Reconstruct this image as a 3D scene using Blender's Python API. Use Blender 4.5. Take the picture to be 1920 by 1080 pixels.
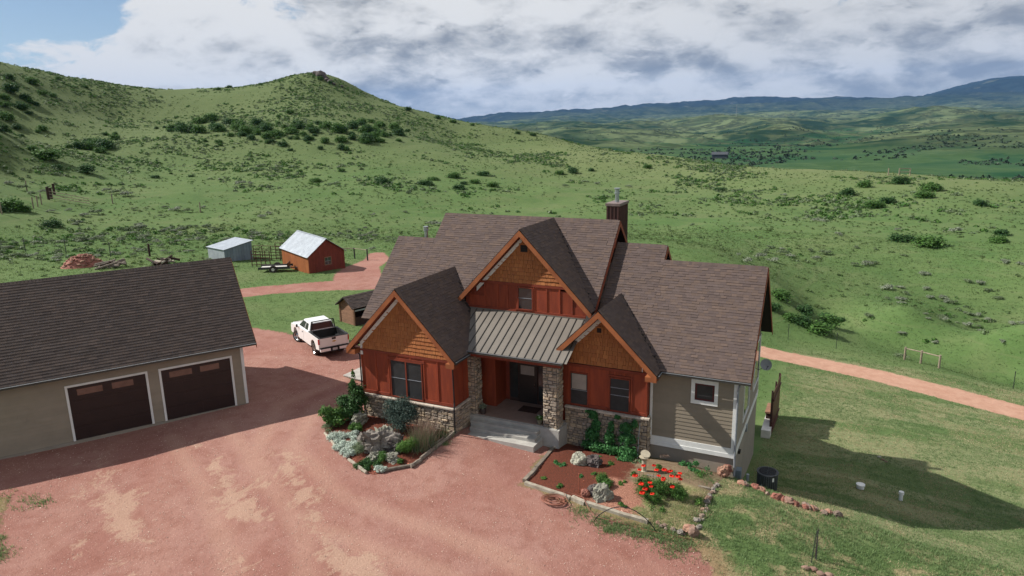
import bpy, bmesh, math, random
import numpy as np
from mathutils import Matrix, Vector
PI = math.pi
random.seed(7)
rng = np.random.default_rng(7)
for _o in list(bpy.data.objects):
    bpy.data.objects.remove(_o)
SC = bpy.context.scene
COL = SC.collection

# ------------------------------------------------------------------ camera
CAM = Vector((10.067, -34.574, 14.301))
pitch, roll, yaw, FPX = 0.230908, 0.020716, -0.453912, 1307.19
fw = Vector((math.sin(yaw) * math.cos(pitch), math.cos(yaw) * math.cos(pitch), -math.sin(pitch)))
rt = Vector((math.cos(yaw), -math.sin(yaw), 0))
up = rt.cross(fw)
CR = rt * math.cos(roll) - up * math.sin(roll)
CU = rt * math.sin(roll) + up * math.cos(roll)
cam = bpy.data.cameras.new('camera')
cam.sensor_width = 36.0
cam.lens = FPX * 36.0 / 1920.0
cam.clip_start = 0.5
cam.clip_end = 60000
cam_o = bpy.data.objects.new('camera', cam)
COL.objects.link(cam_o)
cam_o.matrix_world = Matrix(((CR.x, CU.x, -fw.x, CAM.x), (CR.y, CU.y, -fw.y, CAM.y), (CR.z, CU.z, -fw.z, CAM.z), (0, 0, 0, 1)))
SC.camera = cam_o

# ------------------------------------------------------------------ light
SUN_EL, SUN_TH = math.radians(41.0), math.radians(15.0)     # light travels towards SUN_TH from +X
SUN_STRENGTH, SKY_STRENGTH, EXPOSURE = 5.0, 0.055, 0.55
sd = Vector((math.cos(SUN_TH) * math.cos(SUN_EL), math.sin(SUN_TH) * math.cos(SUN_EL), -math.sin(SUN_EL)))
sun = bpy.data.lights.new('sun', 'SUN')
sun.energy = SUN_STRENGTH
sun.angle = math.radians(0.6)
sun.color = (1.0, 0.955, 0.88)
sun_o = bpy.data.objects.new('sun', sun)
COL.objects.link(sun_o)
sun_o.rotation_euler = sd.to_track_quat('-Z', 'Y').to_euler()
sun_o.location = (-60, -10, 60)

world = bpy.data.worlds.new('World')
SC.world = world
world.use_nodes = True
nt = world.node_tree
nt.nodes.clear()


class NT:
    """small helper to write node trees"""
    def __init__(s, tree): s.t = tree
    def n(s, typ, ins=None, **kw):
        nd = s.t.nodes.new(typ)
        for k, v in kw.items(): setattr(nd, k, v)
        if ins:
            for k, v in ins.items():
                sock = nd.inputs[k]
                if isinstance(v, bpy.types.NodeSocket): s.t.links.new(v, sock)
                else: sock.default_value = v
        return nd
    def math(s, op, a, b=0.0, c=None, clamp=False):
        ins = {0: a, 1: b}
        if c is not None: ins[2] = c
        nd = s.n('ShaderNodeMath', ins, operation=op); nd.use_clamp = clamp
        return nd.outputs[0]
    def mix(s, f, a, b, blend='MIX'):
        nd = s.t.nodes.new('ShaderNodeMix'); nd.data_type = 'RGBA'; nd.blend_type = blend
        for i, v in ((0, f), (6, a), (7, b)):
            if isinstance(v, bpy.types.NodeSocket): s.t.links.new(v, nd.inputs[i])
            else: nd.inputs[i].default_value = v if i == 0 else (v + (1,) if len(v) == 3 else v)
        return nd.outputs[2]
    def noise(s, vec, scale, detail=4, rough=0.55, dist=0.0):
        return s.n('ShaderNodeTexNoise', {'Vector': vec, 'Scale': scale, 'Detail': detail, 'Roughness': rough, 'Distortion': dist}).outputs[0]
    def ramp(s, f, a, b, c=0.0, d=1.0, smooth=True):
        nd = s.n('ShaderNodeMapRange', {0: f, 1: a, 2: b, 3: c, 4: d})
        if smooth: nd.interpolation_type = 'SMOOTHSTEP'
        return nd.outputs[0]


W = NT(nt)
sky = W.n('ShaderNodeTexSky', sky_type='NISHITA', sun_disc=False)
sky.sun_elevation = SUN_EL
to_sun = -sd
sky.sun_rotation = math.atan2(to_sun.x, to_sun.y)
sky.altitude = 1300
sky.air_density = 1.0; sky.dust_density = 0.6; sky.ozone_density = 1.2
tc = W.n('ShaderNodeTexCoord').outputs['Generated']
sep = W.n('ShaderNodeSeparateXYZ', {0: tc})
zc = W.math('MAXIMUM', sep.outputs[2], 0.0)
# cloud layer seen in perspective: direction divided by height
den = W.math('ADD', zc, 0.07)
cx_ = W.math('DIVIDE', sep.outputs[0], den); cy_ = W.math('DIVIDE', sep.outputs[1], den)
layer = W.n('ShaderNodeCombineXYZ', {0: cx_, 1: cy_, 2: 3.1}).outputs[0]
flat = W.n('ShaderNodeMapping', {'Vector': tc, 'Location': (0.43, 0.2, 0.7), 'Scale': (1.0, 1.0, 2.6)}).outputs[0]
def cloudfield(scale_z, loc, sc):
    """puffy cloud density: smooth noise carved by cauliflower cells"""
    p = W.n('ShaderNodeMapping', {'Vector': tc, 'Location': loc, 'Scale': (1.0, 1.0, scale_z)}).outputs[0]
    warp = W.n('ShaderNodeTexNoise', {'Vector': p, 'Scale': sc * 1.6, 'Detail': 3.0}).outputs['Color']
    wv = W.n('ShaderNodeVectorMath', {0: warp, 1: (0.5, 0.5, 0.5)}, operation='SUBTRACT').outputs[0]
    wv = W.n('ShaderNodeVectorMath', {0: wv, 'Scale': 0.09}, operation='SCALE').outputs[0]
    q = W.n('ShaderNodeVectorMath', {0: p, 1: wv}, operation='ADD').outputs[0]
    base = W.noise(q, sc, 10, 0.58, 0.0)
    vo = W.n('ShaderNodeTexVoronoi', {'Vector': q, 'Scale': sc * 3.2, 'Detail': 3.0, 'Roughness': 0.55, 'Lacunarity': 2.1}, feature='F1').outputs['Distance']
    puff = W.ramp(vo, 0.75, 0.1, 0.0, 1.0, False)
    return W.math('ADD', W.math('MULTIPLY', base, 0.86), W.math('MULTIPLY', puff, 0.14))


CZ = 2.3
L0 = (0.43, 0.2, 0.7)
d0 = cloudfield(CZ, L0, 5.6)
d1 = cloudfield(CZ, (L0[0] + 0.02, L0[1], L0[2] + 0.060), 5.6)     # the same field a little higher up and sunward
big = W.noise(W.n('ShaderNodeMapping', {'Vector': tc, 'Location': (2.0, 0.7, 1.3), 'Scale': (1.0, 1.0, 3.0)}).outputs[0], 3.0, 4, 0.55, 0.3)
fine = W.noise(W.n('ShaderNodeMapping', {'Vector': tc, 'Location': (0.3, 1.7, 0.3), 'Scale': (1.0, 1.0, 2.0)}).outputs[0], 16.0, 7, 0.6, 0.3)
side = W.n('ShaderNodeVectorMath', {0: tc, 1: (0.90, 0.44, 0.0)}, operation='DOT_PRODUCT').outputs['Value']
# the deck thickens towards the mountains (north-east) and near the horizon
bias = W.ramp(side, -0.53, -0.24, -0.06, 0.21)
low = W.ramp(zc, 0.085, 0.150, 0.20, 0.0)
hi = W.ramp(zc, 0.25, 0.8, 0.0, -0.06)
cov = W.math('ADD', d0, W.math('ADD', W.math('ADD', bias, low), W.math('ADD', hi, W.math('MULTIPLY', W.math('SUBTRACT', big, 0.5), 0.25))))
cover = W.ramp(cov, 0.505, 0.575)
rel = W.math('SUBTRACT', d0, d1)
sh = W.math('ADD', W.math('MULTIPLY', rel, 4.8), W.math('ADD', W.math('MULTIPLY', W.math('SUBTRACT', big, 0.5), -1.15), W.math('MULTIPLY', W.math('SUBTRACT', fine, 0.5), 1.3)))
thick = W.ramp(cov, 0.56, 0.86, 0.30, -0.18)
sh = W.math('ADD', W.math('ADD', sh, thick), W.ramp(side, -0.55, -0.05, 0.34, 0.12))
shf = W.ramp(sh, -0.85, 0.50)
shf = W.math('MULTIPLY', shf, W.ramp(side, 0.0, 0.45, 1.0, 0.80))
cl = W.mix(shf, (0.175, 0.185, 0.197), (0.560, 0.556, 0.545))
skyc = W.mix(1.0, sky.outputs[0], (SKY_STRENGTH * 1.1,) * 3, 'MULTIPLY')
skyc = W.mix(W.ramp(zc, 0.0, 0.14, 0.65, 0.10), skyc, (0.32, 0.39, 0.46))
cl = W.mix(W.ramp(zc, 0.0, 0.05, 0.45, 0.0), cl, (0.29, 0.32, 0.35))
col = W.mix(cover, skyc, cl)
world.cycles.sampling_method = 'MANUAL'
world.cycles.sample_map_resolution = 256
bg = W.n('ShaderNodeBackground', {'Color': col, 'Strength': 1.0})
wo = W.n('ShaderNodeOutputWorld')
nt.links.new(bg.outputs[0], wo.inputs[0])
SC.view_settings.view_transform = 'Standard'
SC.view_settings.look = 'None'
SC.view_settings.gamma = 1.0
SC.view_settings.use_curve_mapping = False
SC.view_settings.exposure = EXPOSURE
SC.render.engine = 'CYCLES'
SC.cycles.max_bounces = 4
SC.cycles.volume_bounces = 0
SC.cycles.transparent_max_bounces = 8

# ------------------------------------------------------------------ materials
MATS = {}


def new_mat(name):
    m = bpy.data.materials.new(name); m.use_nodes = True
    t = m.node_tree; t.nodes.clear()
    N = NT(t)
    out = N.n('ShaderNodeOutputMaterial')
    b = N.n('ShaderNodeBsdfPrincipled')
    t.links.new(b.outputs[0], out.inputs[0])
    MATS[name] = m
    return m, N, b


def tone_value(N):
    a = N.n('ShaderNodeAttribute', attribute_name='tone').outputs['Fac']
    r = N.n('ShaderNodeObjectInfo').outputs['Random']
    return N.math('FRACT', N.math('ADD', a, r))


def M(name, c1, c2=None, scale=3.0, rough=0.8, bump=0.0, bscale=20.0, tone=0.0, tcol=None, metal=0.0, spec=0.3, stretch=None, dirt=0.0, coat=0.0):
    """two-colour noise material; tone = random brightness range per piece; tcol = second colour chosen per piece"""
    if name in MATS: return MATS[name]
    m, N, b = new_mat(name)
    pos = N.n('ShaderNodeNewGeometry').outputs['Position']
    if stretch: pos = N.n('ShaderNodeMapping', {'Vector': pos, 'Scale': stretch}).outputs[0]
    c2 = c2 or tuple(x * 0.8 for x in c1)
    n = N.noise(pos, scale, 6, 0.6)
    c = N.mix(N.ramp(n, 0.3, 0.7), c1, c2)
    if tone or tcol:
        tv = tone_value(N)
        if tcol: c = N.mix(N.ramp(tv, 0.35, 0.95), c, tcol)
        tv2 = N.math('FRACT', N.math('MULTIPLY', tv, 7.31))
        g = N.math('ADD', N.math('MULTIPLY', tv2, 2 * tone), 1 - tone)
        gc = N.n('ShaderNodeCombineColor', {0: g, 1: g, 2: g}).outputs[0]
        c = N.mix(1.0, c, gc, 'MULTIPLY')
    if dirt:
        dn = N.noise(pos, scale * 0.35, 5, 0.65)
        c = N.mix(N.math('MULTIPLY', N.ramp(dn, 0.52, 0.72), dirt), c, tuple(x * 0.55 for x in c1))
    N.t.links.new(c, b.inputs['Base Color'])
    b.inputs['Roughness'].default_value = rough
    b.inputs['Metallic'].default_value = metal
    b.inputs['Specular IOR Level'].default_value = spec
    if coat: b.inputs['Coat Weight'].default_value = coat; b.inputs['Coat Roughness'].default_value = 0.05
    if bump:
        bn = N.noise(pos, bscale, 5, 0.65)
        bp = N.n('ShaderNodeBump', {'Height': bn, 'Strength': bump, 'Distance': 0.02})
        N.t.links.new(bp.outputs[0], b.inputs['Normal'])
    return m


def leafM(name, c1, c2, tone=0.35, rough=0.6, trans=0.25):
    m, N, b = new_mat(name)
    tv = tone_value(N)
    c = N.mix(tv, c1, c2)
    g = N.math('ADD', N.math('MULTIPLY', N.math('FRACT', N.math('MULTIPLY', tv, 13.7)), 2 * tone), 1 - tone)
    gc = N.n('ShaderNodeCombineColor', {0: g, 1: g, 2: g}).outputs[0]
    c = N.mix(1.0, c, gc, 'MULTIPLY')
    N.t.links.new(c, b.inputs['Base Color'])
    b.inputs['Roughness'].default_value = rough
    b.inputs['Specular IOR Level'].default_value = 0.2
    if trans:
        tr = N.n('ShaderNodeBsdfTranslucent', {'Color': c})
        mx = N.n('ShaderNodeMixShader', {0: trans, 1: b.outputs[0], 2: tr.outputs[0]})
        out = [x for x in N.t.nodes if x.type == 'OUTPUT_MATERIAL'][0]
        N.t.links.new(mx.outputs[0], out.inputs[0])
    return m


M('shingle', (0.100, 0.075, 0.068), (0.092, 0.068, 0.062), 1.0, 0.92, 0.4, 90, tone=0.11, tcol=(0.112, 0.080, 0.066), spec=0.15)
M('shingle_garage', (0.080, 0.064, 0.058), (0.070, 0.056, 0.051), 1.2, 0.92, 0.4, 90, tone=0.12, tcol=(0.090, 0.069, 0.060), spec=0.15)
M('roof_edge', (0.030, 0.024, 0.022), None, 4, 0.85)
M('red_stain', (0.285, 0.055, 0.022), (0.20, 0.038, 0.018), 1.6, 0.6, 0.3, 30, tone=0.14, stretch=(3, 3, 0.5), dirt=0.45)
M('red_trim', (0.22, 0.042, 0.020), (0.16, 0.032, 0.016), 2.5, 0.6, 0.3, 30, dirt=0.3)
M('shake', (0.38, 0.145, 0.047), (0.33, 0.118, 0.038), 1.4, 0.75, 0.3, 40, tone=0.09, tcol=(0.32, 0.11, 0.036), dirt=0.15)
M('barge', (0.34, 0.115, 0.042), (0.24, 0.075, 0.028), 1.3, 0.65, 0.3, 30, dirt=0.35)
M('barge_red', (0.25, 0.062, 0.028), (0.19, 0.045, 0.022), 1.3, 0.65, 0.3, 30, dirt=0.35)
M('siding', (0.245, 0.205, 0.155), (0.215, 0.18, 0.137), 1.2, 0.8, 0.15, 40, tone=0.05, dirt=0.18)
M('stucco', (0.28, 0.245, 0.20), (0.24, 0.21, 0.172), 1.0, 0.9, 0.4, 60, dirt=0.3)
M('white_paint', (0.70, 0.70, 0.68), (0.62, 0.62, 0.60), 1.8, 0.6, 0.1, 40, dirt=0.18)
M('stone', (0.34, 0.285, 0.225), (0.26, 0.215, 0.175), 6, 0.9, 0.9, 38, tone=0.30, tcol=(0.40, 0.31, 0.215), dirt=0.4)
M('mortar', (0.13, 0.115, 0.10), (0.09, 0.08, 0.07), 8, 0.95, 0.6, 60)
M('ledge', (0.50, 0.44, 0.37), (0.40, 0.34, 0.28), 4, 0.85, 0.6, 40, tone=0.12)
M('concrete', (0.40, 0.385, 0.35), (0.32, 0.305, 0.28), 2.5, 0.9, 0.3, 60, dirt=0.4)
M('porch_tile', (0.26, 0.18, 0.145), (0.22, 0.15, 0.12), 3, 0.7, 0.2, 40)
M('metal_roof', (0.165, 0.145, 0.122), (0.135, 0.118, 0.10), 0.7, 0.5, 0.0, 10, tone=0.05, metal=0.0, spec=0.45, dirt=0.2)
M('metal_seam', (0.045, 0.04, 0.035), None, 2, 0.5, spec=0.5)
M('gutter', (0.035, 0.036, 0.032), (0.05, 0.052, 0.045), 3, 0.45, spec=0.5)
M('dark_interior', (0.012, 0.012, 0.013), None, 2, 0.6)
M('door', (0.014, 0.012, 0.012), (0.02, 0.016, 0.015), 2, 0.35, spec=0.5)
M('garage_door', (0.028, 0.014, 0.012), (0.022, 0.011, 0.010), 2, 0.45, 0.1, 30, tone=0.06, spec=0.4)
M('garage_pane', (0.16, 0.085, 0.065), (0.12, 0.065, 0.05), 2.5, 0.25, spec=0.6)
M('garage_siding', (0.285, 0.240, 0.185), (0.25, 0.212, 0.163), 1.2, 0.85, 0.15, 40, tone=0.04, dirt=0.15)
M('glass', (0.030, 0.034, 0.035), (0.022, 0.026, 0.027), 2, 0.07, spec=0.8)
M('screen', (0.026, 0.027, 0.028), (0.036, 0.037, 0.038), 3, 0.5)
M('blind', (0.30, 0.28, 0.25), (0.25, 0.235, 0.21), 3, 0.35, spec=0.6)
M('maroon', (0.085, 0.020, 0.020), (0.065, 0.016, 0.016), 2, 0.5)
M('galvanised', (0.42, 0.46, 0.50), (0.34, 0.37, 0.41), 1.4, 0.5, 0.1, 20, metal=0.35, spec=0.5, dirt=0.2)
M('flue_steel', (0.50, 0.53, 0.56), (0.36, 0.39, 0.42), 5, 0.3, metal=0.8)
M('grey_metal', (0.20, 0.245, 0.29), (0.15, 0.19, 0.235), 1.0, 0.55, 0.1, 20, tone=0.1, dirt=0.25)
M('chimney_brown', (0.085, 0.038, 0.030), (0.065, 0.03, 0.025), 2, 0.6, tone=0.1)
M('chimney_cap', (0.20, 0.15, 0.14), (0.15, 0.11, 0.10), 3, 0.5)
M('shed_orange', (0.36, 0.125, 0.040), (0.28, 0.09, 0.03), 2, 0.75, 0.3, 30, tone=0.14, stretch=(2, 2, 0.5))
M('shed_red', (0.20, 0.038, 0.024), (0.15, 0.03, 0.02), 2, 0.75, 0.3, 30, tone=0.10)
M('weathered_plank', (0.25, 0.135, 0.082), (0.16, 0.085, 0.055), 3, 0.85, 0.4, 30, tone=0.18, stretch=(1, 1, 4))
M('grey_wood', (0.23, 0.195, 0.155), (0.13, 0.105, 0.085), 5, 0.9, 0.7, 30, tone=0.15, stretch=(1, 1, 1))
M('pale_timber', (0.40, 0.36, 0.29), (0.26, 0.22, 0.17), 4, 0.9, 0.6, 30, tone=0.1)
M('post_wood', (0.30, 0.25, 0.18), (0.20, 0.16, 0.12), 5, 0.9, 0.4, 30, tone=0.15)
M('dark_wood', (0.055, 0.028, 0.022), (0.035, 0.02, 0.016), 4, 0.8, 0.3, 30)
M('rust', (0.10, 0.05, 0.035), (0.06, 0.03, 0.022), 6, 0.8, 0.3, 30)
M('dark_metal', (0.03, 0.03, 0.032), (0.045, 0.045, 0.047), 5, 0.5, spec=0.5)
M('post_green', (0.045, 0.06, 0.04), None, 5, 0.7)
M('pvc', (0.75, 0.75, 0.73), (0.68, 0.68, 0.66), 6, 0.4, dirt=0.2)
M('rock_grey', (0.27, 0.24, 0.205), (0.12, 0.105, 0.095), 5, 0.95, 1.0, 12, dirt=0.5)
M('rock_lichen', (0.30, 0.30, 0.23), (0.16, 0.15, 0.13), 9, 0.95, 1.0, 22, dirt=0.5)
M('rock_pale', (0.36, 0.36, 0.28), (0.27, 0.26, 0.21), 6, 0.95, 0.8, 22, dirt=0.3)
M('rock_dark', (0.12, 0.10, 0.095), (0.07, 0.06, 0.055), 9, 0.95, 1.0, 18, dirt=0.4)
M('rock_red', (0.26, 0.105, 0.078), (0.18, 0.075, 0.055), 6, 0.9, 0.7, 25, tone=0.2)
M('rock_ochre', (0.31, 0.19, 0.13), (0.25, 0.115, 0.085), 6, 0.9, 0.7, 25, tone=0.15)
M('rock_tan', (0.25, 0.19, 0.15), (0.17, 0.125, 0.10), 8, 0.9, 0.7, 25, tone=0.28, tcol=(0.24, 0.145, 0.11))
M('truck_white', (0.78, 0.78, 0.77), (0.74, 0.74, 0.73), 2, 0.25, spec=0.5, coat=0.6)
M('tailgate_paint', (0.78, 0.76, 0.75), (0.74, 0.72, 0.71), 2, 0.28, spec=0.5, coat=0.5)
M('black_plastic', (0.012, 0.012, 0.013), (0.018, 0.018, 0.019), 5, 0.5)
M('tyre', (0.030, 0.027, 0.025), (0.06, 0.045, 0.038), 6, 0.9)
M('chrome', (0.62, 0.62, 0.63), None, 5, 0.25, metal=0.9)
M('tail_light', (0.42, 0.015, 0.02), (0.35, 0.012, 0.015), 9, 0.2, spec=0.6, coat=0.5)
M('gold', (0.55, 0.36, 0.10), None, 5, 0.3, metal=0.6)
M('plate', (0.45, 0.47, 0.48), None, 20, 0.4)
M('dish_grey', (0.24, 0.255, 0.28), None, 3, 0.5)
M('hose', (0.26, 0.10, 0.065), (0.20, 0.08, 0.055), 8, 0.5, tone=0.1)
M('copper_pipe', (0.30, 0.10, 0.06), None, 4, 0.5)
M('birdbath', (0.42, 0.37, 0.27), (0.33, 0.29, 0.215), 6, 0.8, 0.4, 30, dirt=0.3)
M('terracotta', (0.06, 0.045, 0.04), None, 6, 0.7)
M('pot_olive', (0.17, 0.16, 0.11), None, 6, 0.7)
M('deck_white', (0.62, 0.60, 0.56), None, 3, 0.6)
M('bark', (0.10, 0.075, 0.055), (0.06, 0.045, 0.035), 10, 0.95, 0.5, 30)
M('ac_grey', (0.055, 0.06, 0.068), (0.045, 0.05, 0.056), 3, 0.5, tone=0.05)
M('snow', (0.75, 0.78, 0.82), None, 3, 0.8)
leafM('leaf_green', (0.045, 0.115, 0.022), (0.085, 0.170, 0.038))
leafM('leaf_dark', (0.028, 0.078, 0.022), (0.055, 0.120, 0.034))
leafM('leaf_bluegreen', (0.034, 0.062, 0.048), (0.070, 0.105, 0.085), trans=0.15)
leafM('leaf_sage', (0.165, 0.200, 0.135), (0.245, 0.270, 0.195), trans=0.15)
leafM('leaf_sage_dull', (0.105, 0.155, 0.070), (0.165, 0.205, 0.115), trans=0.2)
leafM('leaf_silver', (0.34, 0.42, 0.35), (0.56, 0.62, 0.54), trans=0.1)
leafM('leaf_lime', (0.075, 0.17, 0.030), (0.12, 0.22, 0.05))
leafM('leaf_vine', (0.035, 0.125, 0.038), (0.07, 0.20, 0.06))
leafM('blade_green', (0.135, 0.225, 0.085), (0.210, 0.280, 0.125), tone=0.2, trans=0.45)
leafM('blade_meadow', (0.095, 0.160, 0.052), (0.145, 0.195, 0.080), tone=0.15, trans=0.5)
leafM('blade_dry', (0.34, 0.29, 0.17), (0.46, 0.39, 0.24), tone=0.2, trans=0.3)
leafM('poppy_red', (0.62, 0.022, 0.012), (0.75, 0.045, 0.02), tone=0.15, trans=0.25)
leafM('dry_stem', (0.20, 0.14, 0.10), (0.32, 0.22, 0.17), trans=0.1)
leafM('bark_chip', (0.40, 0.135, 0.085), (0.12, 0.035, 0.025), trans=0.0, tone=0.5)
leafM('pebble', (0.36, 0.19, 0.145), (0.50, 0.38, 0.31), trans=0.0, tone=0.3)
leafM('pebble_pale', (0.52, 0.33, 0.25), (0.40, 0.17, 0.12), trans=0.0, tone=0.25)
leafM('far_tree', (0.016, 0.034, 0.016), (0.028, 0.050, 0.024), trans=0.0)

# ------------------------------------------------------------------ object helpers
WM = {}


def link(name, data, parent=None, basis=None):
    o = bpy.data.objects.new(name, data)
    COL.objects.link(o)
    b = basis or Matrix.Identity(4)
    if parent is not None:
        o.parent = parent
        o.matrix_parent_inverse = WM[parent.name].inverted()
    o.matrix_basis = b
    WM[o.name] = b.copy()
    return o


def tag(o, label=None, cat=None, group=None, kind=None):
    if label: o['label'] = label
    if cat: o['category'] = cat
    if group: o['group'] = group
    if kind: o['kind'] = kind
    return o


def thing(name, label, cat, loc=(0, 0, 0), rz=0.0, group=None):
    o = link(name, None, None, Matrix.Translation(Vector(loc)) @ Matrix.Rotation(rz, 4, 'Z'))
    o.empty_display_size = 0.3
    return tag(o, label, cat, group)


def mesh_np(name, V, F, mats, tone=None, smooth=False, fmat=None):
    """V (n,3) array, F (m,k) array with constant k"""
    V = np.asarray(V, dtype=np.float32); F = np.asarray(F, dtype=np.int32)
    me = bpy.data.meshes.new(name)
    k = F.shape[1]
    me.vertices.add(len(V)); me.vertices.foreach_set('co', V.ravel())
    me.loops.add(F.size); me.loops.foreach_set('vertex_index', F.ravel())
    me.polygons.add(len(F))
    me.polygons.foreach_set('loop_start', np.arange(0, F.size, k, dtype=np.int32))
    me.polygons.foreach_set('loop_total', np.full(len(F), k, dtype=np.int32))
    if smooth: me.polygons.foreach_set('use_smooth', np.ones(len(F), dtype=bool))
    if fmat is not None: me.polygons.foreach_set('material_index', np.asarray(fmat, dtype=np.int32))
    for m in (mats if isinstance(mats, (list, tuple)) else [mats]): me.materials.append(MATS[m])
    if tone is not None:
        a = me.attributes.new('tone', 'FLOAT', 'FACE'); a.data.foreach_set('value', np.asarray(tone, dtype=np.float32))
    me.update(calc_edges=True)
    return me


class MB:
    def __init__(s): s.v = []; s.f = []; s.t = []
    def add(s, vs, fs, M4=None, tone=0.0):
        n = len(s.v)
        if M4 is not None: vs = [M4 @ Vector(v) for v in vs]
        s.v += [tuple(v) for v in vs]; s.f += [tuple(i + n for i in f) for f in fs]; s.t += [tone] * len(fs)
        return s
    def box(s, x0, x1, y0, y1, z0, z1, M4=None, tone=0.0):
        vs = [(x0, y0, z0), (x1, y0, z0), (x1, y1, z0), (x0, y1, z0), (x0, y0, z1), (x1, y0, z1), (x1, y1, z1), (x0, y1, z1)]
        return s.add(vs, BOXF, M4, tone)
    def bar(s, a, b, w, h=None, upv=(0, 0, 1), tone=0.0, taper=1.0):
        """box beam from a to b, width w and height h"""
        a = Vector(a); b = Vector(b); d = (b - a).normalized(); h = h or w
        u = Vector(upv)
        if abs(d.dot(u)) > 0.98: u = Vector((0, 1, 0))
        sx = d.cross(u).normalized(); sz = sx.cross(d).normalized()
        vs = []
        for p, k in ((a, 1.0), (b, taper)):
            for q, r in ((-1, -1), (1, -1), (1, 1), (-1, 1)): vs.append(p + sx * (q * w / 2 * k) + sz * (r * h / 2 * k))
        return s.add(vs, [(0, 1, 5, 4), (1, 2, 6, 5), (2, 3, 7, 6), (3, 0, 4, 7), (3, 2, 1, 0), (4, 5, 6, 7)], None, tone)
    def tube(s, pts, r, n=8, tone=0.0, caps=True):
        pts = [Vector(p) for p in pts]; N0 = len(s.v); rs = r if isinstance(r, (list, tuple)) else [r] * len(pts)
        ref = Vector((0.123, 0.456, 0.88))
        vs = []
        for i, p in enumerate(pts):
            d = (pts[min(i + 1, len(pts) - 1)] - pts[max(i - 1, 0)]).normalized()
            if abs(d.dot(ref)) > 0.97: ref = Vector((1, 0, 0))
            a = d.cross(ref).normalized(); b = a.cross(d)
            for k in range(n):
                t = 2 * PI * k / n; vs.append(p + a * (math.cos(t) * rs[i]) + b * (math.sin(t) * rs[i]))
        fs = []
        for i in range(len(pts) - 1):
            for k in range(n): fs.append((i * n + k, i * n + (k + 1) % n, (i + 1) * n + (k + 1) % n, (i + 1) * n + k))
        if caps: fs.append(tuple(range(n))[::-1]); fs.append(tuple((len(pts) - 1) * n + k for k in range(n)))
        return s.add(vs, fs, None, tone)
    def prism(s, poly, d, tone=0.0):
        """poly = list of 3-D points (planar), extruded by vector d"""
        n = len(poly); d = Vector(d); P = [Vector(p) for p in poly]
        vs = P + [p + d for p in P]
        fs = [tuple(range(n)), tuple(range(2 * n - 1, n - 1, -1))] + [(i + n, (i + 1) % n + n, (i + 1) % n, i) for i in range(n)]
        return s.add(vs, fs, None, tone)
    def mesh(s, name, mat, smooth=False):
        me = bpy.data.meshes.new(name); me.from_pydata(s.v, [], s.f)
        for m in (mat if isinstance(mat, (list, tuple)) else [mat]): me.materials.append(MATS[m])
        a = me.attributes.new('tone', 'FLOAT', 'FACE'); a.data.foreach_set('value', s.t)
        if smooth: me.polygons.foreach_set('use_smooth', [True] * len(me.polygons))
        bm = bmesh.new(); bm.from_mesh(me); bmesh.ops.recalc_face_normals(bm, faces=bm.faces); bm.to_mesh(me); bm.free()
        return me
    def build(s, name, mat, parent=None, smooth=False, bevel=0.0, basis=None, **tg):
        o = link(name, s.mesh(name, mat, smooth), parent, basis)
        if bevel:
            md = o.modifiers.new('bevel', 'BEVEL'); md.width = bevel; md.segments = 2; md.limit_method = 'ANGLE'
        tag(o, **tg)
        return o


BOXF = [(3, 2, 1, 0), (4, 5, 6, 7), (0, 1, 5, 4), (1, 2, 6, 5), (2, 3, 7, 6), (3, 0, 4, 7)]


def copy_tree(o, parent=None):
    c = o.copy(); COL.objects.link(c)
    if parent is not None: c.parent = parent
    WM[c.name] = WM[o.name].copy()
    for ch in o.children: copy_tree(ch, c)
    return c


CAMN = np.array(CAM)


def px_size(p, size):
    """how large a piece shows: size over distance, 0 outside the frame"""
    d = Vector(p) - CAM; z = d.dot(fw)
    if z < 1: return 0.0
    u = abs(d.dot(CR) / z * FPX); v = abs(d.dot(CU) / z * FPX)
    if u > 980 or v > 560: return size / z * 0.001
    return size / z


def emit(parent, name, pieces, mat, limit=300, merge_name=None, stuff_name=None):
    """pieces = list of (key, (verts, faces), matrix, size). The largest in view become parts of their own, the rest one joined part."""
    pcs = sorted(pieces, key=lambda p: -px_size(p[2].translation, p[3]))
    cache = {}
    for key, geo, M4, size in pcs[:limit]:
        me = cache.get(key)
        if me is None:
            me = bpy.data.meshes.new(name); me.from_pydata([tuple(v) for v in geo[0]], [], geo[1]); me.materials.append(MATS[mat]); cache[key] = me
        link(name, me, parent, M4)
    rest = pcs[limit:]
    if rest:
        b = MB()
        for key, geo, M4, size in rest: b.add(geo[0], geo[1], M4, random.random())
        me = bpy.data.meshes.new(name); me.from_pydata(b.v, [], b.f); me.materials.append(MATS[mat])
        a = me.attributes.new('tone', 'FLOAT', 'FACE'); a.data.foreach_set('value', b.t)
        o = link(name, me, parent); o['kind'] = 'stuff'


def frame(o, ex, ey, ez):
    ex, ey, ez = Vector(ex), Vector(ey), Vector(ez)
    return Matrix(((ex.x, ey.x, ez.x, o[0]), (ex.y, ey.y, ez.y, o[1]), (ex.z, ey.z, ez.z, o[2]), (0, 0, 0, 1)))


_tab = {}


def tab_geo(w, h, t0, t1):
    """butt-edged shingle: x 0..w, y 0..h up the slope, z thickness t0 at the butt and t1 at the top"""
    k = (round(w, 2), round(h, 2), round(t0, 3), round(t1, 3))
    if k not in _tab:
        w, h = k[0], k[1]
        _tab[k] = ([(0, 0, -0.01), (w, 0, -0.01), (w, 0, t0), (0, 0, t0), (0, h, t1), (w, h, t1), (0, h, -0.01), (w, h, -0.01)],
                   [(0, 1, 2, 3), (3, 2, 5, 4), (0, 3, 4, 6), (1, 7, 5, 2)])
    return k, _tab[k]


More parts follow.
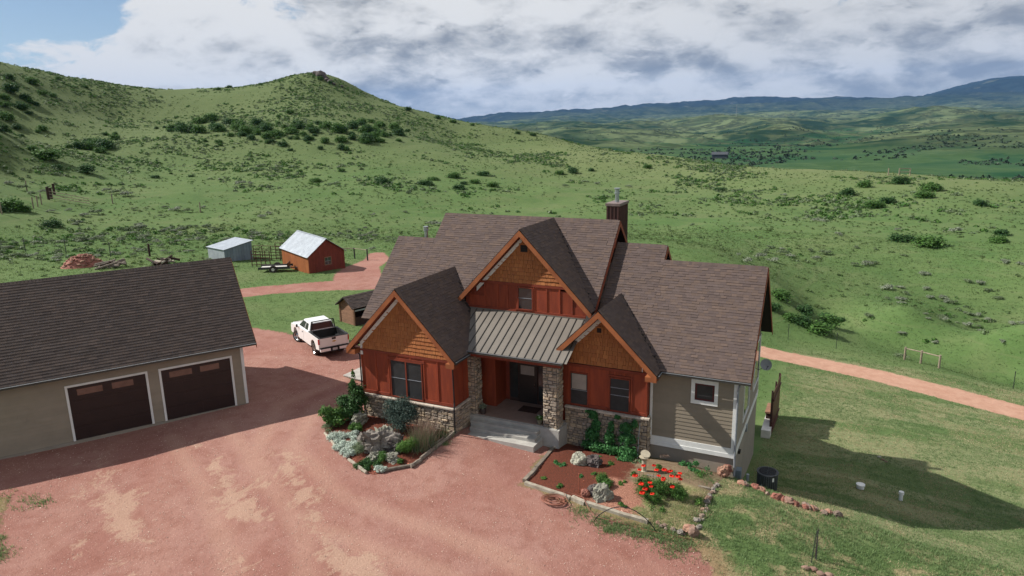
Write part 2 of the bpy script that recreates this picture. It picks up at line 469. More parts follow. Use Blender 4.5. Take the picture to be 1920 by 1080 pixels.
def shingle_plane(out, O, e, s, Wd, L, clip=None, exposure=0.145, wr=(0.20, 0.36), seed=1):
    """cover a roof plane with courses of shingle tabs. O eave corner, e along the eave, s up the slope"""
    r = random.Random(seed)
    O = Vector(O); e = Vector(e).normalized(); s = Vector(s).normalized(); n = e.cross(s).normalized()
    if n.z < 0: n = -n
    rows = int(round(L / exposure)); ex = L / rows
    # direction of x must keep x cross y = n
    for k in range(rows):
        x = -r.random() * 0.2 if wr[0] < 0.28 else -0.165 * (k % 2) - 0.05 * r.random()
        while x < Wd:
            w = r.uniform(*wr); x0 = max(x, 0); x1 = min(x + w, Wd); x += w
            if x1 - x0 < 0.03: continue
            c = O + e * ((x0 + x1) / 2) + s * ((k + 0.5) * ex)
            if clip and not clip(c): continue
            t0 = r.choice((0.012, 0.014, 0.022, 0.026)) if wr[0] < 0.28 else r.choice((0.020, 0.021, 0.022, 0.018))
            w2 = round(x1 - x0, 2)
            key, geo = tab_geo(w2, ex + 0.012, t0, 0.004)
            p = O + e * x0 + s * (k * ex)
            out.append((key, geo, frame(p, e, s, n), 0.3))


def slab(mb, O, e, s, Wd, L, t=0.16):
    O = Vector(O); e = Vector(e).normalized(); s = Vector(s).normalized(); n = e.cross(s).normalized()
    if n.z < 0: n = -n
    P = [O, O + e * Wd, O + e * Wd + s * L, O + s * L]
    mb.prism(P, -n * t)


# foliage --------------------------------------------------------------
def leaf_cloud(n, centres, leaf, seed=0, flat=0.35, shell=0.55, aspect=0.55):
    """leaf quads in the volume of several ellipsoids. centres = [(x,y,z,rx,ry,rz)...]"""
    g = np.random.default_rng(seed)
    cs = np.array(centres, float)
    vol = cs[:, 3] * cs[:, 4] * cs[:, 5]; pr = vol ** 0.75; pr /= pr.sum()
    idx = g.choice(len(cs), n, p=pr)
    d = g.normal(size=(n, 3)); d /= np.linalg.norm(d, axis=1)[:, None]
    d[:, 2] = np.where(d[:, 2] < -0.5, -d[:, 2] * 0.5, d[:, 2])
    rr = (shell + (1 - shell) * g.random(n)) * (1 + 0.18 * g.normal(size=n))
    c = cs[idx]
    P = c[:, :3] + d * rr[:, None] * c[:, 3:6]
    nrm = d * (1 - flat) + g.normal(size=(n, 3)) * 0.55 + np.array([0, 0, flat])
    nrm /= np.linalg.norm(nrm, axis=1)[:, None]
    a = np.cross(nrm, g.normal(size=(n, 3))); a /= np.linalg.norm(a, axis=1)[:, None]
    b = np.cross(nrm, a)
    sz = leaf * (0.6 + 0.8 * g.random(n))[:, None]
    a = a * sz; b = b * sz * aspect
    V = np.stack([P - a, P - b * 0.9, P + a, P + b * 0.9], axis=1).reshape(-1, 3)
    F = np.arange(4 * n).reshape(n, 4)
    return V, F, g.random(n)


def leaf_obj(name, V, F, T, mat, parent=None, basis=None):
    me = mesh_np(name, V, F, mat, T)
    return link(name, me, parent, basis)


def blades(P, H, seed=0, per=4, width=0.012, lean=0.35, spread=0.05):
    """grass tufts: P (n,3) roots, H (n,) heights -> triangles"""
    g = np.random.default_rng(seed); n = len(P)
    P = np.repeat(P, per, 0); Hh = np.repeat(H, per) * (0.6 + 0.6 * g.random(n * per))
    P = P + np.c_[g.normal(size=(n * per, 2)) * spread, np.zeros(n * per)]
    an = g.random(n * per) * 2 * PI; ln = g.random(n * per) * lean
    tip = P + np.c_[np.cos(an) * ln * Hh, np.sin(an) * ln * Hh, Hh]
    a2 = an + PI / 2 + g.normal(size=n * per) * 0.5
    w = width if np.isscalar(width) else np.repeat(width, per)
    sd_ = np.c_[np.cos(a2) * w, np.sin(a2) * w, np.zeros(n * per)]
    V = np.stack([P - sd_, P + sd_, tip], 1).reshape(-1, 3)
    return V, np.arange(len(V)).reshape(-1, 3), g.random(len(V) // 3)


_rock = {}


def rock_mesh(seed, mat, sub=2, rough=0.28, cuts=5):
    """angular boulder of unit size, craggier with more roughness"""
    from mathutils import noise as mn
    r = random.Random(seed)
    bm = bmesh.new(); bmesh.ops.create_icosphere(bm, subdivisions=sub, radius=1.0)
    planes = [(Vector((r.gauss(0, 1), r.gauss(0, 1), r.gauss(0, 1))).normalized(), r.uniform(0.62, 0.9)) for _ in range(cuts)]
    off = Vector((seed * 1.37 % 50, seed * 2.11 % 50, 3.0))
    for v in bm.verts:
        c = v.co.copy()
        for n, d in planes:
            k = v.co.dot(n)
            if k > d: v.co -= n * (k - d) * 0.9
        if sub >= 3:
            q = mn.noise(c * 1.7 + off) * 0.55 + (1 - abs(mn.noise(c * 3.6 + off)) * 2.2) * 0.32 + mn.noise(c * 8.0 + off) * 0.22 + mn.noise(c * 17.0 + off) * 0.12
            v.co *= 1 + rough * (q - 0.15)
        else: v.co *= 1 + rough * 0.35 * (r.random() - 0.5)
    me = bpy.data.meshes.new('rock'); bm.to_mesh(me); bm.free(); me.materials.append(MATS[mat])
    return me


def rock(name, x, y, z, s, mat, seed, parent=None, rz=0.0, sub=2, rough=0.3, **tg):
    me = rock_mesh(seed, mat, sub, rough)
    o = link(name, me, parent, Matrix.Translation((x, y, z)) @ Matrix.Rotation(rz, 4, 'Z') @ Matrix.Diagonal((s[0], s[1], s[2], 1)))
    return tag(o, **tg)
TP=[[-11.3,-8.3,0.1],[-6.0,-8.3,0.08],[-3.5,-8.4,-0.12],[-1.2,-7.5,-0.35],[0.0,-7.0,-0.5],[2.6,-6.2,-0.55],[4.5,-5.8,-0.6],[6.6,-5.8,-0.85],[7.2,-4.0,-1.9],[7.6,-2.0,-2.9],[7.6,1.0,-3.3],[7.0,3.0,-3.5],[0.0,4.0,-3.2],[-8.0,4.5,-1.6],[-13.0,3.0,-0.7],[-13.5,-4.0,-0.1],[-12.0,0.0,-0.3],[-17.6,-9.7,0.2],[-25.0,-22.0,0.3],[-22.0,-16.0,0.1],[-30.0,-17.0,0.3],[-24.0,-3.0,0.1],[-16.0,-16.0,0.0],[-12.0,-20.0,-0.1],[-6.0,-14.0,-0.05],[-5.0,-22.0,-0.1],[2.0,-16.0,-0.35],[6.0,-20.0,-0.5],[10.0,-26.0,-0.7],[0.0,-28.0,-0.2],[-18.0,-30.0,0.1],[20.0,-34.0,-2.0],[10.0,-34.0,-0.8],[0.0,-45.0,0.0],[30.0,-50.0,-2.0],[-30.0,-40.0,0.5],[-50.0,-30.0,1.0],[60.0,-40.0,-6.0],[-20.0,-60.0,1.0],[10.0,-70.0,0.0],[-20.0,2.0,-0.05],[-27.0,3.0,0.0],[-16.0,-8.0,0.1],[-32.0,4.0,0.0],[-38.0,-6.0,0.4],[-28.0,-2.0,0.1],[-50.0,-10.0,1.2],[7.26,-10.36,-0.6],[9.54,-11.23,-0.95],[12.1,-9.4,-1.5],[16.68,-5.97,-2.4],[6.76,-6.11,-0.8],[8.79,-5.97,-1.2],[10.74,-5.73,-1.6],[13.17,-5.75,-2.0],[16.05,-4.66,-2.6],[7.93,-3.0,-2.3],[11.33,0.45,-3.1],[13.42,0.57,-3.4],[16.88,1.97,-3.9],[19.36,6.45,-4.2],[14.04,6.98,-4.0],[17.65,-0.8,-3.5],[8.2,11.64,-3.9],[5.63,17.34,-4.0],[4.93,24.1,-4.3],[9.84,22.44,-4.7],[14.83,19.94,-5.0],[21.21,19.79,-5.5],[6.14,30.2,-5.0],[10.06,29.47,-5.3],[17.76,29.63,-6.0],[22.52,27.3,-6.3],[7.85,42.4,-6.3],[16.05,39.5,-6.8],[24.01,35.8,-7.2],[23.37,45.1,-7.6],[-41.2,19.75,-0.5],[-50.4,20.55,-0.5],[-31.3,16.08,-0.35],[-39.8,11.24,-0.25],[-31.3,5.26,-0.15],[-71.0,7.26,0.6],[-67.2,13.42,0.3],[-30.2,1.76,-0.05],[-25.07,1.48,-0.05],[-63.2,20.51,-0.1],[-63.3,16.44,-0.0],[6.2,41.3,-3.9],[16.04,43.2,-4.55],[24.78,37.9,-4.33],[-3.2,48.4,-0.62],[17.62,73.2,-4.34],[32.1,113.8,-2.9],[1.23,115.2,-4.18],[30.4,71.5,-3.24],[-4.51,197.0,-0.96],[-41.8,222.2,0.82],[24.56,205.0,-3.1],[50.2,186.8,-2.8],[-82.4,235.0,4.65],[-112.1,239.4,10.11],[-148.9,240.9,16.3],[10.18,201.4,-1.91],[37.1,195.9,-3.0],[-59.3,158.3,-0.77],[-26.93,121.1,-3.52],[-56.2,102.2,-2.35],[-87.8,168.0,3.18],[-47.1,53.5,-2.48],[-34.9,65.8,-2.9],[-43.3,35.4,-1.48],[-81.6,34.8,-0.59],[-103.0,29.58,2.44],[-109.2,28.67,3.99],[-70.7,43.0,-0.45],[-72.9,65.5,-0.83],[-120.7,66.0,3.0],[-108.2,101.2,2.8],[-79.2,104.2,0.49],[-207.2,220.4,37.9],[-189.9,195.7,27.04],[-231.2,212.1,34.2],[-261.6,209.1,32.3],[-293.4,202.3,30.1],[-296.9,180.9,33.2],[-290.7,154.0,38.0],[-277.7,126.9,40.2],[-218.3,109.5,17.62],[-200.6,80.4,14.66],[-179.1,113.1,12.15],[-143.5,143.3,12.66],[-186.5,230.5,26.65],[-168.4,237.0,21.12],[-158.0,73.9,7.97],[-139.7,45.9,7.47],[-213.9,165.0,20.15],[-142.4,169.8,13.94],[-220.6,217.9,36.8],[-200.3,226.2,35.1],[-236.2,136.7,19.66],[-125.1,199.1,7.37],[-255.0,276.5,21.55],[-337.6,373.4,5.89],[-284.2,266.3,19.71],[-375.9,360.1,2.22],[-321.4,262.8,18.73],[-424.7,355.4,0.26],[-360.2,254.5,17.63],[-475.5,344.5,-1.95],[-364.4,228.3,19.18],[-481.0,310.2,1.16],[-356.8,195.5,21.59],[-471.1,267.2,5.98],[-341.0,162.4,22.68],[-450.4,223.8,8.16],[-229.8,288.8,15.93],[-304.5,389.5,-5.35],[-207.7,296.8,11.12],[-275.5,400.0,-10.88],[-183.8,301.5,6.3],[-244.2,406.1,-15.7],[-139.0,299.7,0.11],[-185.5,403.8,-21.89],[-102.7,294.3,-5.35],[-137.9,396.8,-27.35],[-53.3,278.7,-9.18],[-73.0,376.3,-31.2],[-7.72,247.9,-10.96],[-13.26,335.9,-33.0],[27.74,257.7,-13.1],[33.3,348.7,-35.1],[59.0,235.5,-12.8],[74.2,319.7,-34.8],[-160.0,40.0,25.0],[-260.0,60.0,60.0],[-120.0,-40.0,12.0],[120.0,40.0,-22.0],[150.0,120.0,-26.0],[200.0,20.0,-35.0],[80.0,0.0,-12.0],[-220.0,-60.0,35.0]]
FP=[[-416,111,-36],[-403,144,-36],[-385,181,-36],[-360,222,-36],[-326,264,-36],[-284,306,-36],[-232,345,-36],[-173,376,-36],[-111,399,-36],[-49,411,-36],[8,415,-36],[60,413,-36],[104,406,-36],[142,396,-36],[173,385,-36],[-652,192,-42],[-632,244,-42],[-604,301,-42],[-565,364,-42],[-513,430,-42],[-447,496,-42],[-366,556,-42],[-275,605,-42],[-178,640,-42],[-82,659,-42],[7,665,-42],[87,661,-42],[156,650,-42],[215,635,-42],[264,618,-42],[-1031,321,-45],[-999,402,-45],[-955,493,-45],[-894,592,-45],[-813,696,-45],[-708,799,-45],[-582,893,-45],[-438,970,-45],[-286,1025,-45],[-135,1056,-45],[6,1065,-45],[131,1059,-45],[240,1041,-45],[332,1017,-45],[409,990,-45],[-642,1427,-20.9],[-475,1490,-31.1],[-308,1534,-41.7],[-115,1561,-40.3],[6,1565,-36.9],[144,1560,-20.5],[285,1542,-20.0],[381,1522,-20.9],[-825,1838,-33.8],[-612,1919,-46.9],[-397,1975,-60.3],[-150,2009,-58.4],[5,2015,-54.0],[182,2008,-32.9],[362,1985,-32.1],[485,1960,-33.1],[-1318,2430,-14.4],[-1131,2523,-22.8],[-1015,2571,-11.0],[-840,2633,-18.6],[-548,2709,-33.9],[-359,2741,-19.5],[-241,2754,-0.6],[-122,2762,-34.7],[84,2764,-43.0],[317,2749,-14.6],[487,2725,-10.9],[655,2690,-17.2],[-1603,2959,-30.5],[-1375,3070,-40.6],[-1235,3129,-26.2],[-1022,3205,-35.4],[-668,3297,-53.9],[-438,3336,-36.2],[-294,3352,-13.0],[-149,3362,-54.4],[101,3364,-64.1],[383,3345,-29.2],[590,3316,-24.3],[794,3274,-31.6],[-2124,3927,-15.5],[-1513,4200,6.9],[-1044,4340,-12.5],[-647,4417,23.3],[-291,4455,-11.6],[-11,4465,-11.1],[249,4459,29.3],[434,4445,46.9],[614,4425,17.5],[773,4400,3.0],[1043,4345,-10.9],[-2646,4896,-39.1],[-1885,5235,-11.1],[-1301,5410,-34.9],[-807,5506,10.1],[-364,5553,-33.1],[-15,5565,-32.0],[309,5557,18.8],[539,5540,41.0],[764,5514,4.8],[961,5484,-13.0],[1297,5415,-29.7],[-3782,7009,7.7],[-2698,7493,24.2],[-1591,7804,23.1],[-790,7925,65.7],[-34,7965,42.2],[658,7939,50.4],[1361,7851,36.5],[2011,7711,18.7],[-5418,9533,26.1],[-4469,10012,60.3],[-2951,10559,82.0],[-1454,10868,123.7],[-57,10965,131.5],[893,10930,132.3],[1859,10809,115.8],[2751,10618,93.0],[-7391,13012,62.8],[-6700,13381,177.2],[-5994,13711,204.7],[-5481,13924,246.9],[-4757,14188,240.8],[-4031,14411,266.1],[-3517,14545,369.1],[-2701,14718,409.1],[-1027,14930,399.0],[779,14946,357.3],[1271,14912,422.3],[1734,14866,556.4],[2184,14807,613.8],[2477,14761,607.0],[3690,14507,564.3],[-8629,15184,-81.0],[-7822,15615,52.7],[-6996,16002,84.9],[-6397,16250,134.7],[-5551,16558,128.4],[-4702,16819,159.2],[-4100,16976,280.9],[-3146,17178,329.9],[-1190,17424,323.5],[920,17442,282.6],[1495,17402,361.2],[2035,17348,520.6],[2560,17279,590.3],[2903,17225,584.1],[4318,16927,541.7],[-1484,538,14.9],[-1395,731,9.1],[-1251,950,2.1],[-1036,1176,-5.9],[-2604,969,27.2],[-2448,1307,18.4],[-2196,1690,7.5],[-1819,2085,-5.2],[-4190,1580,47.0],[-3939,2123,34.2],[-3534,2738,18.1],[-2929,3373,-1.3],[-7456,2839,93.5],[-7009,3804,73.3],[-6289,4897,47.1],[-5213,6025,14.7],[-10255,3919,134.8],[-9640,5245,108.4],[-8650,6748,73.6],[-7171,8298,30.3],[-13986,5362,210.3],[-13147,7169,178.0],[-11796,9219,134.2],[-9780,11330,78.1],[-16322,6252,187.6],[-15344,8361,143.4],[-13769,10754,85.9],[-11416,13220,15.2]]
GREEN=[(-198.4,133.6,4.51),(-182.5,126.0,6.52),(-205.4,142.8,4.27),(-206.6,152.0,5.69),(-205.3,155.8,6.16),(-174.1,131.3,5.69),(-191.0,151.2,5.44),(-175.1,140.4,5.07),(-162.8,131.5,4.4),(-177.5,150.4,4.84),(-161.3,138.7,5.59),(-151.7,133.2,4.28),(-150.5,137.8,4.69),(-155.1,146.6,4.5),(-144.6,142.2,4.31),(-147.1,150.8,4.83),(-139.9,148.1,5.06),(-142.8,158.6,4.9),(-136.4,158.8,5.2),(-145.1,177.4,5.23),(-142.4,182.6,4.87),(-132.0,169.2,4.18),(-127.0,144.9,5.53),(-131.6,138.9,4.46),(-133.9,134.2,3.06),(-141.5,124.5,3.36),(-154.2,124.7,3.15),(-159.1,117.0,2.43),(-152.2,129.2,3.53),(-140.5,133.7,3.11),(-131.6,144.1,3.84),(-129.5,158.0,3.28),(-148.1,60.4,6.49),(-180.3,88.7,4.16),(-178.1,94.1,6.63),(-192.6,107.9,3.41),(-187.9,98.6,4.02),(-237.2,105.8,5.66),(-224.3,101.0,5.39),(-213.0,89.8,4.69),(-255.4,124.1,4.74),(-160.8,59.2,3.88),(-208.1,89.0,3.84),(-246.3,121.3,3.68),(-246.6,125.0,3.24),(-253.4,115.7,4.19),(-233.9,108.4,3.9),(-222.7,95.0,4.49),(-103.3,93.6,2.89),(-88.7,100.6,3.6),(-80.1,105.5,3.84),(-84.0,114.6,3.25),(-83.0,122.9,4.21),(-72.0,107.0,3.52),(-79.2,131.8,4.05),(-74.8,119.4,2.97),(-69.1,118.4,3.18),(-75.6,115.4,2.12),(-64.1,160.2,3.52),(-66.4,155.4,3.14),(-46.5,177.9,3.03),(-19.3,144.5,3.35),(9.5,137.9,4.51),(12.7,150.4,3.69),(14.6,123.9,4.15),(16.8,129.3,3.53),(20.7,156.4,4.7),(25.8,144.5,4.97),(24.1,134.3,4.17),(32.9,125.8,2.99),(17.7,83.0,3.83),(20.8,79.7,4.27),(29.2,82.7,2.57),(30.8,89.1,2.52),(6.7,34.4,2.41),(8.2,34.2,3.07),(9.2,38.8,2.33),(7.0,37.4,2.05),(8.6,43.5,2.47),(5.8,34.3,1.64),(4.7,37.7,2.28),(4.2,34.9,1.65),(9.9,43.9,1.49),(-104.2,27.3,4.59),(-103.0,28.4,2.39),(-102.9,25.4,2.95),(-93.0,26.5,2.77),(-178.5,168.7,3.82),(-200.2,211.9,2.98),(-196.1,213.0,2.47),(-242.7,201.1,3.18),(-240.7,193.2,2.6),(-224.0,201.0,2.04),(-165.1,225.7,3.36),(-152.2,228.6,3.31),(-145.3,230.0,3.76),(-138.1,233.4,2.34),(-115.3,230.3,2.69),(-109.1,232.6,3.13),(-261.7,147.4,2.51),(-268.5,141.8,2.53),(-60.4,166.2,2.28),(-137.0,77.4,2.27),(-108.7,110.0,2.01),(-114.1,96.5,2.21)]
SAGE=[(-0.2,48.7,1.96),(0.3,57.9,2.46),(1.9,57.5,2.59),(2.1,65.9,2.66),(0.2,64.9,2.02),(3.4,64.6,1.85),(-1.7,53.1,1.24),(6.5,66.7,2.36),(7.8,70.4,2.77),(5.6,71.0,1.81),(5.2,101.2,3.57),(8.9,84.0,2.02),(12.7,66.9,2.53),(11.1,65.8,1.72),(13.7,68.0,1.6),(14.7,57.2,2.45),(16.4,58.9,1.47),(25.0,91.2,2.93),(11.4,75.5,1.54),(16.8,56.2,1.43),(19.3,65.2,2.03),(19.3,56.5,1.58),(20.7,57.2,1.88),(21.4,55.9,1.43),(19.1,44.2,1.5),(17.9,42.5,0.86),(15.7,40.2,1.31),(17.7,43.2,0.74),(23.2,49.9,1.08),(23.7,63.3,1.7),(25.0,62.8,1.84),(28.2,69.6,1.97),(29.7,68.8,1.63),(25.3,60.8,1.51),(26.1,58.7,1.48),(26.4,51.8,1.39),(23.3,37.6,1.05),(22.5,53.4,0.98),(13.8,75.5,1.2),(17.3,73.1,1.34),(-55.3,69.8,3.61),(-57.5,70.7,2.12),(-99.1,35.2,2.59),(-100.0,38.1,3.45),(-118.1,53.8,3.58),(-114.4,53.9,3.98),(-121.4,54.5,2.68),(-96.1,49.5,3.12),(-94.0,50.0,2.47),(-98.9,49.7,1.91),(-95.3,54.5,1.7),(-79.3,52.6,2.5),(-80.8,56.0,2.37),(-76.3,40.4,2.12),(-80.0,41.6,1.82),(-89.5,37.3,2.08),(-87.3,36.3,2.23),(-70.3,42.0,1.54),(-81.3,22.6,2.5),(-78.5,21.8,1.78),(-82.6,20.7,1.5),(-112.6,79.9,4.38),(-112.2,82.6,2.6),(-121.2,38.7,3.0),(-115.7,37.3,2.67),(-126.5,40.1,2.86),(-120.0,41.6,2.31),(-3.9,138.4,2.4),(-20.3,198.8,2.53),(-23.9,200.8,1.82),(-11.9,194.0,1.76),(-102.9,32.3,2.02),(-104.5,36.2,1.86),(-100.2,44.4,1.88),(-55.6,132.3,2.48),(-51.3,144.7,2.33),(-42.2,143.6,2.57),(-69.0,69.7,1.61),(-80.8,75.4,1.76),(-66.6,76.7,1.87),(-87.0,70.1,1.54),(-63.9,25.2,1.62),(-57.4,22.4,1.23),(-93.0,43.9,1.59)]
HAZE = 1.9e-5

# ------------------------------------------------------------------ terrain
def tps_fit(P, L, lam=5e-5):
    X = P[:, :2] / L; n = len(X); r2 = ((X[:, None] - X[None]) ** 2).sum(-1)
    K = np.where(r2 > 0, r2 * np.log(r2 + 1e-12), 0) * 0.5 + lam * np.eye(n)
    Q = np.c_[np.ones(n), X]; A = np.zeros((n + 3, n + 3)); A[:n, :n] = K; A[:n, n:] = Q; A[n:, :n] = Q.T
    return X, np.linalg.solve(A, np.r_[P[:, 2], 0, 0, 0]), L


def tps_eval(T, x, y):
    X, w, L = T; x = np.asarray(x, float); y = np.asarray(y, float); sh_ = x.shape
    q = np.c_[x.ravel(), y.ravel()] / L; out = np.empty(len(q))
    for i in range(0, len(q), 20000):
        qq = q[i:i + 20000]; r2 = ((qq[:, None] - X[None]) ** 2).sum(-1)
        out[i:i + 20000] = (np.where(r2 > 0, r2 * np.log(r2 + 1e-12), 0) * 0.5) @ w[:-3] + w[-3] + qq @ w[-2:]
    return out.reshape(sh_)


_perm = np.random.default_rng(11).permutation(4096)


def vnoise(x, y, s=0):
    xi = np.floor(x).astype(int); yi = np.floor(y).astype(int); fx = x - xi; fy = y - yi
    fx = fx * fx * (3 - 2 * fx); fy = fy * fy * (3 - 2 * fy)
    def hsh(a, b): return _perm[(_perm[(a + s * 131) & 4095] + b) & 4095] / 4095.0
    return (hsh(xi, yi) * (1 - fx) + hsh(xi + 1, yi) * fx) * (1 - fy) + (hsh(xi, yi + 1) * (1 - fx) + hsh(xi + 1, yi + 1) * fx) * fy


def fbm(x, y, o=4, s=0):
    t = 0; a = 0.5; n = 0
    for i in range(o): t = t + a * vnoise(x * 2 ** i + 17.3 * i, y * 2 ** i - 9.1 * i, s + i); n += a; a *= 0.5
    return t / n


NEAR = tps_fit(np.array(TP), 100.0)
_fp = np.array(FP, float)
_az = np.arctan2(_fp[:, 0] - CAM.x, _fp[:, 1] - CAM.y) * 3.0; _ld = np.log(np.hypot(_fp[:, 0] - CAM.x, _fp[:, 1] - CAM.y)) * 1.6
FAR = tps_fit(np.c_[_az, _ld, _fp[:, 2] / np.exp(_ld / 1.6) * 100], 1.0, 2e-3)


def far_h(x, y):
    d = np.hypot(x - CAM.x, y - CAM.y); az = np.arctan2(x - CAM.x, y - CAM.y)
    z = tps_eval(FAR, np.clip(az, -1.6, 0.6) * 3.0, np.log(np.clip(d, 300, 17500)) * 1.6) * np.clip(d, 300, 17500) / 100
    # drainages and spurs
    wl = np.clip(d * 0.12, 120, 1500)
    lx = x / 260; ly = y / 260
    rid = 1 - np.abs(2 * fbm(lx, ly, 4, 3) - 1)
    rid2 = 1 - np.abs(2 * fbm(x / 900, y / 900, 4, 8) - 1)
    rid3 = 1 - np.abs(2 * fbm(x / 2600, y / 2600, 5, 13) - 1)
    k1 = np.clip((d - 1200) / 900, 0, 1); k2 = np.clip((d - 2200) / 2500, 0, 1); k3 = np.clip((d - 9000) / 4000, 0, 1)
    return z + (rid - 0.75) * 42 * k1 + (rid2 - 0.75) * 95 * k2 + (rid3 - 0.72) * 230 * k3


def ground(x, y, detail=True):
    x = np.asarray(x, float); y = np.asarray(y, float)
    d = np.hypot(x - CAM.x, y - CAM.y)
    zn = tps_eval(NEAR, x, y)
    if detail:
        k = np.clip((d - 55) / 60, 0, 1)
        zn = zn + k * ((fbm(x / 9, y / 9, 3, 1) - 0.5) * 0.7 + (fbm(x / 30, y / 30, 3, 2) - 0.5) * 1.8)
        kk = np.clip((d - 28) / 20, 0, 1) * 0.5 + 0.5
        zn = zn + (fbm(x / 1.6, y / 1.6, 3, 5) - 0.5) * 0.07 * kk
    f = np.clip((d - 430) / 250, 0, 1); f = f * f * (3 - 2 * f)
    if np.any(f > 0): zn = zn * (1 - f) + far_h(x, y) * f
    return zn


def gz(x, y): return float(ground(np.array([x]), np.array([y]))[0])


def poly_sd(poly, x, y):
    """signed distance, positive inside"""
    P = np.array(poly, float); n = len(P); best = np.full(x.shape, 1e9); ins = np.zeros(x.shape, bool)
    for i in range(n):
        a = P[i]; b = P[(i + 1) % n]; ab = b - a; t = np.clip(((x - a[0]) * ab[0] + (y - a[1]) * ab[1]) / (ab @ ab), 0, 1)
        best = np.minimum(best, np.hypot(x - a[0] - t * ab[0], y - a[1] - t * ab[1]))
        c = ((a[1] > y) != (b[1] > y)) & (x < (b[0] - a[0]) * (y - a[1]) / (b[1] - a[1] + 1e-12) + a[0]); ins ^= c
    return np.where(ins, best, -best)


def line_sd(pts, x, y):
    """pts = (x, y, halfwidth); positive inside"""
    best = np.full(x.shape, -1e9)
    for a, b in zip(pts[:-1], pts[1:]):
        ax, ay, aw = a; bx, by, bw = b; dx, dy = bx - ax, by - ay
        t = np.clip(((x - ax) * dx + (y - ay) * dy) / (dx * dx + dy * dy), 0, 1)
        best = np.maximum(best, aw + (bw - aw) * t - np.hypot(x - ax - t * dx, y - ay - t * dy))
    return best


DRIVE = [(8.5, -32), (8.0, -17), (7.2, -13.6), (6.6, -12.4), (5.6, -11.9), (4.4, -12.1), (1.2, -11.6), (-1.2, -11.0), (-1.35, -9.5), (-1.6, -6.0), (-6.0, -6.6), (-6.0, -8.3),
         (-11.6, -8.4), (-11.7, -4.6), (-14.5, -4.2), (-14.0, 0.2), (-18.0, 1.6), (-20.3, 1.3), (-22.6, 1.0), (-25.1, 1.55), (-30.2, 1.8), (-35, 3.5), (-40, 0), (-34, -8), (-30, -12), (-24, -21), (-21.5, -21.2), (-19.5, -20.6), (-18.2, -21.6), (-16.6, -22.9), (-15.9, -24.3), (-15.5, -32)]
ROAD = [(-60, -12, 2.0), (-50, -3, 2.0), (-43, 5.5, 2.0), (-39.3, 10, 2.05), (-38.2, 12, 2.0), (-35.4, 14.5, 1.95), (-32.3, 16.6, 2.1), (-29.8, 18.8, 2.6), (-26, 21.0, 2.3), (-18, 22.0, 2.0), (-8, 22.6, 1.9)]
SPUR = [(-31.5, 17.5, 2.6), (-34.5, 21, 2.4), (-37.2, 25, 2.0), (-40.0, 31.5, 1.6), (-44, 37, 1.0)]
PATH = [(-8, 22.6, 1.8), (-2, 23, 1.75), (4.5, 23.0, 1.75), (8.6, 23.2, 1.7), (12.7, 22.85, 1.7), (16.3, 21.9, 1.75), (21.8, 20.4, 1.8), (30, 17.5, 1.8), (42, 12, 1.8), (60, 2, 1.8)]
BEDL = [(-6.0, -8.2), (-6.15, -9.1), (-5.93, -10.7), (-5.9, -11.45), (-6.6, -12.5), (-7.1, -13.05), (-7.4, -13.05), (-8.8, -12.5), (-10.0, -11.9), (-11.4, -11.0), (-12.0, -10.2), (-12.0, -9.0), (-11.6, -8.1)]
BEDR = [(-1.45, -5.8), (-1.15, -9.6), (-1.12, -10.85), (1.7, -11.38), (4.2, -11.45), (5.9, -11.4), (5.92, -8), (6.15, -6.2), (6.3, -5.3)]


DUST = [[(-16.1, -14.1, .4), (-13.4, -15.5, .7), (-11.1, -16.9, 1.0), (-9.1, -17.4, .7)], [(-12.3, -13.0, .5), (-9.9, -14.7, .8), (-8.0, -16.0, .8), (-7.2, -16.6, .5)],
        [(-7.1, -16.9, .4), (-5.4, -17.7, .8), (-4.2, -18.2, .9), (-3.2, -18.6, .7)], [(-20.1, -16.5, .5), (-17.2, -18.2, .8), (-15.0, -19.2, .9), (-13.3, -20.0, .8), (-12.0, -20.3, .5)], [(-11.5, -15.2, .3), (-11.0, -15.6, .35)], [(-8.0, -19.8, .4), (-7.2, -20.0, .4)], [(-13.5, -21.1, .5), (-11.4, -21.6, .5), (-9.6, -22.1, .4)]]
RUTS = [[(-17, -12, .35), (-12, -14.5, .4), (-7, -17.5, .45), (-3, -21.5, .45), (-1, -26, .4)], [(-18.2, -14, .35), (-13.4, -16.5, .4), (-8.4, -19.6, .45), (-4.8, -23, .45), (-3, -27, .4)],
        [(-14, -3, .4), (-14.5, -8, .4), (-12, -12.5, .45), (-7, -15, .4), (0, -15.5, .5), (5, -17, .5), (8, -22, .4)], [(-15.6, -3, .4), (-16.2, -9, .4), (-13, -14.2, .45), (-7.6, -17, .4), (-0.5, -17.4, .5), (4, -18.8, .5), (6.4, -23, .4)]]


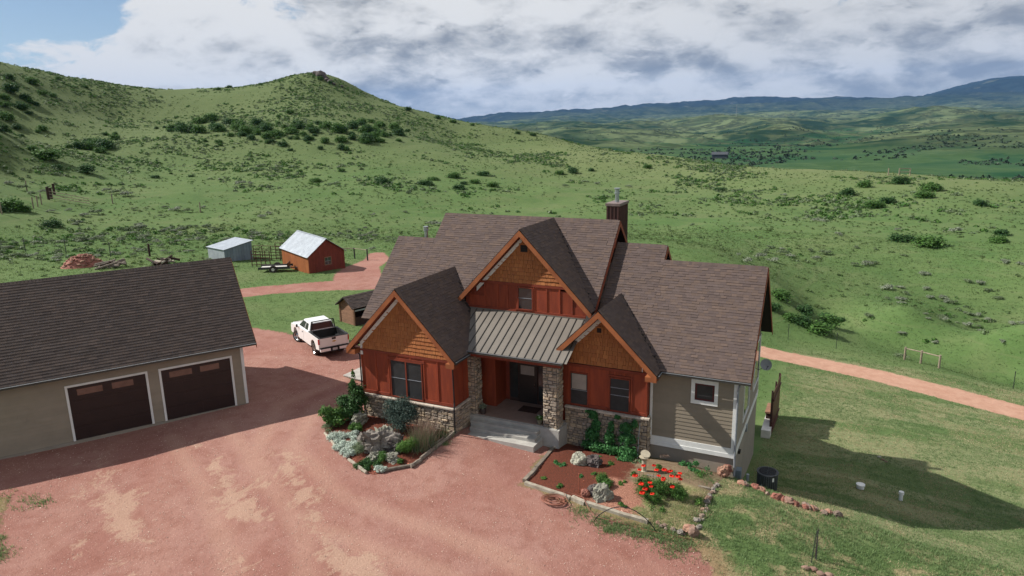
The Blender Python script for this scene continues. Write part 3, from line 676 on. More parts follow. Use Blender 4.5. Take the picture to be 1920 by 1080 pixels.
def build_terrain():
    # polar sheet round the viewpoint side of the yard: fine in the yard and on the hill, coarse elsewhere
    r = [2.0]
    while r[-1] < 26000:
        q = r[-1]
        st = 0.6 if q < 18 else 0.16 if q < 42 else 0.30 if q < 75 else 0.75 if q < 140 else 1.6 if q < 400 else max(3.0, q * 0.011)
        r.append(q + st)
    r = np.array(r)
    head = yaw
    fine = np.arange(-44, 44.001, 0.14)
    coarse = np.concatenate([np.arange(46, 316, 4.0)])
    ang = np.radians(np.concatenate([fine, coarse])) + head
    nr, na = len(r), len(ang)
    A, Rr = np.meshgrid(ang, r)
    x = CAM.x + np.sin(A) * Rr; y = CAM.y + np.cos(A) * Rr
    z = ground(x, y)
    z = np.where(Rr > 18500, z - (Rr - 18500) * 0.01, z)
    nearm = (Rr < 120)
    xs, ys = x[nearm], y[nearm]
    wob = (fbm(xs / 0.5, ys / 0.5, 3, 21) - 0.5)
    sdd = poly_sd(DRIVE, xs, ys); sdr = np.maximum(line_sd(ROAD, xs, ys), line_sd(SPUR, xs, ys)); sdp = line_sd(PATH, xs, ys)
    sbl = poly_sd(BEDL, xs, ys); sbr = poly_sd(BEDR, xs, ys)
    grav = np.maximum(np.maximum(sdd, sdr), sdp)
    bed = np.maximum(sbl, sbr)
    def full(v, fill):
        o = np.full(x.shape, fill, float); o[nearm] = v; return o
    dust = full(np.max([line_sd(l, xs, ys) for l in DUST], axis=0), -9.0); ruts = full(np.max([line_sd(l, xs, ys) for l in RUTS], axis=0), -9.0)
    dust = np.clip(dust, -2, 2); ruts = np.clip(ruts, -2, 2)
    grav = full(np.clip(grav, -3, 3), -3.0); pathm = full(np.clip(sdp - np.maximum(sdd, sdr), -2, 2), -2.0); bed = full(np.clip(bed, -3, 3), -3.0)
    z = z + np.where(grav > 0, -0.015, 0.0)
    # heaped bed soil
    z = z + np.where(bed > 0, np.clip(bed, 0, 0.5) * 0.12, 0)
    V = np.c_[x.ravel(), y.ravel(), z.ravel()]
    V = np.vstack([V, [[CAM.x, CAM.y, float(z[0].mean())]]])
    ii, jj = np.meshgrid(np.arange(nr - 1), np.arange(na), indexing='ij'); j2 = (jj + 1) % na
    F = np.stack([ii * na + jj, ii * na + j2, (ii + 1) * na + j2, (ii + 1) * na + jj], -1).reshape(-1, 4)[:, ::-1]
    cen = lambda a: a.ravel()[F].mean(1)
    g, p_, b_, rad = cen(grav), cen(pathm), cen(bed), cen(Rr)
    cls = np.where(rad > 455, 4, 0)
    cls = np.where(g > 0, 1, cls); cls = np.where((g > 0) & (p_ > 0), 2, cls); cls = np.where((b_ > 0) & (rad < 60), 3, cls)
    names = {0: 'ground', 1: 'driveway', 2: 'gravel_path', 3: 'garden_bed_soil', 4: 'distant_hills'}
    labels = {0: 'green grassy hillside and lawn round the house', 1: 'red gravel driveway with pale dusty tracks', 2: 'pinkish gravel lane crossing the lawn behind the house',
              3: 'mulch and soil of the two planting beds before the house', 4: 'rolling green valley hills running to blue mountains'}
    du_, ru_ = np.append(dust.ravel(), -2.0), np.append(ruts.ravel(), -2.0)
    gr_, pa_, be_ = grav.ravel(), pathm.ravel(), bed.ravel()
    dist = np.append(Rr.ravel(), 2.0)
    gr_ = np.append(gr_, 1.0); pa_ = np.append(pa_, -2.0); be_ = np.append(be_, -3.0)
    for k, nm in names.items():
        f = F[cls == k]
        if k == 1: # close the little disc under the viewpoint
            pass
        if len(f) == 0: continue
        u, inv = np.unique(f, return_inverse=True)
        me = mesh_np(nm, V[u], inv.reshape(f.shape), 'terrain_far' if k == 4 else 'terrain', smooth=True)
        if k != 4:
            for an, arr in (('grav', gr_), ('lane', pa_), ('bed', be_), ('dust', du_), ('ruts', ru_)):
                a = me.attributes.new(an, 'FLOAT', 'POINT'); a.data.foreach_set('value', arr[u].astype(np.float32))
        o = link(nm, me); tag(o, labels[k], kind='structure')
    b = MB(); n0 = 36
    pts = [(CAM.x + 2.05 * math.sin(2 * PI * i / n0), CAM.y + 2.05 * math.cos(2 * PI * i / n0)) for i in range(n0)]
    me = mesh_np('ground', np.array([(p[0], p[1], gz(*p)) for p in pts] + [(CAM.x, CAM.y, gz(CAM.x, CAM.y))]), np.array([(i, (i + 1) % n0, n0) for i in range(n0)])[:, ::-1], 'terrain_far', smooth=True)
    tag(link('ground', me), 'small patch of ground below the viewpoint', kind='structure')


# terrain materials
def terrain_material():
    m, N, b = new_mat('terrain')
    pos = N.n('ShaderNodeNewGeometry').outputs['Position']
    at = lambda k: N.n('ShaderNodeAttribute', attribute_name=k).outputs['Fac']
    xyz = N.n('ShaderNodeSeparateXYZ', {0: pos}); X, Y, Z = xyz.outputs
    nA = N.noise(pos, 0.035, 5, 0.6); nB = N.noise(pos, 0.35, 6, 0.65); nC = N.noise(pos, 3.0, 6, 0.7); nD = N.noise(pos, 22.0, 3, 0.7)
    nE = N.noise(pos, 0.11, 5, 0.6, 0.6)
    # meadow
    g = N.mix(N.ramp(nA, 0.35, 0.65), (0.074, 0.132, 0.040), (0.100, 0.150, 0.052))
    g = N.mix(N.math('MULTIPLY', N.ramp(nE, 0.47, 0.66), 0.55), g, (0.125, 0.160, 0.064))
    g = N.mix(N.math('MULTIPLY', N.ramp(nB, 0.50, 0.72), 0.45), g, (0.046, 0.092, 0.028))
    g = N.mix(N.math('MULTIPLY', N.ramp(nC, 0.45, 0.75), 0.4), g, (0.036, 0.070, 0.023))
    g = N.mix(N.math('MULTIPLY', N.ramp(nD, 0.55, 0.8), 0.35), g, (0.13, 0.16, 0.07))
    # tufty scrub texture: small dark clumps with pale edges, in drifts
    v3 = N.n('ShaderNodeTexVoronoi', {'Vector': pos, 'Scale': 1.15, 'Randomness': 1.0}); v4 = N.n('ShaderNodeTexVoronoi', {'Vector': pos, 'Scale': 2.9, 'Randomness': 1.0})
    far_ = N.math('MULTIPLY', N.ramp(N.n('ShaderNodeVectorMath', {0: pos, 1: tuple(CAM)}, operation='DISTANCE').outputs['Value'], 55.0, 110.0), N.ramp(nE, 0.30, 0.55, 0.35, 1.0))
    cl3 = N.math('MULTIPLY', N.ramp(N.math('ADD', v3.outputs['Distance'], N.math('MULTIPLY', N.math('SUBTRACT', nC, 0.5), 0.5)), 0.34, 0.16), far_)
    cl4 = N.math('MULTIPLY', N.ramp(N.math('ADD', v4.outputs['Distance'], N.math('MULTIPLY', N.math('SUBTRACT', nD, 0.5), 0.5)), 0.36, 0.14), far_)
    g = N.mix(N.math('MULTIPLY', cl3, 0.32), g, (0.044, 0.080, 0.030))
    g = N.mix(N.math('MULTIPLY', cl4, 0.30), g, N.mix(nB, (0.030, 0.055, 0.022), (0.15, 0.175, 0.095)))
    # higher ground is drier, olive and browner, darkened to paint in weaker light
    hz = N.ramp(Z, -1.0, 14.0, 0.0, 0.80)
    g = N.mix(hz, g, N.mix(N.ramp(nC, 0.4, 0.7), (0.104, 0.132, 0.054), (0.066, 0.094, 0.038)))
    # the sun-dried crest of the long right-hand slope
    cr = N.math('MULTIPLY', N.ramp(N.math('ADD', Y, N.math('MULTIPLY', nB, 40.0)), 120.0, 215.0), N.ramp(X, -150.0, -60.0))
    g = N.mix(N.math('MULTIPLY', cr, 0.55), g, N.mix(nC, (0.175, 0.185, 0.088), (0.130, 0.150, 0.066)))
    # terracettes on the slope
    tz = N.n('ShaderNodeMapping', {'Vector': pos, 'Scale': (0.10, 0.10, 3.4)}).outputs[0]
    tn = N.noise(tz, 1.0, 4, 0.6)
    g = N.mix(N.math('MULTIPLY', N.ramp(tn, 0.52, 0.68), 0.28), g, (0.15, 0.165, 0.08))
    # mown and dry lawn east of the house
    lx = N.ramp(X, 5.0, 9.0); ly = N.math('MULTIPLY', N.ramp(Y, -9.0, -5.0), N.ramp(Y, 29.0, 25.0))
    lawn = N.math('MULTIPLY', lx, ly)
    st = N.n('ShaderNodeMapping', {'Vector': pos, 'Rotation': (0, 0, 0.5), 'Scale': (0.10, 0.42, 0.3)}).outputs[0]
    ls = N.noise(st, 1.1, 5, 0.6, 0.5)
    dryc = N.mix(N.ramp(nC, 0.35, 0.7), (0.270, 0.255, 0.145), (0.190, 0.210, 0.105))
    g = N.mix(N.math('MULTIPLY', lawn, N.ramp(ls, 0.40, 0.58, 0.08, 0.68)), g, dryc)
    # dry patches on the front bank
    fx = N.math('MULTIPLY', N.ramp(Y, -4.5, -7.0), N.ramp(X, 4.5, 6.2))
    nF = N.noise(pos, 0.55, 5, 0.65, 0.8)
    g = N.mix(N.math('MULTIPLY', fx, N.ramp(nF, 0.47, 0.62, 0.0, 0.85)), g, (0.30, 0.245, 0.14))
    # gravel
    r1 = N.noise(pos, 0.22, 5, 0.6, 0.7); r2 = N.noise(pos, 1.4, 6, 0.7, 0.3); r3 = N.noise(pos, 14.0, 4, 0.75)
    gr = N.mix(N.ramp(r1, 0.35, 0.65), (0.272, 0.130, 0.104), (0.322, 0.176, 0.143))
    gr = N.mix(N.math('MULTIPLY', N.ramp(r2, 0.42, 0.68), 0.55), gr, (0.215, 0.090, 0.068))
    # worn curving wheel tracks: rings round a centre by the garage apron
    vx = N.math('SUBTRACT', X, 5.0); vy = N.math('SUBTRACT', Y, -2.0)
    rad = N.math('SQRT', N.math('ADD', N.math('MULTIPLY', vx, vx), N.math('MULTIPLY', vy, vy)))
    wv = N.math('SINE', N.math('ADD', N.math('MULTIPLY', rad, 1.9), N.math('MULTIPLY', r1, 9.0)))
    gr = N.mix(N.math('MULTIPLY', N.ramp(wv, 0.1, 1.0), 0.15), gr, (0.36, 0.200, 0.150))
    rt_ = N.ramp(N.math('ADD', at('ruts'), N.math('MULTIPLY', N.math('SUBTRACT', r2, 0.5), 0.9)), -0.25, 0.35)
    gr = N.mix(N.math('MULTIPLY', rt_, 0.42), gr, (0.40, 0.245, 0.185))
    p1 = N.noise(N.n('ShaderNodeMapping', {'Vector': pos, 'Rotation': (0, 0, 0.55), 'Scale': (0.36, 0.24, 1)}).outputs[0], 1.9, 8, 0.72, 0.5)
    pass
    gr = N.mix(N.ramp(N.math('ADD', N.math('MULTIPLY', at('dust'), 0.13), N.math('ADD', N.math('MULTIPLY', p1, 0.75), N.math('MULTIPLY', nC, 0.25))), 0.525, 0.615, 0.0, 0.62), gr, (0.42, 0.290, 0.210))
    vor = N.n('ShaderNodeTexVoronoi', {'Vector': pos, 'Scale': 17.0}); vd = vor.outputs['Distance']
    spk = N.math('MULTIPLY', N.math('LESS_THAN', vd, 0.22), N.math('GREATER_THAN', N.n('ShaderNodeSeparateColor', {0: vor.outputs['Color']}).outputs[0], 0.78))
    gr = N.mix(N.math('MULTIPLY', spk, 0.6), gr, (0.62, 0.48, 0.40))
    gr = N.mix(N.math('MULTIPLY', N.ramp(r3, 0.50, 0.72), 0.45), gr, (0.20, 0.080, 0.058))
    vor2 = N.n('ShaderNodeTexVoronoi', {'Vector': pos, 'Scale': 9.0})
    spk2 = N.math('MULTIPLY', N.math('LESS_THAN', vor2.outputs['Distance'], 0.2), N.math('GREATER_THAN', N.n('ShaderNodeSeparateColor', {0: vor2.outputs['Color']}).outputs[1], 0.82))
    gr = N.mix(N.math('MULTIPLY', spk2, 0.5), gr, (0.13, 0.06, 0.05))
    lane = N.mix(N.ramp(r2, 0.3, 0.7), (0.47, 0.285, 0.205), (0.39, 0.215, 0.150))
    lane = N.mix(N.math('MULTIPLY', spk, 0.5), lane, (0.6, 0.45, 0.36))
    gr = N.mix(N.ramp(at('lane'), -0.6, 0.6), gr, lane)
    ed = N.math('ADD', N.math('MULTIPLY', N.math('SUBTRACT', nC, 0.5), 0.9), N.math('MULTIPLY', N.math('SUBTRACT', nD, 0.5), 0.7))
    ed = N.math('ADD', ed, N.math('MULTIPLY', N.math('SUBTRACT', r2, 0.5), 0.8))
    gm = N.ramp(N.math('ADD', at('grav'), ed), -0.05, 0.10)
    # brown trodden verge between gravel and grass on the west side
    vm = N.ramp(N.math('ADD', at('grav'), N.math('MULTIPLY', ed, 2.0)), -1.2, -0.2)
    g = N.mix(N.math('MULTIPLY', N.math('MULTIPLY', vm, N.ramp(Y, -6.0, -10.0)), 0.8), g, N.mix(nC, (0.27, 0.16, 0.10), (0.18, 0.14, 0.07)))
    c = N.mix(gm, g, gr)
    # beds: red bark left, brown soil and dry grass to the right
    mul = N.mix(N.ramp(nD, 0.35, 0.65), (0.15, 0.045, 0.028), (0.075, 0.030, 0.020))
    soil = N.mix(N.ramp(nC, 0.3, 0.7), (0.155, 0.105, 0.068), (0.22, 0.165, 0.105))
    dg = N.mix(N.ramp(nC, 0.35, 0.65), (0.30, 0.25, 0.14), (0.12, 0.15, 0.05))
    tanr = N.mix(N.ramp(nD, 0.4, 0.6), (0.36, 0.18, 0.125), (0.19, 0.085, 0.06))
    bx = N.math('ADD', X, N.math('MULTIPLY', N.math('SUBTRACT', nC, 0.5), 1.6))
    by = N.math('ADD', Y, N.math('MULTIPLY', N.math('SUBTRACT', nB, 0.5), 1.2))
    bc = N.mix(N.ramp(bx, 2.4, 2.8), mul, soil)
    bc = N.mix(N.math('MULTIPLY', N.ramp(bx, 3.3, 3.9), N.ramp(by, -7.9, -8.5)), bc, dg)
    bc = N.mix(N.math('MULTIPLY', N.math('MULTIPLY', N.ramp(bx, 1.5, 2.0), N.ramp(bx, 3.9, 3.5)), N.ramp(by, -8.9, -9.3)), bc, tanr)
    c = N.mix(N.ramp(at('bed'), -0.03, 0.03), c, bc)
    N.t.links.new(c, b.inputs['Base Color'])
    b.inputs['Roughness'].default_value = 0.95; b.inputs['Specular IOR Level'].default_value = 0.1
    hgt = N.math('ADD', N.math('MULTIPLY', nC, 0.6), N.math('MULTIPLY', nD, 0.35))
    hgt = N.math('ADD', hgt, N.math('MULTIPLY', r3, N.math('MULTIPLY', gm, 0.3)))
    bp = N.n('ShaderNodeBump', {'Height': hgt, 'Strength': 0.65, 'Distance': 0.12})
    N.t.links.new(bp.outputs[0], b.inputs['Normal'])

    m, N, b = new_mat('terrain_far')
    pos = N.n('ShaderNodeNewGeometry').outputs['Position']
    nrm = N.n('ShaderNodeSeparateXYZ', {0: N.n('ShaderNodeNewGeometry').outputs['Normal']})
    xyz = N.n('ShaderNodeSeparateXYZ', {0: pos})
    d = N.n('ShaderNodeVectorMath', {0: pos, 1: tuple(CAM)}, operation='DISTANCE').outputs['Value']
    flatp = N.n('ShaderNodeMapping', {'Vector': pos, 'Scale': (1, 1, 0.3)}).outputs[0]
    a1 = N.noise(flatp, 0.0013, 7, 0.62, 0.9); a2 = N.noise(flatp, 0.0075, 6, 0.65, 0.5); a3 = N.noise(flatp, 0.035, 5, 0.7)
    g = N.mix(N.ramp(a1, 0.46, 0.56), (0.014, 0.034, 0.019), (0.105, 0.135, 0.068))  # broad dark bands: cloud shadow painted into the hill colour
    g = N.mix(N.math('MULTIPLY', N.ramp(a2, 0.45, 0.65), 0.6), g, (0.115, 0.130, 0.065))
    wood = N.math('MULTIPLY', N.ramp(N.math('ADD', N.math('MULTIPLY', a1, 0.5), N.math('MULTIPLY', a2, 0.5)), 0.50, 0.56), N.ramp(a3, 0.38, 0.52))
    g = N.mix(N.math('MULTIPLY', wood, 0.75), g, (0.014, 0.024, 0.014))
    scr = N.math('MULTIPLY', N.ramp(a3, 0.56, 0.66), 0.6)
    g = N.mix(scr, g, (0.026, 0.045, 0.020))
    # low irrigated meadow
    flt = N.math('MULTIPLY', N.ramp(xyz.outputs[2], -30.0, -44.0), N.ramp(nrm.outputs[2], 0.99, 0.998))
    g = N.mix(N.math('MULTIPLY', flt, 0.7), g, N.mix(N.ramp(a2, 0.45, 0.55), (0.020, 0.066, 0.030), (0.044, 0.094, 0.038)))
    steep = N.ramp(nrm.outputs[2], 0.90, 0.80)
    g = N.mix(N.math('MULTIPLY', steep, 0.5), g, (0.050, 0.060, 0.035))
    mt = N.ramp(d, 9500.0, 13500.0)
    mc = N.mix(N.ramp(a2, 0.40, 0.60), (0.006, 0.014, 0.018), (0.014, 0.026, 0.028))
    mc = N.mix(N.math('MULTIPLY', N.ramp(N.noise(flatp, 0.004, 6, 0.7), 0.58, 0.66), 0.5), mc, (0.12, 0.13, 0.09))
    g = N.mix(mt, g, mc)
    snow = N.math('MULTIPLY', N.ramp(xyz.outputs[2], 850.0, 1050.0), N.ramp(N.noise(flatp, 0.006, 6, 0.7), 0.52, 0.58))
    g = N.mix(snow, g, (0.7, 0.74, 0.8))
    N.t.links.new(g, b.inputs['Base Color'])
    b.inputs['Roughness'].default_value = 1.0; b.inputs['Specular IOR Level'].default_value = 0.0


terrain_material()
build_terrain()

# ------------------------------------------------------------------ building helpers
_bx = {}


def bx_geo(w, t, h, lip=0.0, slope=0.0):
    """piece lying on a wall: x 0..w, z 0..h, sticks out to -y by t (lip: extra thickness at the bottom)"""
    k = ('b', round(w, 2), round(t, 3), round(h, 2), round(lip, 3))
    if k not in _bx:
        w, t, h, lip = k[1], k[2], k[3], k[4]
        _bx[k] = ([(0, 0.01, 0), (w, 0.01, 0), (w, 0.01, h), (0, 0.01, h), (0, -t - lip, 0), (w, -t - lip, 0), (w, -t, h), (0, -t, h)],
                  [(4, 5, 6, 7), (0, 1, 5, 4), (3, 7, 6, 2), (0, 4, 7, 3), (1, 2, 6, 5)])
    return k, _bx[k]


def wall_frame(o, ex, out):
    return frame(o, ex, -Vector(out), (0, 0, 1))


def stone_geo(w, h, t, r):
    g = 0.008
    pts = []
    n = 8
    base = [(0, 0), (0.5, -0.04), (1, 0), (1.04, 0.5), (1, 1), (0.5, 1.04), (0, 1), (-0.04, 0.5)]
    for (a, b_) in base: pts.append((g + (w - 2 * g) * min(max(a + r.uniform(-0.10, 0.10), 0), 1), g + (h - 2 * g) * min(max(b_ + r.uniform(-0.12, 0.12), 0), 1)))
    cx, cz = w / 2, h / 2
    V = [(p[0], 0.01, p[1]) for p in pts] + [(cx + (p[0] - cx) * 0.97, -t * 0.6, cz + (p[1] - cz) * 0.95) for p in pts]
    V += [(cx + (p[0] - cx) * 0.74 + r.uniform(-.01, .01), -t * r.uniform(0.85, 1.1), cz + (p[1] - cz) * 0.70) for p in pts]
    F = [(i, (i + 1) % n, n + (i + 1) % n, n + i) for i in range(n)] + [(n + i, n + (i + 1) % n, 2 * n + (i + 1) % n, 2 * n + i) for i in range(n)] + [tuple(range(2 * n, 3 * n))]
    return V, F


def stone_field(out_list, o, ex, outn, Wd, H, seed, hr=(0.10, 0.21), wr=(0.16, 0.42), clip=None):
    r = random.Random(seed); z = 0.0
    exv = Vector(ex).normalized()
    while z < H - 0.02:
        h = r.uniform(*hr)
        if H - z - h < 0.07: h = H - z
        x = -r.uniform(0, 0.12)
        while x < Wd - 0.01:
            w = r.uniform(*wr)
            if Wd - x - w < 0.10: w = Wd - x
            x0 = max(x, 0); w2 = x + w - x0
            sub = [(0, h)] if h < 0.16 or r.random() < 0.65 else [(0, h * 0.5), (h * 0.5, h * 0.5)]
            for (dz, hh) in sub:
                jz = r.uniform(-0.012, 0.012)
                p = Vector(o) + exv * x0 + Vector((0, 0, z + dz + jz))
                if clip is None or clip(p):
                    out_list.append((('st', seed, len(out_list)), stone_geo(w2, hh, r.uniform(0.035, 0.085), r), wall_frame(p, ex, outn), max(w2, hh)))
            x += w
        z += h


def shake_field(out, o, ex, outn, Wd, H, inside, seed, exposure=0.20):
    r = random.Random(seed); k = 0; z = 0
    while z < H:
        x = -r.uniform(0, 0.15)
        while x < Wd:
            w = round(r.choice((0.12, 0.15, 0.18, 0.22, 0.26)), 2)
            # narrow against the slope
            lo, hi = inside(z + exposure * 0.45)
            x0 = max(x, lo); x1 = min(x + w - 0.008, hi)
            if x1 - x0 > 0.03:
                key, geo = bx_geo(x1 - x0, 0.014, exposure - 0.016, 0.026 + r.choice((0, 0.005, 0.010)))
                p = Vector(o) + Vector(ex) * x0 + Vector((0, 0, z + r.uniform(-0.006, 0.006)))
                out.append((key, geo, wall_frame(p, ex, outn), 0.2))
            x += w
        z += exposure


def board_field(out, o, ex, outn, Wd, H, exposure=0.18, holes=(), seed=3):
    """lap siding: long boards cut round openings; holes = (x0, x1, z0, z1)"""
    r = random.Random(seed); n = int(math.ceil(H / exposure))
    for k in range(n):
        z = k * exposure; h = min(exposure + 0.012, H - z)
        if h < 0.03: continue
        cuts = [(0, Wd)]
        for (a, b_, c, d) in holes:
            if z + exposure * 0.5 > c and z + exposure * 0.5 < d:
                cuts = [q for s_, e_ in cuts for q in ((s_, min(e_, a)), (max(s_, b_), e_)) if q[1] - q[0] > 0.02]
        for (s_, e_) in cuts:
            segs = [(s_, e_)]
            if e_ - s_ > 4.2:
                m_ = s_ + r.uniform(1.6, 3.7); segs = [(s_, m_ - 0.002), (m_ + 0.002, e_)]
                if e_ - m_ > 4.2: m2 = m_ + r.uniform(2.5, 3.7); segs = [(s_, m_ - 0.002), (m_ + 0.002, m2 - 0.002), (m2 + 0.002, e_)]
            for (u, v) in segs:
                key, geo = bx_geo(v - u, 0.008, h, 0.020)
                out.append((key, geo, wall_frame(Vector(o) + Vector(ex) * u + Vector((0, 0, z)), ex, outn), v - u))


def plane_front(x0, x1, y0, z0, y1, slope):
    return dict(O=(x0, y0, z0), e=(1, 0, 0), s=(0, 1, slope), Wd=x1 - x0, L=(y1 - y0) * math.hypot(1, slope))


def gable_pair(xc, zr, hw, ze, y0, y1):
    L = math.hypot(hw, zr - ze)
    return (dict(O=(xc + hw, y0, ze), e=(0, 1, 0), s=(-hw, 0, zr - ze), Wd=y1 - y0, L=L), dict(O=(xc - hw, y1, ze), e=(0, -1, 0), s=(hw, 0, zr - ze), Wd=y1 - y0, L=L))


def ridge_caps(out, a, b, side, drop, seed=1):
    """folded cap shingles along a ridge from a to b; side = horizontal unit vector across, drop = slope"""
    a = Vector(a); b = Vector(b); d = (b - a); L = d.length; d.normalize(); sv = Vector(side)
    w = 0.15; n = int(L / 0.15); key = ('cap', round(drop, 2))
    V = [(0, -w, -w * drop), (0, 0, 0.012), (0, w, -w * drop), (0.165, -w, -w * drop - 0.012), (0.165, 0, 0.0), (0.165, w, -w * drop - 0.012)]
    V = [(x, y, z + 0.024) for x, y, z in V]
    V += [(0, -w, -w * drop - 0.02), (0, w, -w * drop - 0.02)]
    F = [(0, 3, 4, 1), (1, 4, 5, 2), (6, 0, 1), (1, 2, 7)]
    for i in range(n): out.append((key, (V, F), frame(a + d * (i * 0.15), d, sv, (0, 0, 1)), 0.2))


def window_unit(parent, o, ex, outn, w, h, frame_mat, glass_mat='glass', rails=(), mulls=(), fw_=0.05, depth=0.05, blind=None, sill=False):
    """frame (a ring) with pane; rails = heights of meeting rails, mulls = x of mullions"""
    Fm = wall_frame(o, ex, outn)
    b = MB()
    for (x0, x1, z0, z1) in ((-fw_, 0, -fw_, h + fw_), (w, w + fw_, -fw_, h + fw_), (0, w, -fw_, 0), (0, w, h, h + fw_)): b.box(x0, x1, -depth, 0.01, z0, z1, Fm)
    f = b.build('window', frame_mat, parent)
    g = MB(); g.box(0, w, -0.012, 0.008, 0, h, Fm); g.build('pane', glass_mat, f)
    if blind:
        k = MB(); k.box(blind[0], blind[1], -0.020, -0.0125, blind[2], blind[3], Fm); k.build('blind', 'blind', f)
    for m_ in mulls:
        k = MB(); k.box(m_ - 0.035, m_ + 0.035, -depth + 0.005, 0.0, 0.0, h, Fm); k.build('mullion', frame_mat, f)
    for (z, x0, x1) in rails:
        k = MB(); k.box(x0, x1, -0.028, 0.0, z - 0.012, z + 0.012, Fm); k.build('meeting_rail', 'dish_grey', f)
    return f


# ------------------------------------------------------------------ house
ZC = lambda y: 9.89 + 0.987 * y
ZR = lambda y: 9.212 + 0.989 * y
ZLG = lambda x: 6.93 - 1.029 * abs(x + 8.71)
ZCG = lambda x: 9.41 - 1.031 * abs(x + 4.01)
ZRG = lambda x: 6.253 - 0.994 * abs(x - 0.51)


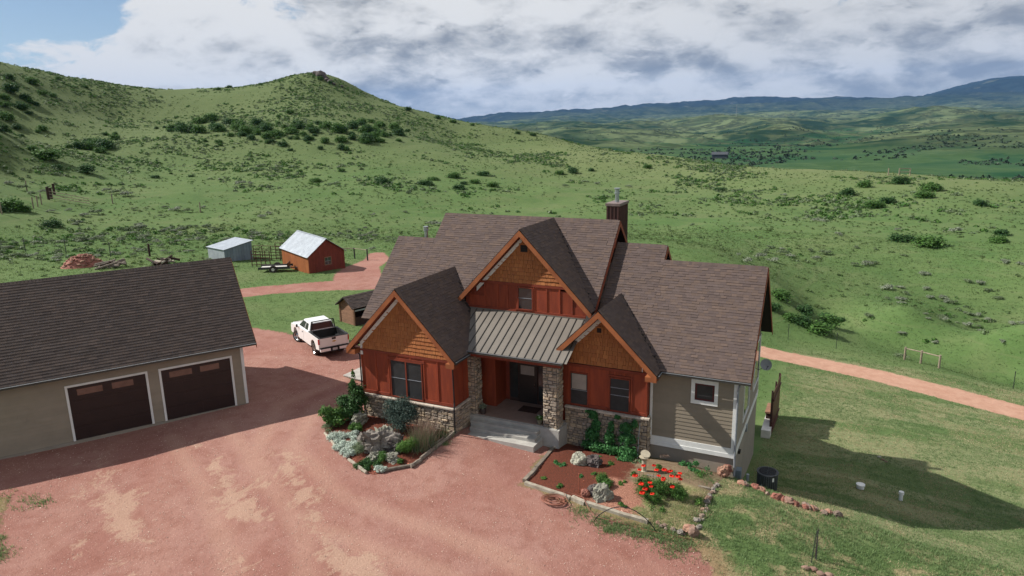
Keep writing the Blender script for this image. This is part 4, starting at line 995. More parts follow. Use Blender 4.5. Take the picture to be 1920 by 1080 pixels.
def build_house():
    H = thing('house', 'large craftsman house with red and orange gables, stone pillars and brown shingle roofs', 'house', (-3, -3, -0.2))
    # ---- roofs
    planes = []; caps = []; b = MB()
    def inLG(c): return abs(c.x + 8.71) < 3.08 and ZLG(c.x) > c.z + 0.04 and c.y > -8.6
    def inCG(c): return abs(c.x + 4.01) < 3.64 and ZCG(c.x) > c.z + 0.04 and c.y > -4.85
    def inRG(c): return -1.5 < c.x < 3.17 and ZRG(c.x) > c.z + 0.04 and c.y > -6.4
    front_clip = lambda c: not (inLG(c) or inCG(c) or inRG(c))
    PF = [(plane_front(-13.1, -10.69, -5.64, ZC(-5.64), -1.75, 0.987), front_clip),
          (plane_front(-10.69, -7.36, -5.64, ZC(-5.64), -0.476, 0.987), front_clip),
          (plane_front(-7.36, -0.72, -4.25, ZC(-4.25), -0.476, 0.987), front_clip),
          (plane_front(-0.72, -0.38, -5.3, ZC(-5.3), -0.476, 0.987), front_clip),
          (plane_front(-0.379, 2.18, -5.691, ZR(-5.691), -0.875, 0.989), lambda c: not inRG(c)),
          (plane_front(2.181, 6.95, -5.691, ZR(-5.691), -1.507, 0.989), lambda c: not inRG(c))]
    for P in gable_pair(-8.71, 6.93, 3.08, 3.76, -8.58, -2.9): PF.append((P, lambda c: c.z > ZC(c.y) - 0.03))
    for P in gable_pair(-4.01, 9.41, 3.64, 5.657, -4.81, -0.46): PF.append((P, lambda c: c.z > ZC(c.y) - 0.03))
    L_, R_ = gable_pair(0.51, 6.253, 2.66, 3.609, -6.40, -2.9)
    PF.append((L_, lambda c: c.z > ZR(c.y) - 0.03))
    k = 2.01 / 2.66
    PF.append((dict(O=(0.51 - 2.01, -2.9, ZRG(-1.5)), e=(0, -1, 0), s=(1, 0, 0.994), Wd=3.5, L=2.01 * math.hypot(1, 0.994)), lambda c: c.z > (ZR(c.y) if c.x > -0.38 else ZC(c.y)) - 0.03))
    # rear slopes, mirrored
    back = [dict(O=(-13.1, 2.14, 4.32), e=(1, 0, 0), s=(0, -1, 0.987), Wd=2.41, L=3.89 * 1.405), dict(O=(-10.69, 4.6, 4.41), e=(1, 0, 0), s=(0, -1, 0.987), Wd=10.31, L=5.076 * 1.405),
            dict(O=(-0.379, 3.94, 3.587), e=(1, 0, 0), s=(0, -1, 0.989), Wd=2.56, L=4.815 * 1.4065), dict(O=(2.181, 2.677, 3.584), e=(1, 0, 0), s=(0, -1, 0.989), Wd=4.769, L=4.184 * 1.4065)]
    for P, cl in PF: slab(b, **P)
    for P in back: slab(b, **P)
    roof = b.build('roof', 'roof_edge', H)
    pcs = []
    for i, (P, cl) in enumerate(PF): shingle_plane(pcs, clip=cl, seed=i + 1, **P)
    for i, P in enumerate(back): shingle_plane(pcs, seed=i + 40, **P)
    emit(roof, 'shingle', pcs, 'shingle')
    caps = []
    for a, c, sl in (((-10.69, -0.476, 9.42), (-0.38, -0.476, 9.42), .987), ((-13.1, -1.75, 8.163), (-10.69, -1.75, 8.163), .987), ((-0.35, -0.875, 8.347), (2.18, -0.875, 8.347), .989), ((2.18, -1.507, 7.722), (6.95, -1.507, 7.722), .989)):
        ridge_caps(caps, a, c, (0, 1, 0), sl)
    for x, z, y0, y1, sl in ((-8.71, 6.93, -8.58, -2.95, 1.029), (-4.01, 9.41, -4.81, -0.5, 1.031), (0.51, 6.253, -6.4, -2.95, .994)):
        ridge_caps(caps, (x, y1, z), (x, y0, z), (1, 0, 0), sl)
    emit(roof, 'ridge_cap', caps, 'shingle')
    # ---- soffits and barge boards
    def rake(a, c, yb, yf, mat='barge', wdt=0.21):
        """board on the gable face under the roof edge, from a to c (points on the roof line in x, z)"""
        m_ = MB(); (x0, z0), (x1, z1) = a, c; d = 0.045
        m_.prism([(x0, yf, z0 - d), (x1, yf, z1 - d), (x1, yf, z1 - d - wdt * 1.42), (x0, yf, z0 - d - wdt * 1.42)], (0, 0.035, 0))
        return m_.build('bargeboard', mat, H)
    def soffit(a, c, y0, y1, mat='barge_red', off=0.30):
        m_ = MB(); (x0, z0), (x1, z1) = a, c
        m_.prism([(x0, y0, z0 - off), (x1, y0, z1 - off), (x1, y1, z1 - off), (x0, y1, z0 - off)], (0, 0, 0.05)); return m_.build('soffit', mat, H)
    for xc, zr, hl, hr_, yf, yw, sl in ((-8.71, 6.93, 3.08, 3.08, -8.58, -8.19, 1.029), (-4.01, 9.41, 3.64, 3.64, -4.81, -4.40, 1.031), (0.51, 6.253, 2.01, 2.66, -6.40, -5.71, .994)):
        rake((xc, zr), (xc - hl, zr - sl * hl), yw, yf - 0.040, 'barge')
        rake((xc, zr), (xc + hr_, zr - sl * hr_), yw, yf - 0.041, 'barge')
        soffit((xc, zr), (xc - hl, zr - sl * hl), yf + 0.002, yw, 'barge_red'); soffit((xc, zr), (xc + hr_, zr - sl * hr_), yf + 0.002, yw, 'barge_red')
        # pale frieze under the left slope with its short upright return
        m_ = MB(); o = 0.37; w_ = 0.17
        xe = {-8.71: 2.52, -4.01: 2.62, 0.51: 1.80}[xc]
        p = [(xc - 0.05, yw - 0.04, zr - o - 0.05), (xc - xe, yw - 0.04, zr - o - sl * xe), (xc - xe, yw - 0.04, zr - o - sl * xe - w_ * 1.42), (xc - 0.05, yw - 0.04, zr - o - 0.05 - w_ * 1.42)]
        m_.prism(p, (0, 0.03, 0)); m_.build('frieze_board', 'white_paint', H)
        if xc != -4.01:
            m_ = MB(); m_.box(xc - xe, xc - xe + 0.13, yw - 0.042, yw - 0.01, zr - o - sl * xe - 0.24 - 0.40, zr - o - sl * xe - 0.24 + 0.12); m_.build('frieze_return', 'white_paint', H)
    # box-end returns at the low corners of the gables
    for (x0, x1, y0, y1, z0, z1) in ((-11.80, -11.28, -8.60, -8.19, 3.42, 3.66), (-6.10, -5.68, -8.60, -8.19, 3.40, 3.62), (2.66, 3.12, -6.42, -5.71, 3.28, 3.50)):
        m_ = MB(); m_.prism([(x0, y0, z0), (x1, y0, z0), (x1, y0, z1), (x0, y0, z1)], (0, y1 - y0, 0)); m_.build('rake_return', 'barge', H)
    m_ = MB(); m_.box(2.35, 2.385, -5.775, -5.735, 3.46, 3.82); m_.build('corner_flashing', 'white_paint', H)
    # rake boards on the right-hand ends of the roofs (seen edge on)
    for (x, y0, z0, y1, z1, y2) in ((-0.38, -5.2, ZC(-5.2), -0.476, 9.42, 4.6), (6.95, -5.691, 3.584, -1.507, 7.723, 2.677), (2.18, -1.6, ZR(-1.6), -0.875, 8.347, 3.94)):
        sl = (z1 - z0) / (y1 - y0); z2 = z1 - sl * (y2 - y1)
        for a, c in (((y0, z0), (y1, z1)), ((y2, z2), (y1, z1))):
            m_ = MB(); m_.prism([(x + 0.004, a[0], a[1] - 0.03), (x + 0.004, c[0], c[1] - 0.03), (x + 0.004, c[0], c[1] - 0.29), (x + 0.004, a[0], a[1] - 0.29)], (0.03, 0, 0)); m_.build('bargeboard', 'barge_red', H)
    # ---- wall blocks
    def blk(name, poly, d, mat): m_ = MB(); m_.prism(poly, d); return m_.build(name, mat, H)
    t = 0.30
    blk('wall', [(-11.2, -8.17, 0.0), (-5.995, -8.17, 0.0), (-5.995, -8.17, ZLG(-5.995) - t), (-8.71, -8.17, 6.93 - t), (-11.2, -8.17, ZLG(-11.2) - t)], (0, 4.6, 0), 'red_trim')
    blk('wall', [(-7.3, -4.385, 0.4), (-0.72, -4.385, 0.4), (-0.72, -4.385, ZCG(-0.72) - t), (-4.01, -4.385, 9.41 - t), (-7.3, -4.385, ZCG(-7.3) - t)], (0, 3.6, 0), 'red_trim')
    blk('wall', [(-1.475, -5.69, -0.9), (2.6, -5.69, -0.9), (2.6, -5.69, ZRG(2.6) - t), (0.51, -5.69, 6.253 - t), (-1.475, -5.69, ZRG(-1.475) - t)], (0, 2.2, 0), 'red_trim')
    blk('wall', [(-0.9, -5.37, -4.2), (-0.9, 2.37, -4.2), (-0.9, 2.37, ZR(-5.385) - t), (-0.9, -1.507, 7.723 - t), (-0.9, -5.37, ZR(-5.37) - t)], (7.33, 0, 0), 'stucco')
    blk('wall', [(-0.9, -4.2, 4), (-0.9, 3.4, 4), (-0.9, -0.875, 8.347 - t)], (2.75, 0, 0), 'chimney_brown')
    blk('wall', [(-10.2, -4.36, -2), (-10.2, 4.2, -2), (-10.2, 4.2, ZC(-5.15) - t), (-10.2, -0.476, 9.42 - t), (-10.2, -4.36, ZC(-4.36) - t)], (9.35, 0, 0), 'red_trim')
    blk('wall', [(-12.65, -5.2, -1.2), (-12.65, 1.8, -2.4), (-12.65, 1.8, ZC(-5.3) - t), (-12.65, -1.75, 8.163 - t), (-12.65, -5.2, ZC(-5.2) - t)], (2.4, 0, 0), 'red_trim')
    # ---- gable shakes on dark backing
    for (xa, xb, zb_, xc_, zt_, yy, sl_) in ((-11.19, -6.0, 3.62, -8.71, 6.93, -8.173, 1.029), (-6.55, -1.47, 6.68, -4.01, 9.41, -4.388, 1.031), (-1.47, 2.58, 3.42, 0.51, 6.253, -5.693, .994)):
        m_ = MB(); tp = zt_ - 0.40; m_.prism([(xa, yy, zb_), (xb, yy, zb_), (xb, yy, tp - sl_ * (xb - xc_)), (xc_, yy, tp), (xa, yy, tp - sl_ * (xc_ - xa))], (0, -0.006, 0)); m_.build('backing', 'rust', H)
    pcs = []
    shake_field(pcs, (-11.16, -8.19, 3.66), (1, 0, 0), (0, -1, 0), 5.2, 2.7, lambda z: (max(0.0, (z + 3.66 - (6.93 - .42)) / 1.029 + 2.45), min(5.14, 2.45 - (z + 3.66 - (6.93 - .42)) / 1.029)), 11, 0.195)
    shake_field(pcs, (-7.2, -4.40, 6.70), (1, 0, 0), (0, -1, 0), 6.6, 2.5, lambda z: (3.19 - (9.41 - .42 - 6.70 - z) / 1.031, 3.19 + (9.41 - .42 - 6.70 - z) / 1.031), 12, 0.195)
    shake_field(pcs, (-1.45, -5.71, 3.46), (1, 0, 0), (0, -1, 0), 4.1, 2.5, lambda z: (max(0.0, 1.96 - (6.253 - .42 - 3.46 - z) / .994), min(4.0, 1.96 + (6.253 - .42 - 3.46 - z) / .994)), 13, 0.195)
    emit(H, 'shake', pcs, 'shake')
    for (x0, x1, z0, z1, y) in ((-4.20, -3.68, 8.19, 8.68, -4.40), (0.16, 0.52, 4.98, 5.34, -5.71)):
        m_ = MB(); m_.box(x0, x1, y - 0.065, y, z0, z0 + 0.07); m_.box(x0, x1, y - 0.065, y, z1 - 0.07, z1); m_.box(x0, x0 + 0.07, y - 0.065, y, z0 + .07, z1 - .07); m_.box(x1 - 0.07, x1, y - 0.065, y, z0 + .07, z1 - .07)
        v = m_.build('gable_vent', 'shake', H)
        m_ = MB(); m_.box(x0 + .07, x1 - .07, y - 0.045, y - 0.001, z0 + .07, z1 - .07); m_.build('louvre_backing', 'dark_interior', v)
        for q in range(3): m_ = MB(); m_.box(x0 + .07, x1 - .07, y - 0.060, y - 0.047, z0 + .09 + q * (z1 - z0 - .18) / 3, z0 + .115 + q * (z1 - z0 - .18) / 3); m_.build('louvre', 'dark_wood', v)
    # ---- red board and batten, walls facing the drive
    def panels(o, xs, z0, z1, y, holes=(), name='panel'):
        for xa, xb in zip(xs[:-1], xs[1:]):
            if y == -4.40: z1_ = min(z1, ZCG(min(xa, xb) if xa < -4 else max(xa, xb)) - 0.34)
            else: z1_ = z1
            segs = [(z0, z1_)]
            for (a, c, lo, hi) in holes:
                if xa < (a + c) / 2 < xb or (xa >= a - .02 and xb <= c + .02): segs = [(z0, lo), (hi, z1_)]
            for (s0, s1) in segs:
                if s1 - s0 > 0.03: m_ = MB(); m_.box(xa + 0.004, xb - 0.004, y, y + 0.02, s0, s1); m_.build(name, 'red_stain', H)
    def battens(xs, z0, z1_, y, w=0.075):
        for x in xs: z1 = min(z1_, ZCG(x) - 0.40) if y == -4.40 else z1_; m_ = MB(); m_.box(x - w / 2, x + w / 2, y - 0.032, y + 0.001, z0, z1); m_.build('batten', 'red_stain', H)
    def rails(spec, y, w=0.14):
        for (x0, x1, z) in spec: m_ = MB(); m_.box(x0, x1, y - 0.045, y + 0.001, z, z + w); m_.build('trim_board', 'red_trim', H)
    y = -8.19
    panels(0, [-11.24, -10.36, -9.55, -7.61, -6.80, -5.98], 1.35, 3.52, y, [(-9.46, -7.70, 1.37, 3.32)])
    battens([-11.20, -10.36, -9.60, -7.56, -6.80, -6.02], 1.50, 3.52, y)
    battens([-9.05, -8.30], 3.42, 3.52, y); rails([(-11.24, -5.965, 3.52), (-9.66, -7.50, 3.30)], y, 0.12); rails([(-11.24, -9.62, 1.36), (-7.54, -5.965, 1.36)], y)
    window_unit(H, (-9.46, y + 0.0, 1.42), (1, 0, 0), (0, -1, 0), 1.76, 1.84, 'red_trim', 'screen', rails=((0.95, 0, 0.84), (0.95, 0.92, 1.76)), mulls=(0.88,))
    y = -4.40
    panels(0, [-7.1, -6.17, -5.45, -4.91, -4.38, -3.47, -2.80, -2.12, -1.48, -0.76], 5.22, 6.62, y, [(-4.30, -3.56, 5.40, 6.48)])
    battens([-6.17, -5.45, -4.91, -4.38, -3.48, -2.80, -2.12, -1.48], 5.34, 6.56, y)
    rails([(-6.42, -1.60, 6.56)], y, 0.13); rails([(-7.25, -4.42, 5.22), (-3.42, -0.80, 5.22)], y, 0.12)
    window_unit(H, (-4.29, y, 5.40), (1, 0, 0), (0, -1, 0), 0.72, 1.06, 'red_trim', 'glass', rails=((0.55, 0, 0.72),))
    y = -5.71
    panels(0, [-1.47, -1.10, -0.16, 0.82, 1.86, 2.60], 1.36, 3.34, y, [(-1.04, -0.22, 1.38, 3.0), (0.89, 1.78, 1.36, 3.02)])
    battens([-1.12, -0.14, 0.80, 1.88, 2.56], 1.50, 3.30, y); battens([1.1, 1.55], 3.14, 3.30, y); rails([(-1.47, 2.62, 3.30)], y, 0.12); rails([(0.76, 1.92, 3.03)], y, 0.10); rails([(-0.1, 0.78, 1.36), (1.86, 2.62, 1.36)], y)
    window_unit(H, (-1.04, y, 1.44), (1, 0, 0), (0, -1, 0), 0.82, 1.52, 'red_trim', 'screen', rails=((0.70, 0, 0.82),), blind=(0.05, 0.77, 0.74, 1.48))
    window_unit(H, (0.89, y, 1.42), (1, 0, 0), (0, -1, 0), 0.88, 1.54, 'red_trim', 'screen', rails=((0.74, 0, 0.88), (1.10, 0, 0.88)))
    # thin lead bars over the blind of the first window
    # return walls between the projecting blocks
    for (x, y0, y1, z0, z1) in ((-5.98, -8.19, -5.5, 1.35, 3.5),):
        for a, c in ((y0, y0 + .9), (y0 + .9, y0 + 1.8), (y0 + 1.8, y1)):
            m_ = MB(); m_.box(x - 0.01, x + 0.015, a + 0.004, c - 0.004, z0, z1); m_.build('panel', 'red_stain', H)
        for q in (y0 + 0.04, y0 + .9): m_ = MB(); m_.box(x + 0.0145, x + 0.045, q - .035, q + .035, z0, z1); m_.build('batten', 'red_stain', H)
    m_ = MB(); m_.box(2.601, 2.625, -5.735, -5.40, 1.35, 3.5); m_.build('panel', 'red_stain', H)
    # ---- stonework
    stone_body = MB()
    stone_body.box(-11.25, -5.96, -8.245, -8.172, -0.2, 1.24); stone_body.box(-5.994, -5.93, -8.245, -6.6, -0.2, 1.24)
    stone_body.box(-1.3, 2.66, -5.80, -5.692, -1.0, 1.24); stone_body.box(2.602, 2.66, -5.80, -5.374, -1.0, 1.24)
    stone_body.box(-6.28, -5.62, -6.74, -6.10, 0.42, 3.62); stone_body.box(-2.02, -1.33, -6.74, -6.10, 0.42, 3.70)
    sb = stone_body.build('stone_wall', 'mortar', H)
    st = []
    stone_field(st, (-11.25, -8.245, -0.1), (1, 0, 0), (0, -1, 0), 5.30, 1.34, 21)
    stone_field(st, (-5.93, -8.245, -0.1), (0, 1, 0), (1, 0, 0), 1.5, 1.34, 22)
    stone_field(st, (-1.3, -5.80, -0.9), (1, 0, 0), (0, -1, 0), 3.96, 2.14, 23)
    stone_field(st, (2.66, -5.80, -0.9), (0, 1, 0), (1, 0, 0), 0.42, 2.14, 24)
    stone_field(st, (-6.27, -6.74, 0.50), (1, 0, 0), (0, -1, 0), 0.64, 3.1, 25, wr=(0.16, 0.34)); stone_field(st, (-5.62, -6.74, 0.50), (0, 1, 0), (1, 0, 0), 0.64, 3.1, 26, wr=(0.16, 0.34))
    stone_field(st, (-2.02, -6.74, 0.46), (1, 0, 0), (0, -1, 0), 0.69, 3.24, 27, wr=(0.15, 0.36)); stone_field(st, (-1.33, -6.74, 0.46), (0, 1, 0), (1, 0, 0), 0.64, 3.24, 28, wr=(0.15, 0.36))
    emit(sb, 'stone', st, 'stone')
    lg = MB(); r = random.Random(5)
    for (o, e, n_, L) in (((-11.33, -8.37), (1, 0), 1, 5.45), ((-5.86, -8.30), (0, 1), 0, 1.55), ((-1.3, -5.90), (1, 0), 1, 4.06), ((2.72, -5.90), (0, 1), 0, 0.5)):
        x = 0
        while x < L - 0.05:
            w = min(r.uniform(0.3, 0.55), L - x); a = MB()
            if e[0]: a.box(o[0] + x + .004, o[0] + x + w - .004, o[1] + r.uniform(-.012, .012), o[1] + 0.20, 1.235, 1.315 + r.uniform(-.008, .008))
            else: a.box(o[0] - 0.13, o[0] + r.uniform(-.01, .01), o[1] + x + .004, o[1] + x + w - .004, 1.236, 1.314 + r.uniform(-.008, .008))
            a.build('sill_stone', 'ledge', sb, bevel=0.008); x += w
    # ---- porch
    m_ = MB(); m_.box(-5.97, -1.30, -6.90, -4.38, -0.5, 0.485); m_.build('porch_base', 'concrete', H)
    m_ = MB(); m_.box(-5.60, -2.06, -6.72, -4.39, 0.485, 0.50); m_.build('porch_floor', 'porch_tile', H)
    m_ = MB(); m_.box(-2.12, -1.18, -6.93, -5.83, -0.8, 0.462); m_.build('pillar_plinth', 'concrete', H)
    for i, (y0, z1, x0, x1) in enumerate(((-7.24, 0.335, -5.66, -2.16), (-7.60, 0.17, -5.52, -2.10), (-8.02, 0.01, -5.40, -1.97))):
        m_ = MB(); m_.box(x0, x1, y0, -6.895 + 0.001 * i, z1 - 0.42, z1); m_.build('step', 'concrete', H, bevel=0.012)
    m_ = MB(); m_.box(-6.3, -1.2, -6.72, -6.45, 3.50, 3.86); m_.build('porch_beam', 'red_trim', H)
    m_ = MB(); m_.box(-6.2, -1.0, -7.05, -6.98, 3.58, 3.80); m_.build('porch_fascia', 'red_trim', H)
    m_ = MB(); m_.box(-6.2, -1.0, -6.98, -4.45, 3.63, 3.66); m_.build('porch_ceiling', 'red_trim', H)
    m_ = MB(); m_.box(-5.96, -5.12, -5.52, -4.39, 0.50, 3.62); m_.build('porch_side_wall', 'red_stain', H)
    m_ = MB(); m_.box(-4.86, -2.55, -4.47, -4.40, 0.50, 2.95); dr = m_.build('door_frame', 'dark_wood', H)
    m_ = MB(); m_.box(-4.30, -3.32, -4.52, -4.475, 0.52, 2.62); d2 = m_.build('door', 'door', dr)
    m_ = MB(); m_.box(-4.20, -3.45, -4.535, -4.522, 2.02, 2.50); m_.build('door_glass', 'blind', dr)  # pale blind material paints a reflection into the glass
    for xa, xb in ((-4.80, -4.38), (-3.24, -2.65)): m_ = MB(); m_.box(xa, xb, -4.50, -4.471, 0.7, 2.8); m_.build('side_light', 'glass', dr)
    m_ = MB(); m_.tube([(-3.42, -4.55, 1.45), (-3.42, -4.60, 1.45), (-3.42, -4.60, 1.65)], 0.018, 6); m_.build('door_handle', 'chrome', dr)
    # ---- standing seam porch roof
    m_ = MB(); P0 = (-7.35, -7.12, 3.86); slp = 0.487
    sm = plane_front(-7.35, -0.87, -7.12, 3.86, -4.42, slp); m_.prism([(-7.35, -4.42, 3.86 + 2.70 * slp), (-5.95, -7.12, 3.86), (-0.87, -7.12, 3.86), (-0.60, -4.42, 3.86 + 2.7 * slp)], (0, 0, -0.10))
    pr = m_.build('porch_roof', 'gutter', H)
    n_ = Vector((0, -slp, 1)).normalized(); sv = Vector((0, 1, slp)).normalized(); Lr = 2.70 * math.hypot(1, slp)
    xs = [-7.40 + 0.385 * i for i in range(18)]
    for i, x in enumerate(xs):
        if x > -0.6: break
        y0 = -7.14
        if x < -5.95: y0 = -7.14 + (-5.95 - x) * 1.93
        if y0 > -4.5: continue
        f0 = frame((x, y0, 3.86 + (y0 + 7.12) * slp), (1, 0, 0), sv, n_)
        Lx = (-4.42 - y0) * math.hypot(1, slp); wx = min(0.36, -0.70 - x)
        k = MB(); k.box(0.012, wx, 0, Lx, 0.0, 0.012, f0); k.build('roof_pan', 'metal_roof', pr)
        k = MB(); k.box(-0.016, 0.010, -0.01, Lx, 0.0, 0.048, f0); k.build('standing_seam', 'metal_seam', pr)
    k = MB(); k.prism([(-7.2, -4.46, 5.175), (-0.72, -4.46, 5.175), (-0.72, -4.46, 5.235), (-7.2, -4.46, 5.235)], (0, 0.05, 0)); k.build('flashing', 'metal_roof', pr)
    def gutter(a, c, nm='gutter'):
        a, c = Vector(a), Vector(c); k = MB(); k.bar(a, c, 0.10, 0.10); g = k.build(nm, 'gutter', H)
        k = MB(); d = (c - a).normalized(); o = Vector((d.y, -d.x, 0)) * 0.055
        k.bar(a + o + Vector((0, 0, 0.052)), c + o + Vector((0, 0, 0.052)), 0.02, 0.018); k.build('gutter_lip', 'dish_grey', H)
    gutter((-5.98, -7.20, 3.83), (-0.86, -7.20, 3.83)); gutter((3.22, -5.76, 3.53), (6.98, -5.76, 3.53)); gutter((-5.60, -8.56, 3.68), (-5.60, -7.2, 3.68)); gutter((3.20, -6.38, 3.52), (3.20, -5.80, 3.52))
    # ---- beige wing, wall to the drive
    bd = []
    board_field(bd, (2.76, -5.39, 0.38), (1, 0, 0), (0, -1, 0), 3.52, 3.05, 0.178, holes=((1.71, 2.86, 1.84, 2.96),))
    emit(H, 'siding_board', bd, 'siding')
    for (x0, x1) in ((2.665, 2.775), (6.27, 6.445)): m_ = MB(); m_.box(x0, x1, -5.44, -5.371, 0.38, 3.42); m_.build('corner_board', 'white_paint', H)
    m_ = MB(); m_.box(2.70, 6.46, -5.45, -5.371, 0.13, 0.378); m_.build('skirt_board', 'white_paint', H)
    m_ = MB(); m_.box(2.70, 6.47, -5.475, -5.371, -0.06, 0.127); m_.build('skirt_board', 'white_paint', H)
    m_ = MB()
    for (x0, x1, z0, z1) in ((4.47, 4.63, 2.22, 3.34), (5.47, 5.62, 2.22, 3.34), (4.63, 5.47, 2.22, 2.39), (4.63, 5.47, 3.17, 3.34)): m_.box(x0, x1, -5.455, -5.371, z0, z1)
    wf = m_.build('window', 'white_paint', H)
    m_ = MB(); m_.box(4.63, 5.47, -5.41, -5.372, 2.39, 3.17); m_.build('sash', 'maroon', wf)
    m_ = MB(); m_.box(4.72, 5.38, -5.417, -5.411, 2.47, 3.09); m_.build('pane', 'screen', wf)
    # right-hand side wall
    bd = []
    X = 6.432
    board_field(bd, (X, -5.37, 0.34), (0, 1, 0), (1, 0, 0), 7.7, 3.2, 0.178, holes=((1.9, 3.95, 0.4, 2.5), (5.4, 7.6, 0.5, 3.3)), seed=9)
    emit(H, 'siding_board', bd, 'stucco')
    for (y0, y1) in ((-5.44, -5.25), (2.25, 2.40)): m_ = MB(); m_.box(X, X + 0.035, y0 if y0 > -5 else -5.37, y1, 0.36, 3.42); m_.build('corner_board', 'white_paint', H)
    m_ = MB(); m_.box(X, X + 0.045, -5.37, 2.42, 0.02, 0.30); m_.build('skirt_board', 'white_paint', H)
    window_unit(H, (X, -3.40, 0.86), (0, 1, 0), (1, 0, 0), 1.9, 1.85, 'white_paint', 'glass', fw_=0.07)
    window_unit(H, (X, 0.15, 1.08), (0, 1, 0), (1, 0, 0), 1.95, 2.25, 'white_paint', 'glass', fw_=0.07)
    for (y, z) in ((-4.3, -0.35),): m_ = MB(); m_.box(X, X + 0.10, y, y + 0.22, z, z + 0.14); m_.build('vent_hood', 'black_plastic', H)
    m_ = MB(); m_.tube([(X + .06, -5.30, 3.42), (X + .06, -5.52, 3.30), (X + 0.02, -5.50, 3.1), (X + .02, -5.50, 0.0), (X + 0.05, -5.53, -0.6), (X + .05, -5.62, -0.8)], 0.045, 8); m_.build('downspout', 'dish_grey', H)
    m_ = MB(); m_.tube([(-5.93, -8.27, 3.5), (-5.90, -8.27, 1.6), (-5.84, -8.42, 1.3), (-5.84, -8.42, 0.15)], 0.035, 8); m_.build('downspout', 'black_plastic', H)
    m_ = MB(); m_.tube([(-11.5, -8.3, 3.55), (-11.30, -8.22, 3.3), (-11.30, -8.22, 1.3), (-11.34, -8.38, 0.2)], 0.035, 8); m_.build('downspout', 'black_plastic', H)
    m_ = MB(); m_.box(X, X + 0.22, -4.75, -4.35, -1.75, -0.95); m_.build('meter_box', 'grey_metal', H)
    m_ = MB(); m_.box(X, X + 0.10, -2.15, -1.95, -0.2, 0.15); m_.build('vent_hood', 'dish_grey', H)
    # ---- chimney
    m_ = MB(); m_.box(-1.44, -0.75, 0.52, 2.08, 7.4, 10.02); ch = m_.build('chimney', 'chimney_brown', H)
    for q in range(4): m_ = MB(); m_.box(-1.42 + q * 0.195, -1.36 + q * 0.195, 0.49, 0.519, 7.5, 10.0); m_.build('batten', 'chimney_brown', ch)
    for q in range(8): m_ = MB(); m_.box(-0.749, -0.72, 0.56 + q * 0.20, 0.62 + q * 0.20, 7.5, 10.0); m_.build('batten', 'chimney_brown', ch)
    m_ = MB(); m_.box(-1.49, -0.70, 0.47, 2.13, 10.021, 10.16); m_.build('chimney_cap', 'chimney_cap', ch)
    m_ = MB(); m_.tube([(-1.08, 1.2, 10.16), (-1.08, 1.2, 10.62)], 0.11, 12); m_.tube([(-1.08, 1.2, 10.60), (-1.08, 1.2, 10.66)], 0.15, 12); m_.tube([(-1.08, 1.2, 10.66), (-1.08, 1.2, 10.86)], 0.125, 12); m_.tube([(-1.08, 1.2, 10.86), (-1.08, 1.2, 10.90)], 0.17, 12)
    m_.build('flue', 'flue_steel', ch, smooth=False)
    m_ = MB(); m_.tube([(-11.4, -1.5, 7.9), (-11.4, -1.5, 8.55)], 0.10, 12); m_.tube([(-11.4, -1.5, 8.52), (-11.4, -1.5, 8.58)], 0.15, 12); m_.tube([(-11.4, -1.5, 8.60), (-11.4, -1.5, 8.78)], 0.145, 12); m_.build('stove_pipe', 'flue_steel', roof)
    # satellite dish on the far corner
    m_ = MB(); m_.tube([(6.44, 2.0, 1.55), (6.62, 2.05, 1.60), (6.66, 2.05, 1.85)], 0.02, 6); m_.build('dish_arm', 'dark_metal', H)
    dm = MB(); n0 = 18; vs = [(0, 0, 0)]; fs = []
    for i, rr in enumerate((0.11, 0.21, 0.30)):
        for q in range(n0): a = 2 * PI * q / n0; vs.append((rr * math.cos(a), rr * math.sin(a), rr * rr * 0.8))
    for q in range(n0): fs.append((0, 1 + q, 1 + (q + 1) % n0))
    for i in range(2):
        for q in range(n0): fs.append((1 + i * n0 + q, 1 + (i + 1) * n0 + q, 1 + (i + 1) * n0 + (q + 1) % n0, 1 + i * n0 + (q + 1) % n0))
    nz = Vector((0.35, -0.85, 0.40)).normalized(); nx = Vector((0, 0, 1)).cross(nz).normalized(); ny = nz.cross(nx)
    dm.add(vs, fs, frame((6.80, 2.0, 1.86), nx, ny, nz)); dd = dm.build('satellite_dish', 'dish_grey', H, smooth=True)
    m_ = MB(); m_.tube([Vector((6.80, 2.0, 1.86)) - ny * .28, Vector((6.80, 2.0, 1.86)) - ny * .12 + nz * .32], 0.012, 5); m_.tube([Vector((6.80, 2.0, 1.86)) - ny * .12 + nz * .30, Vector((6.80, 2.0, 1.86)) - ny * .12 + nz * .38], 0.035, 8); m_.build('receiver_arm', 'dark_metal', dd)
    return H


build_house()


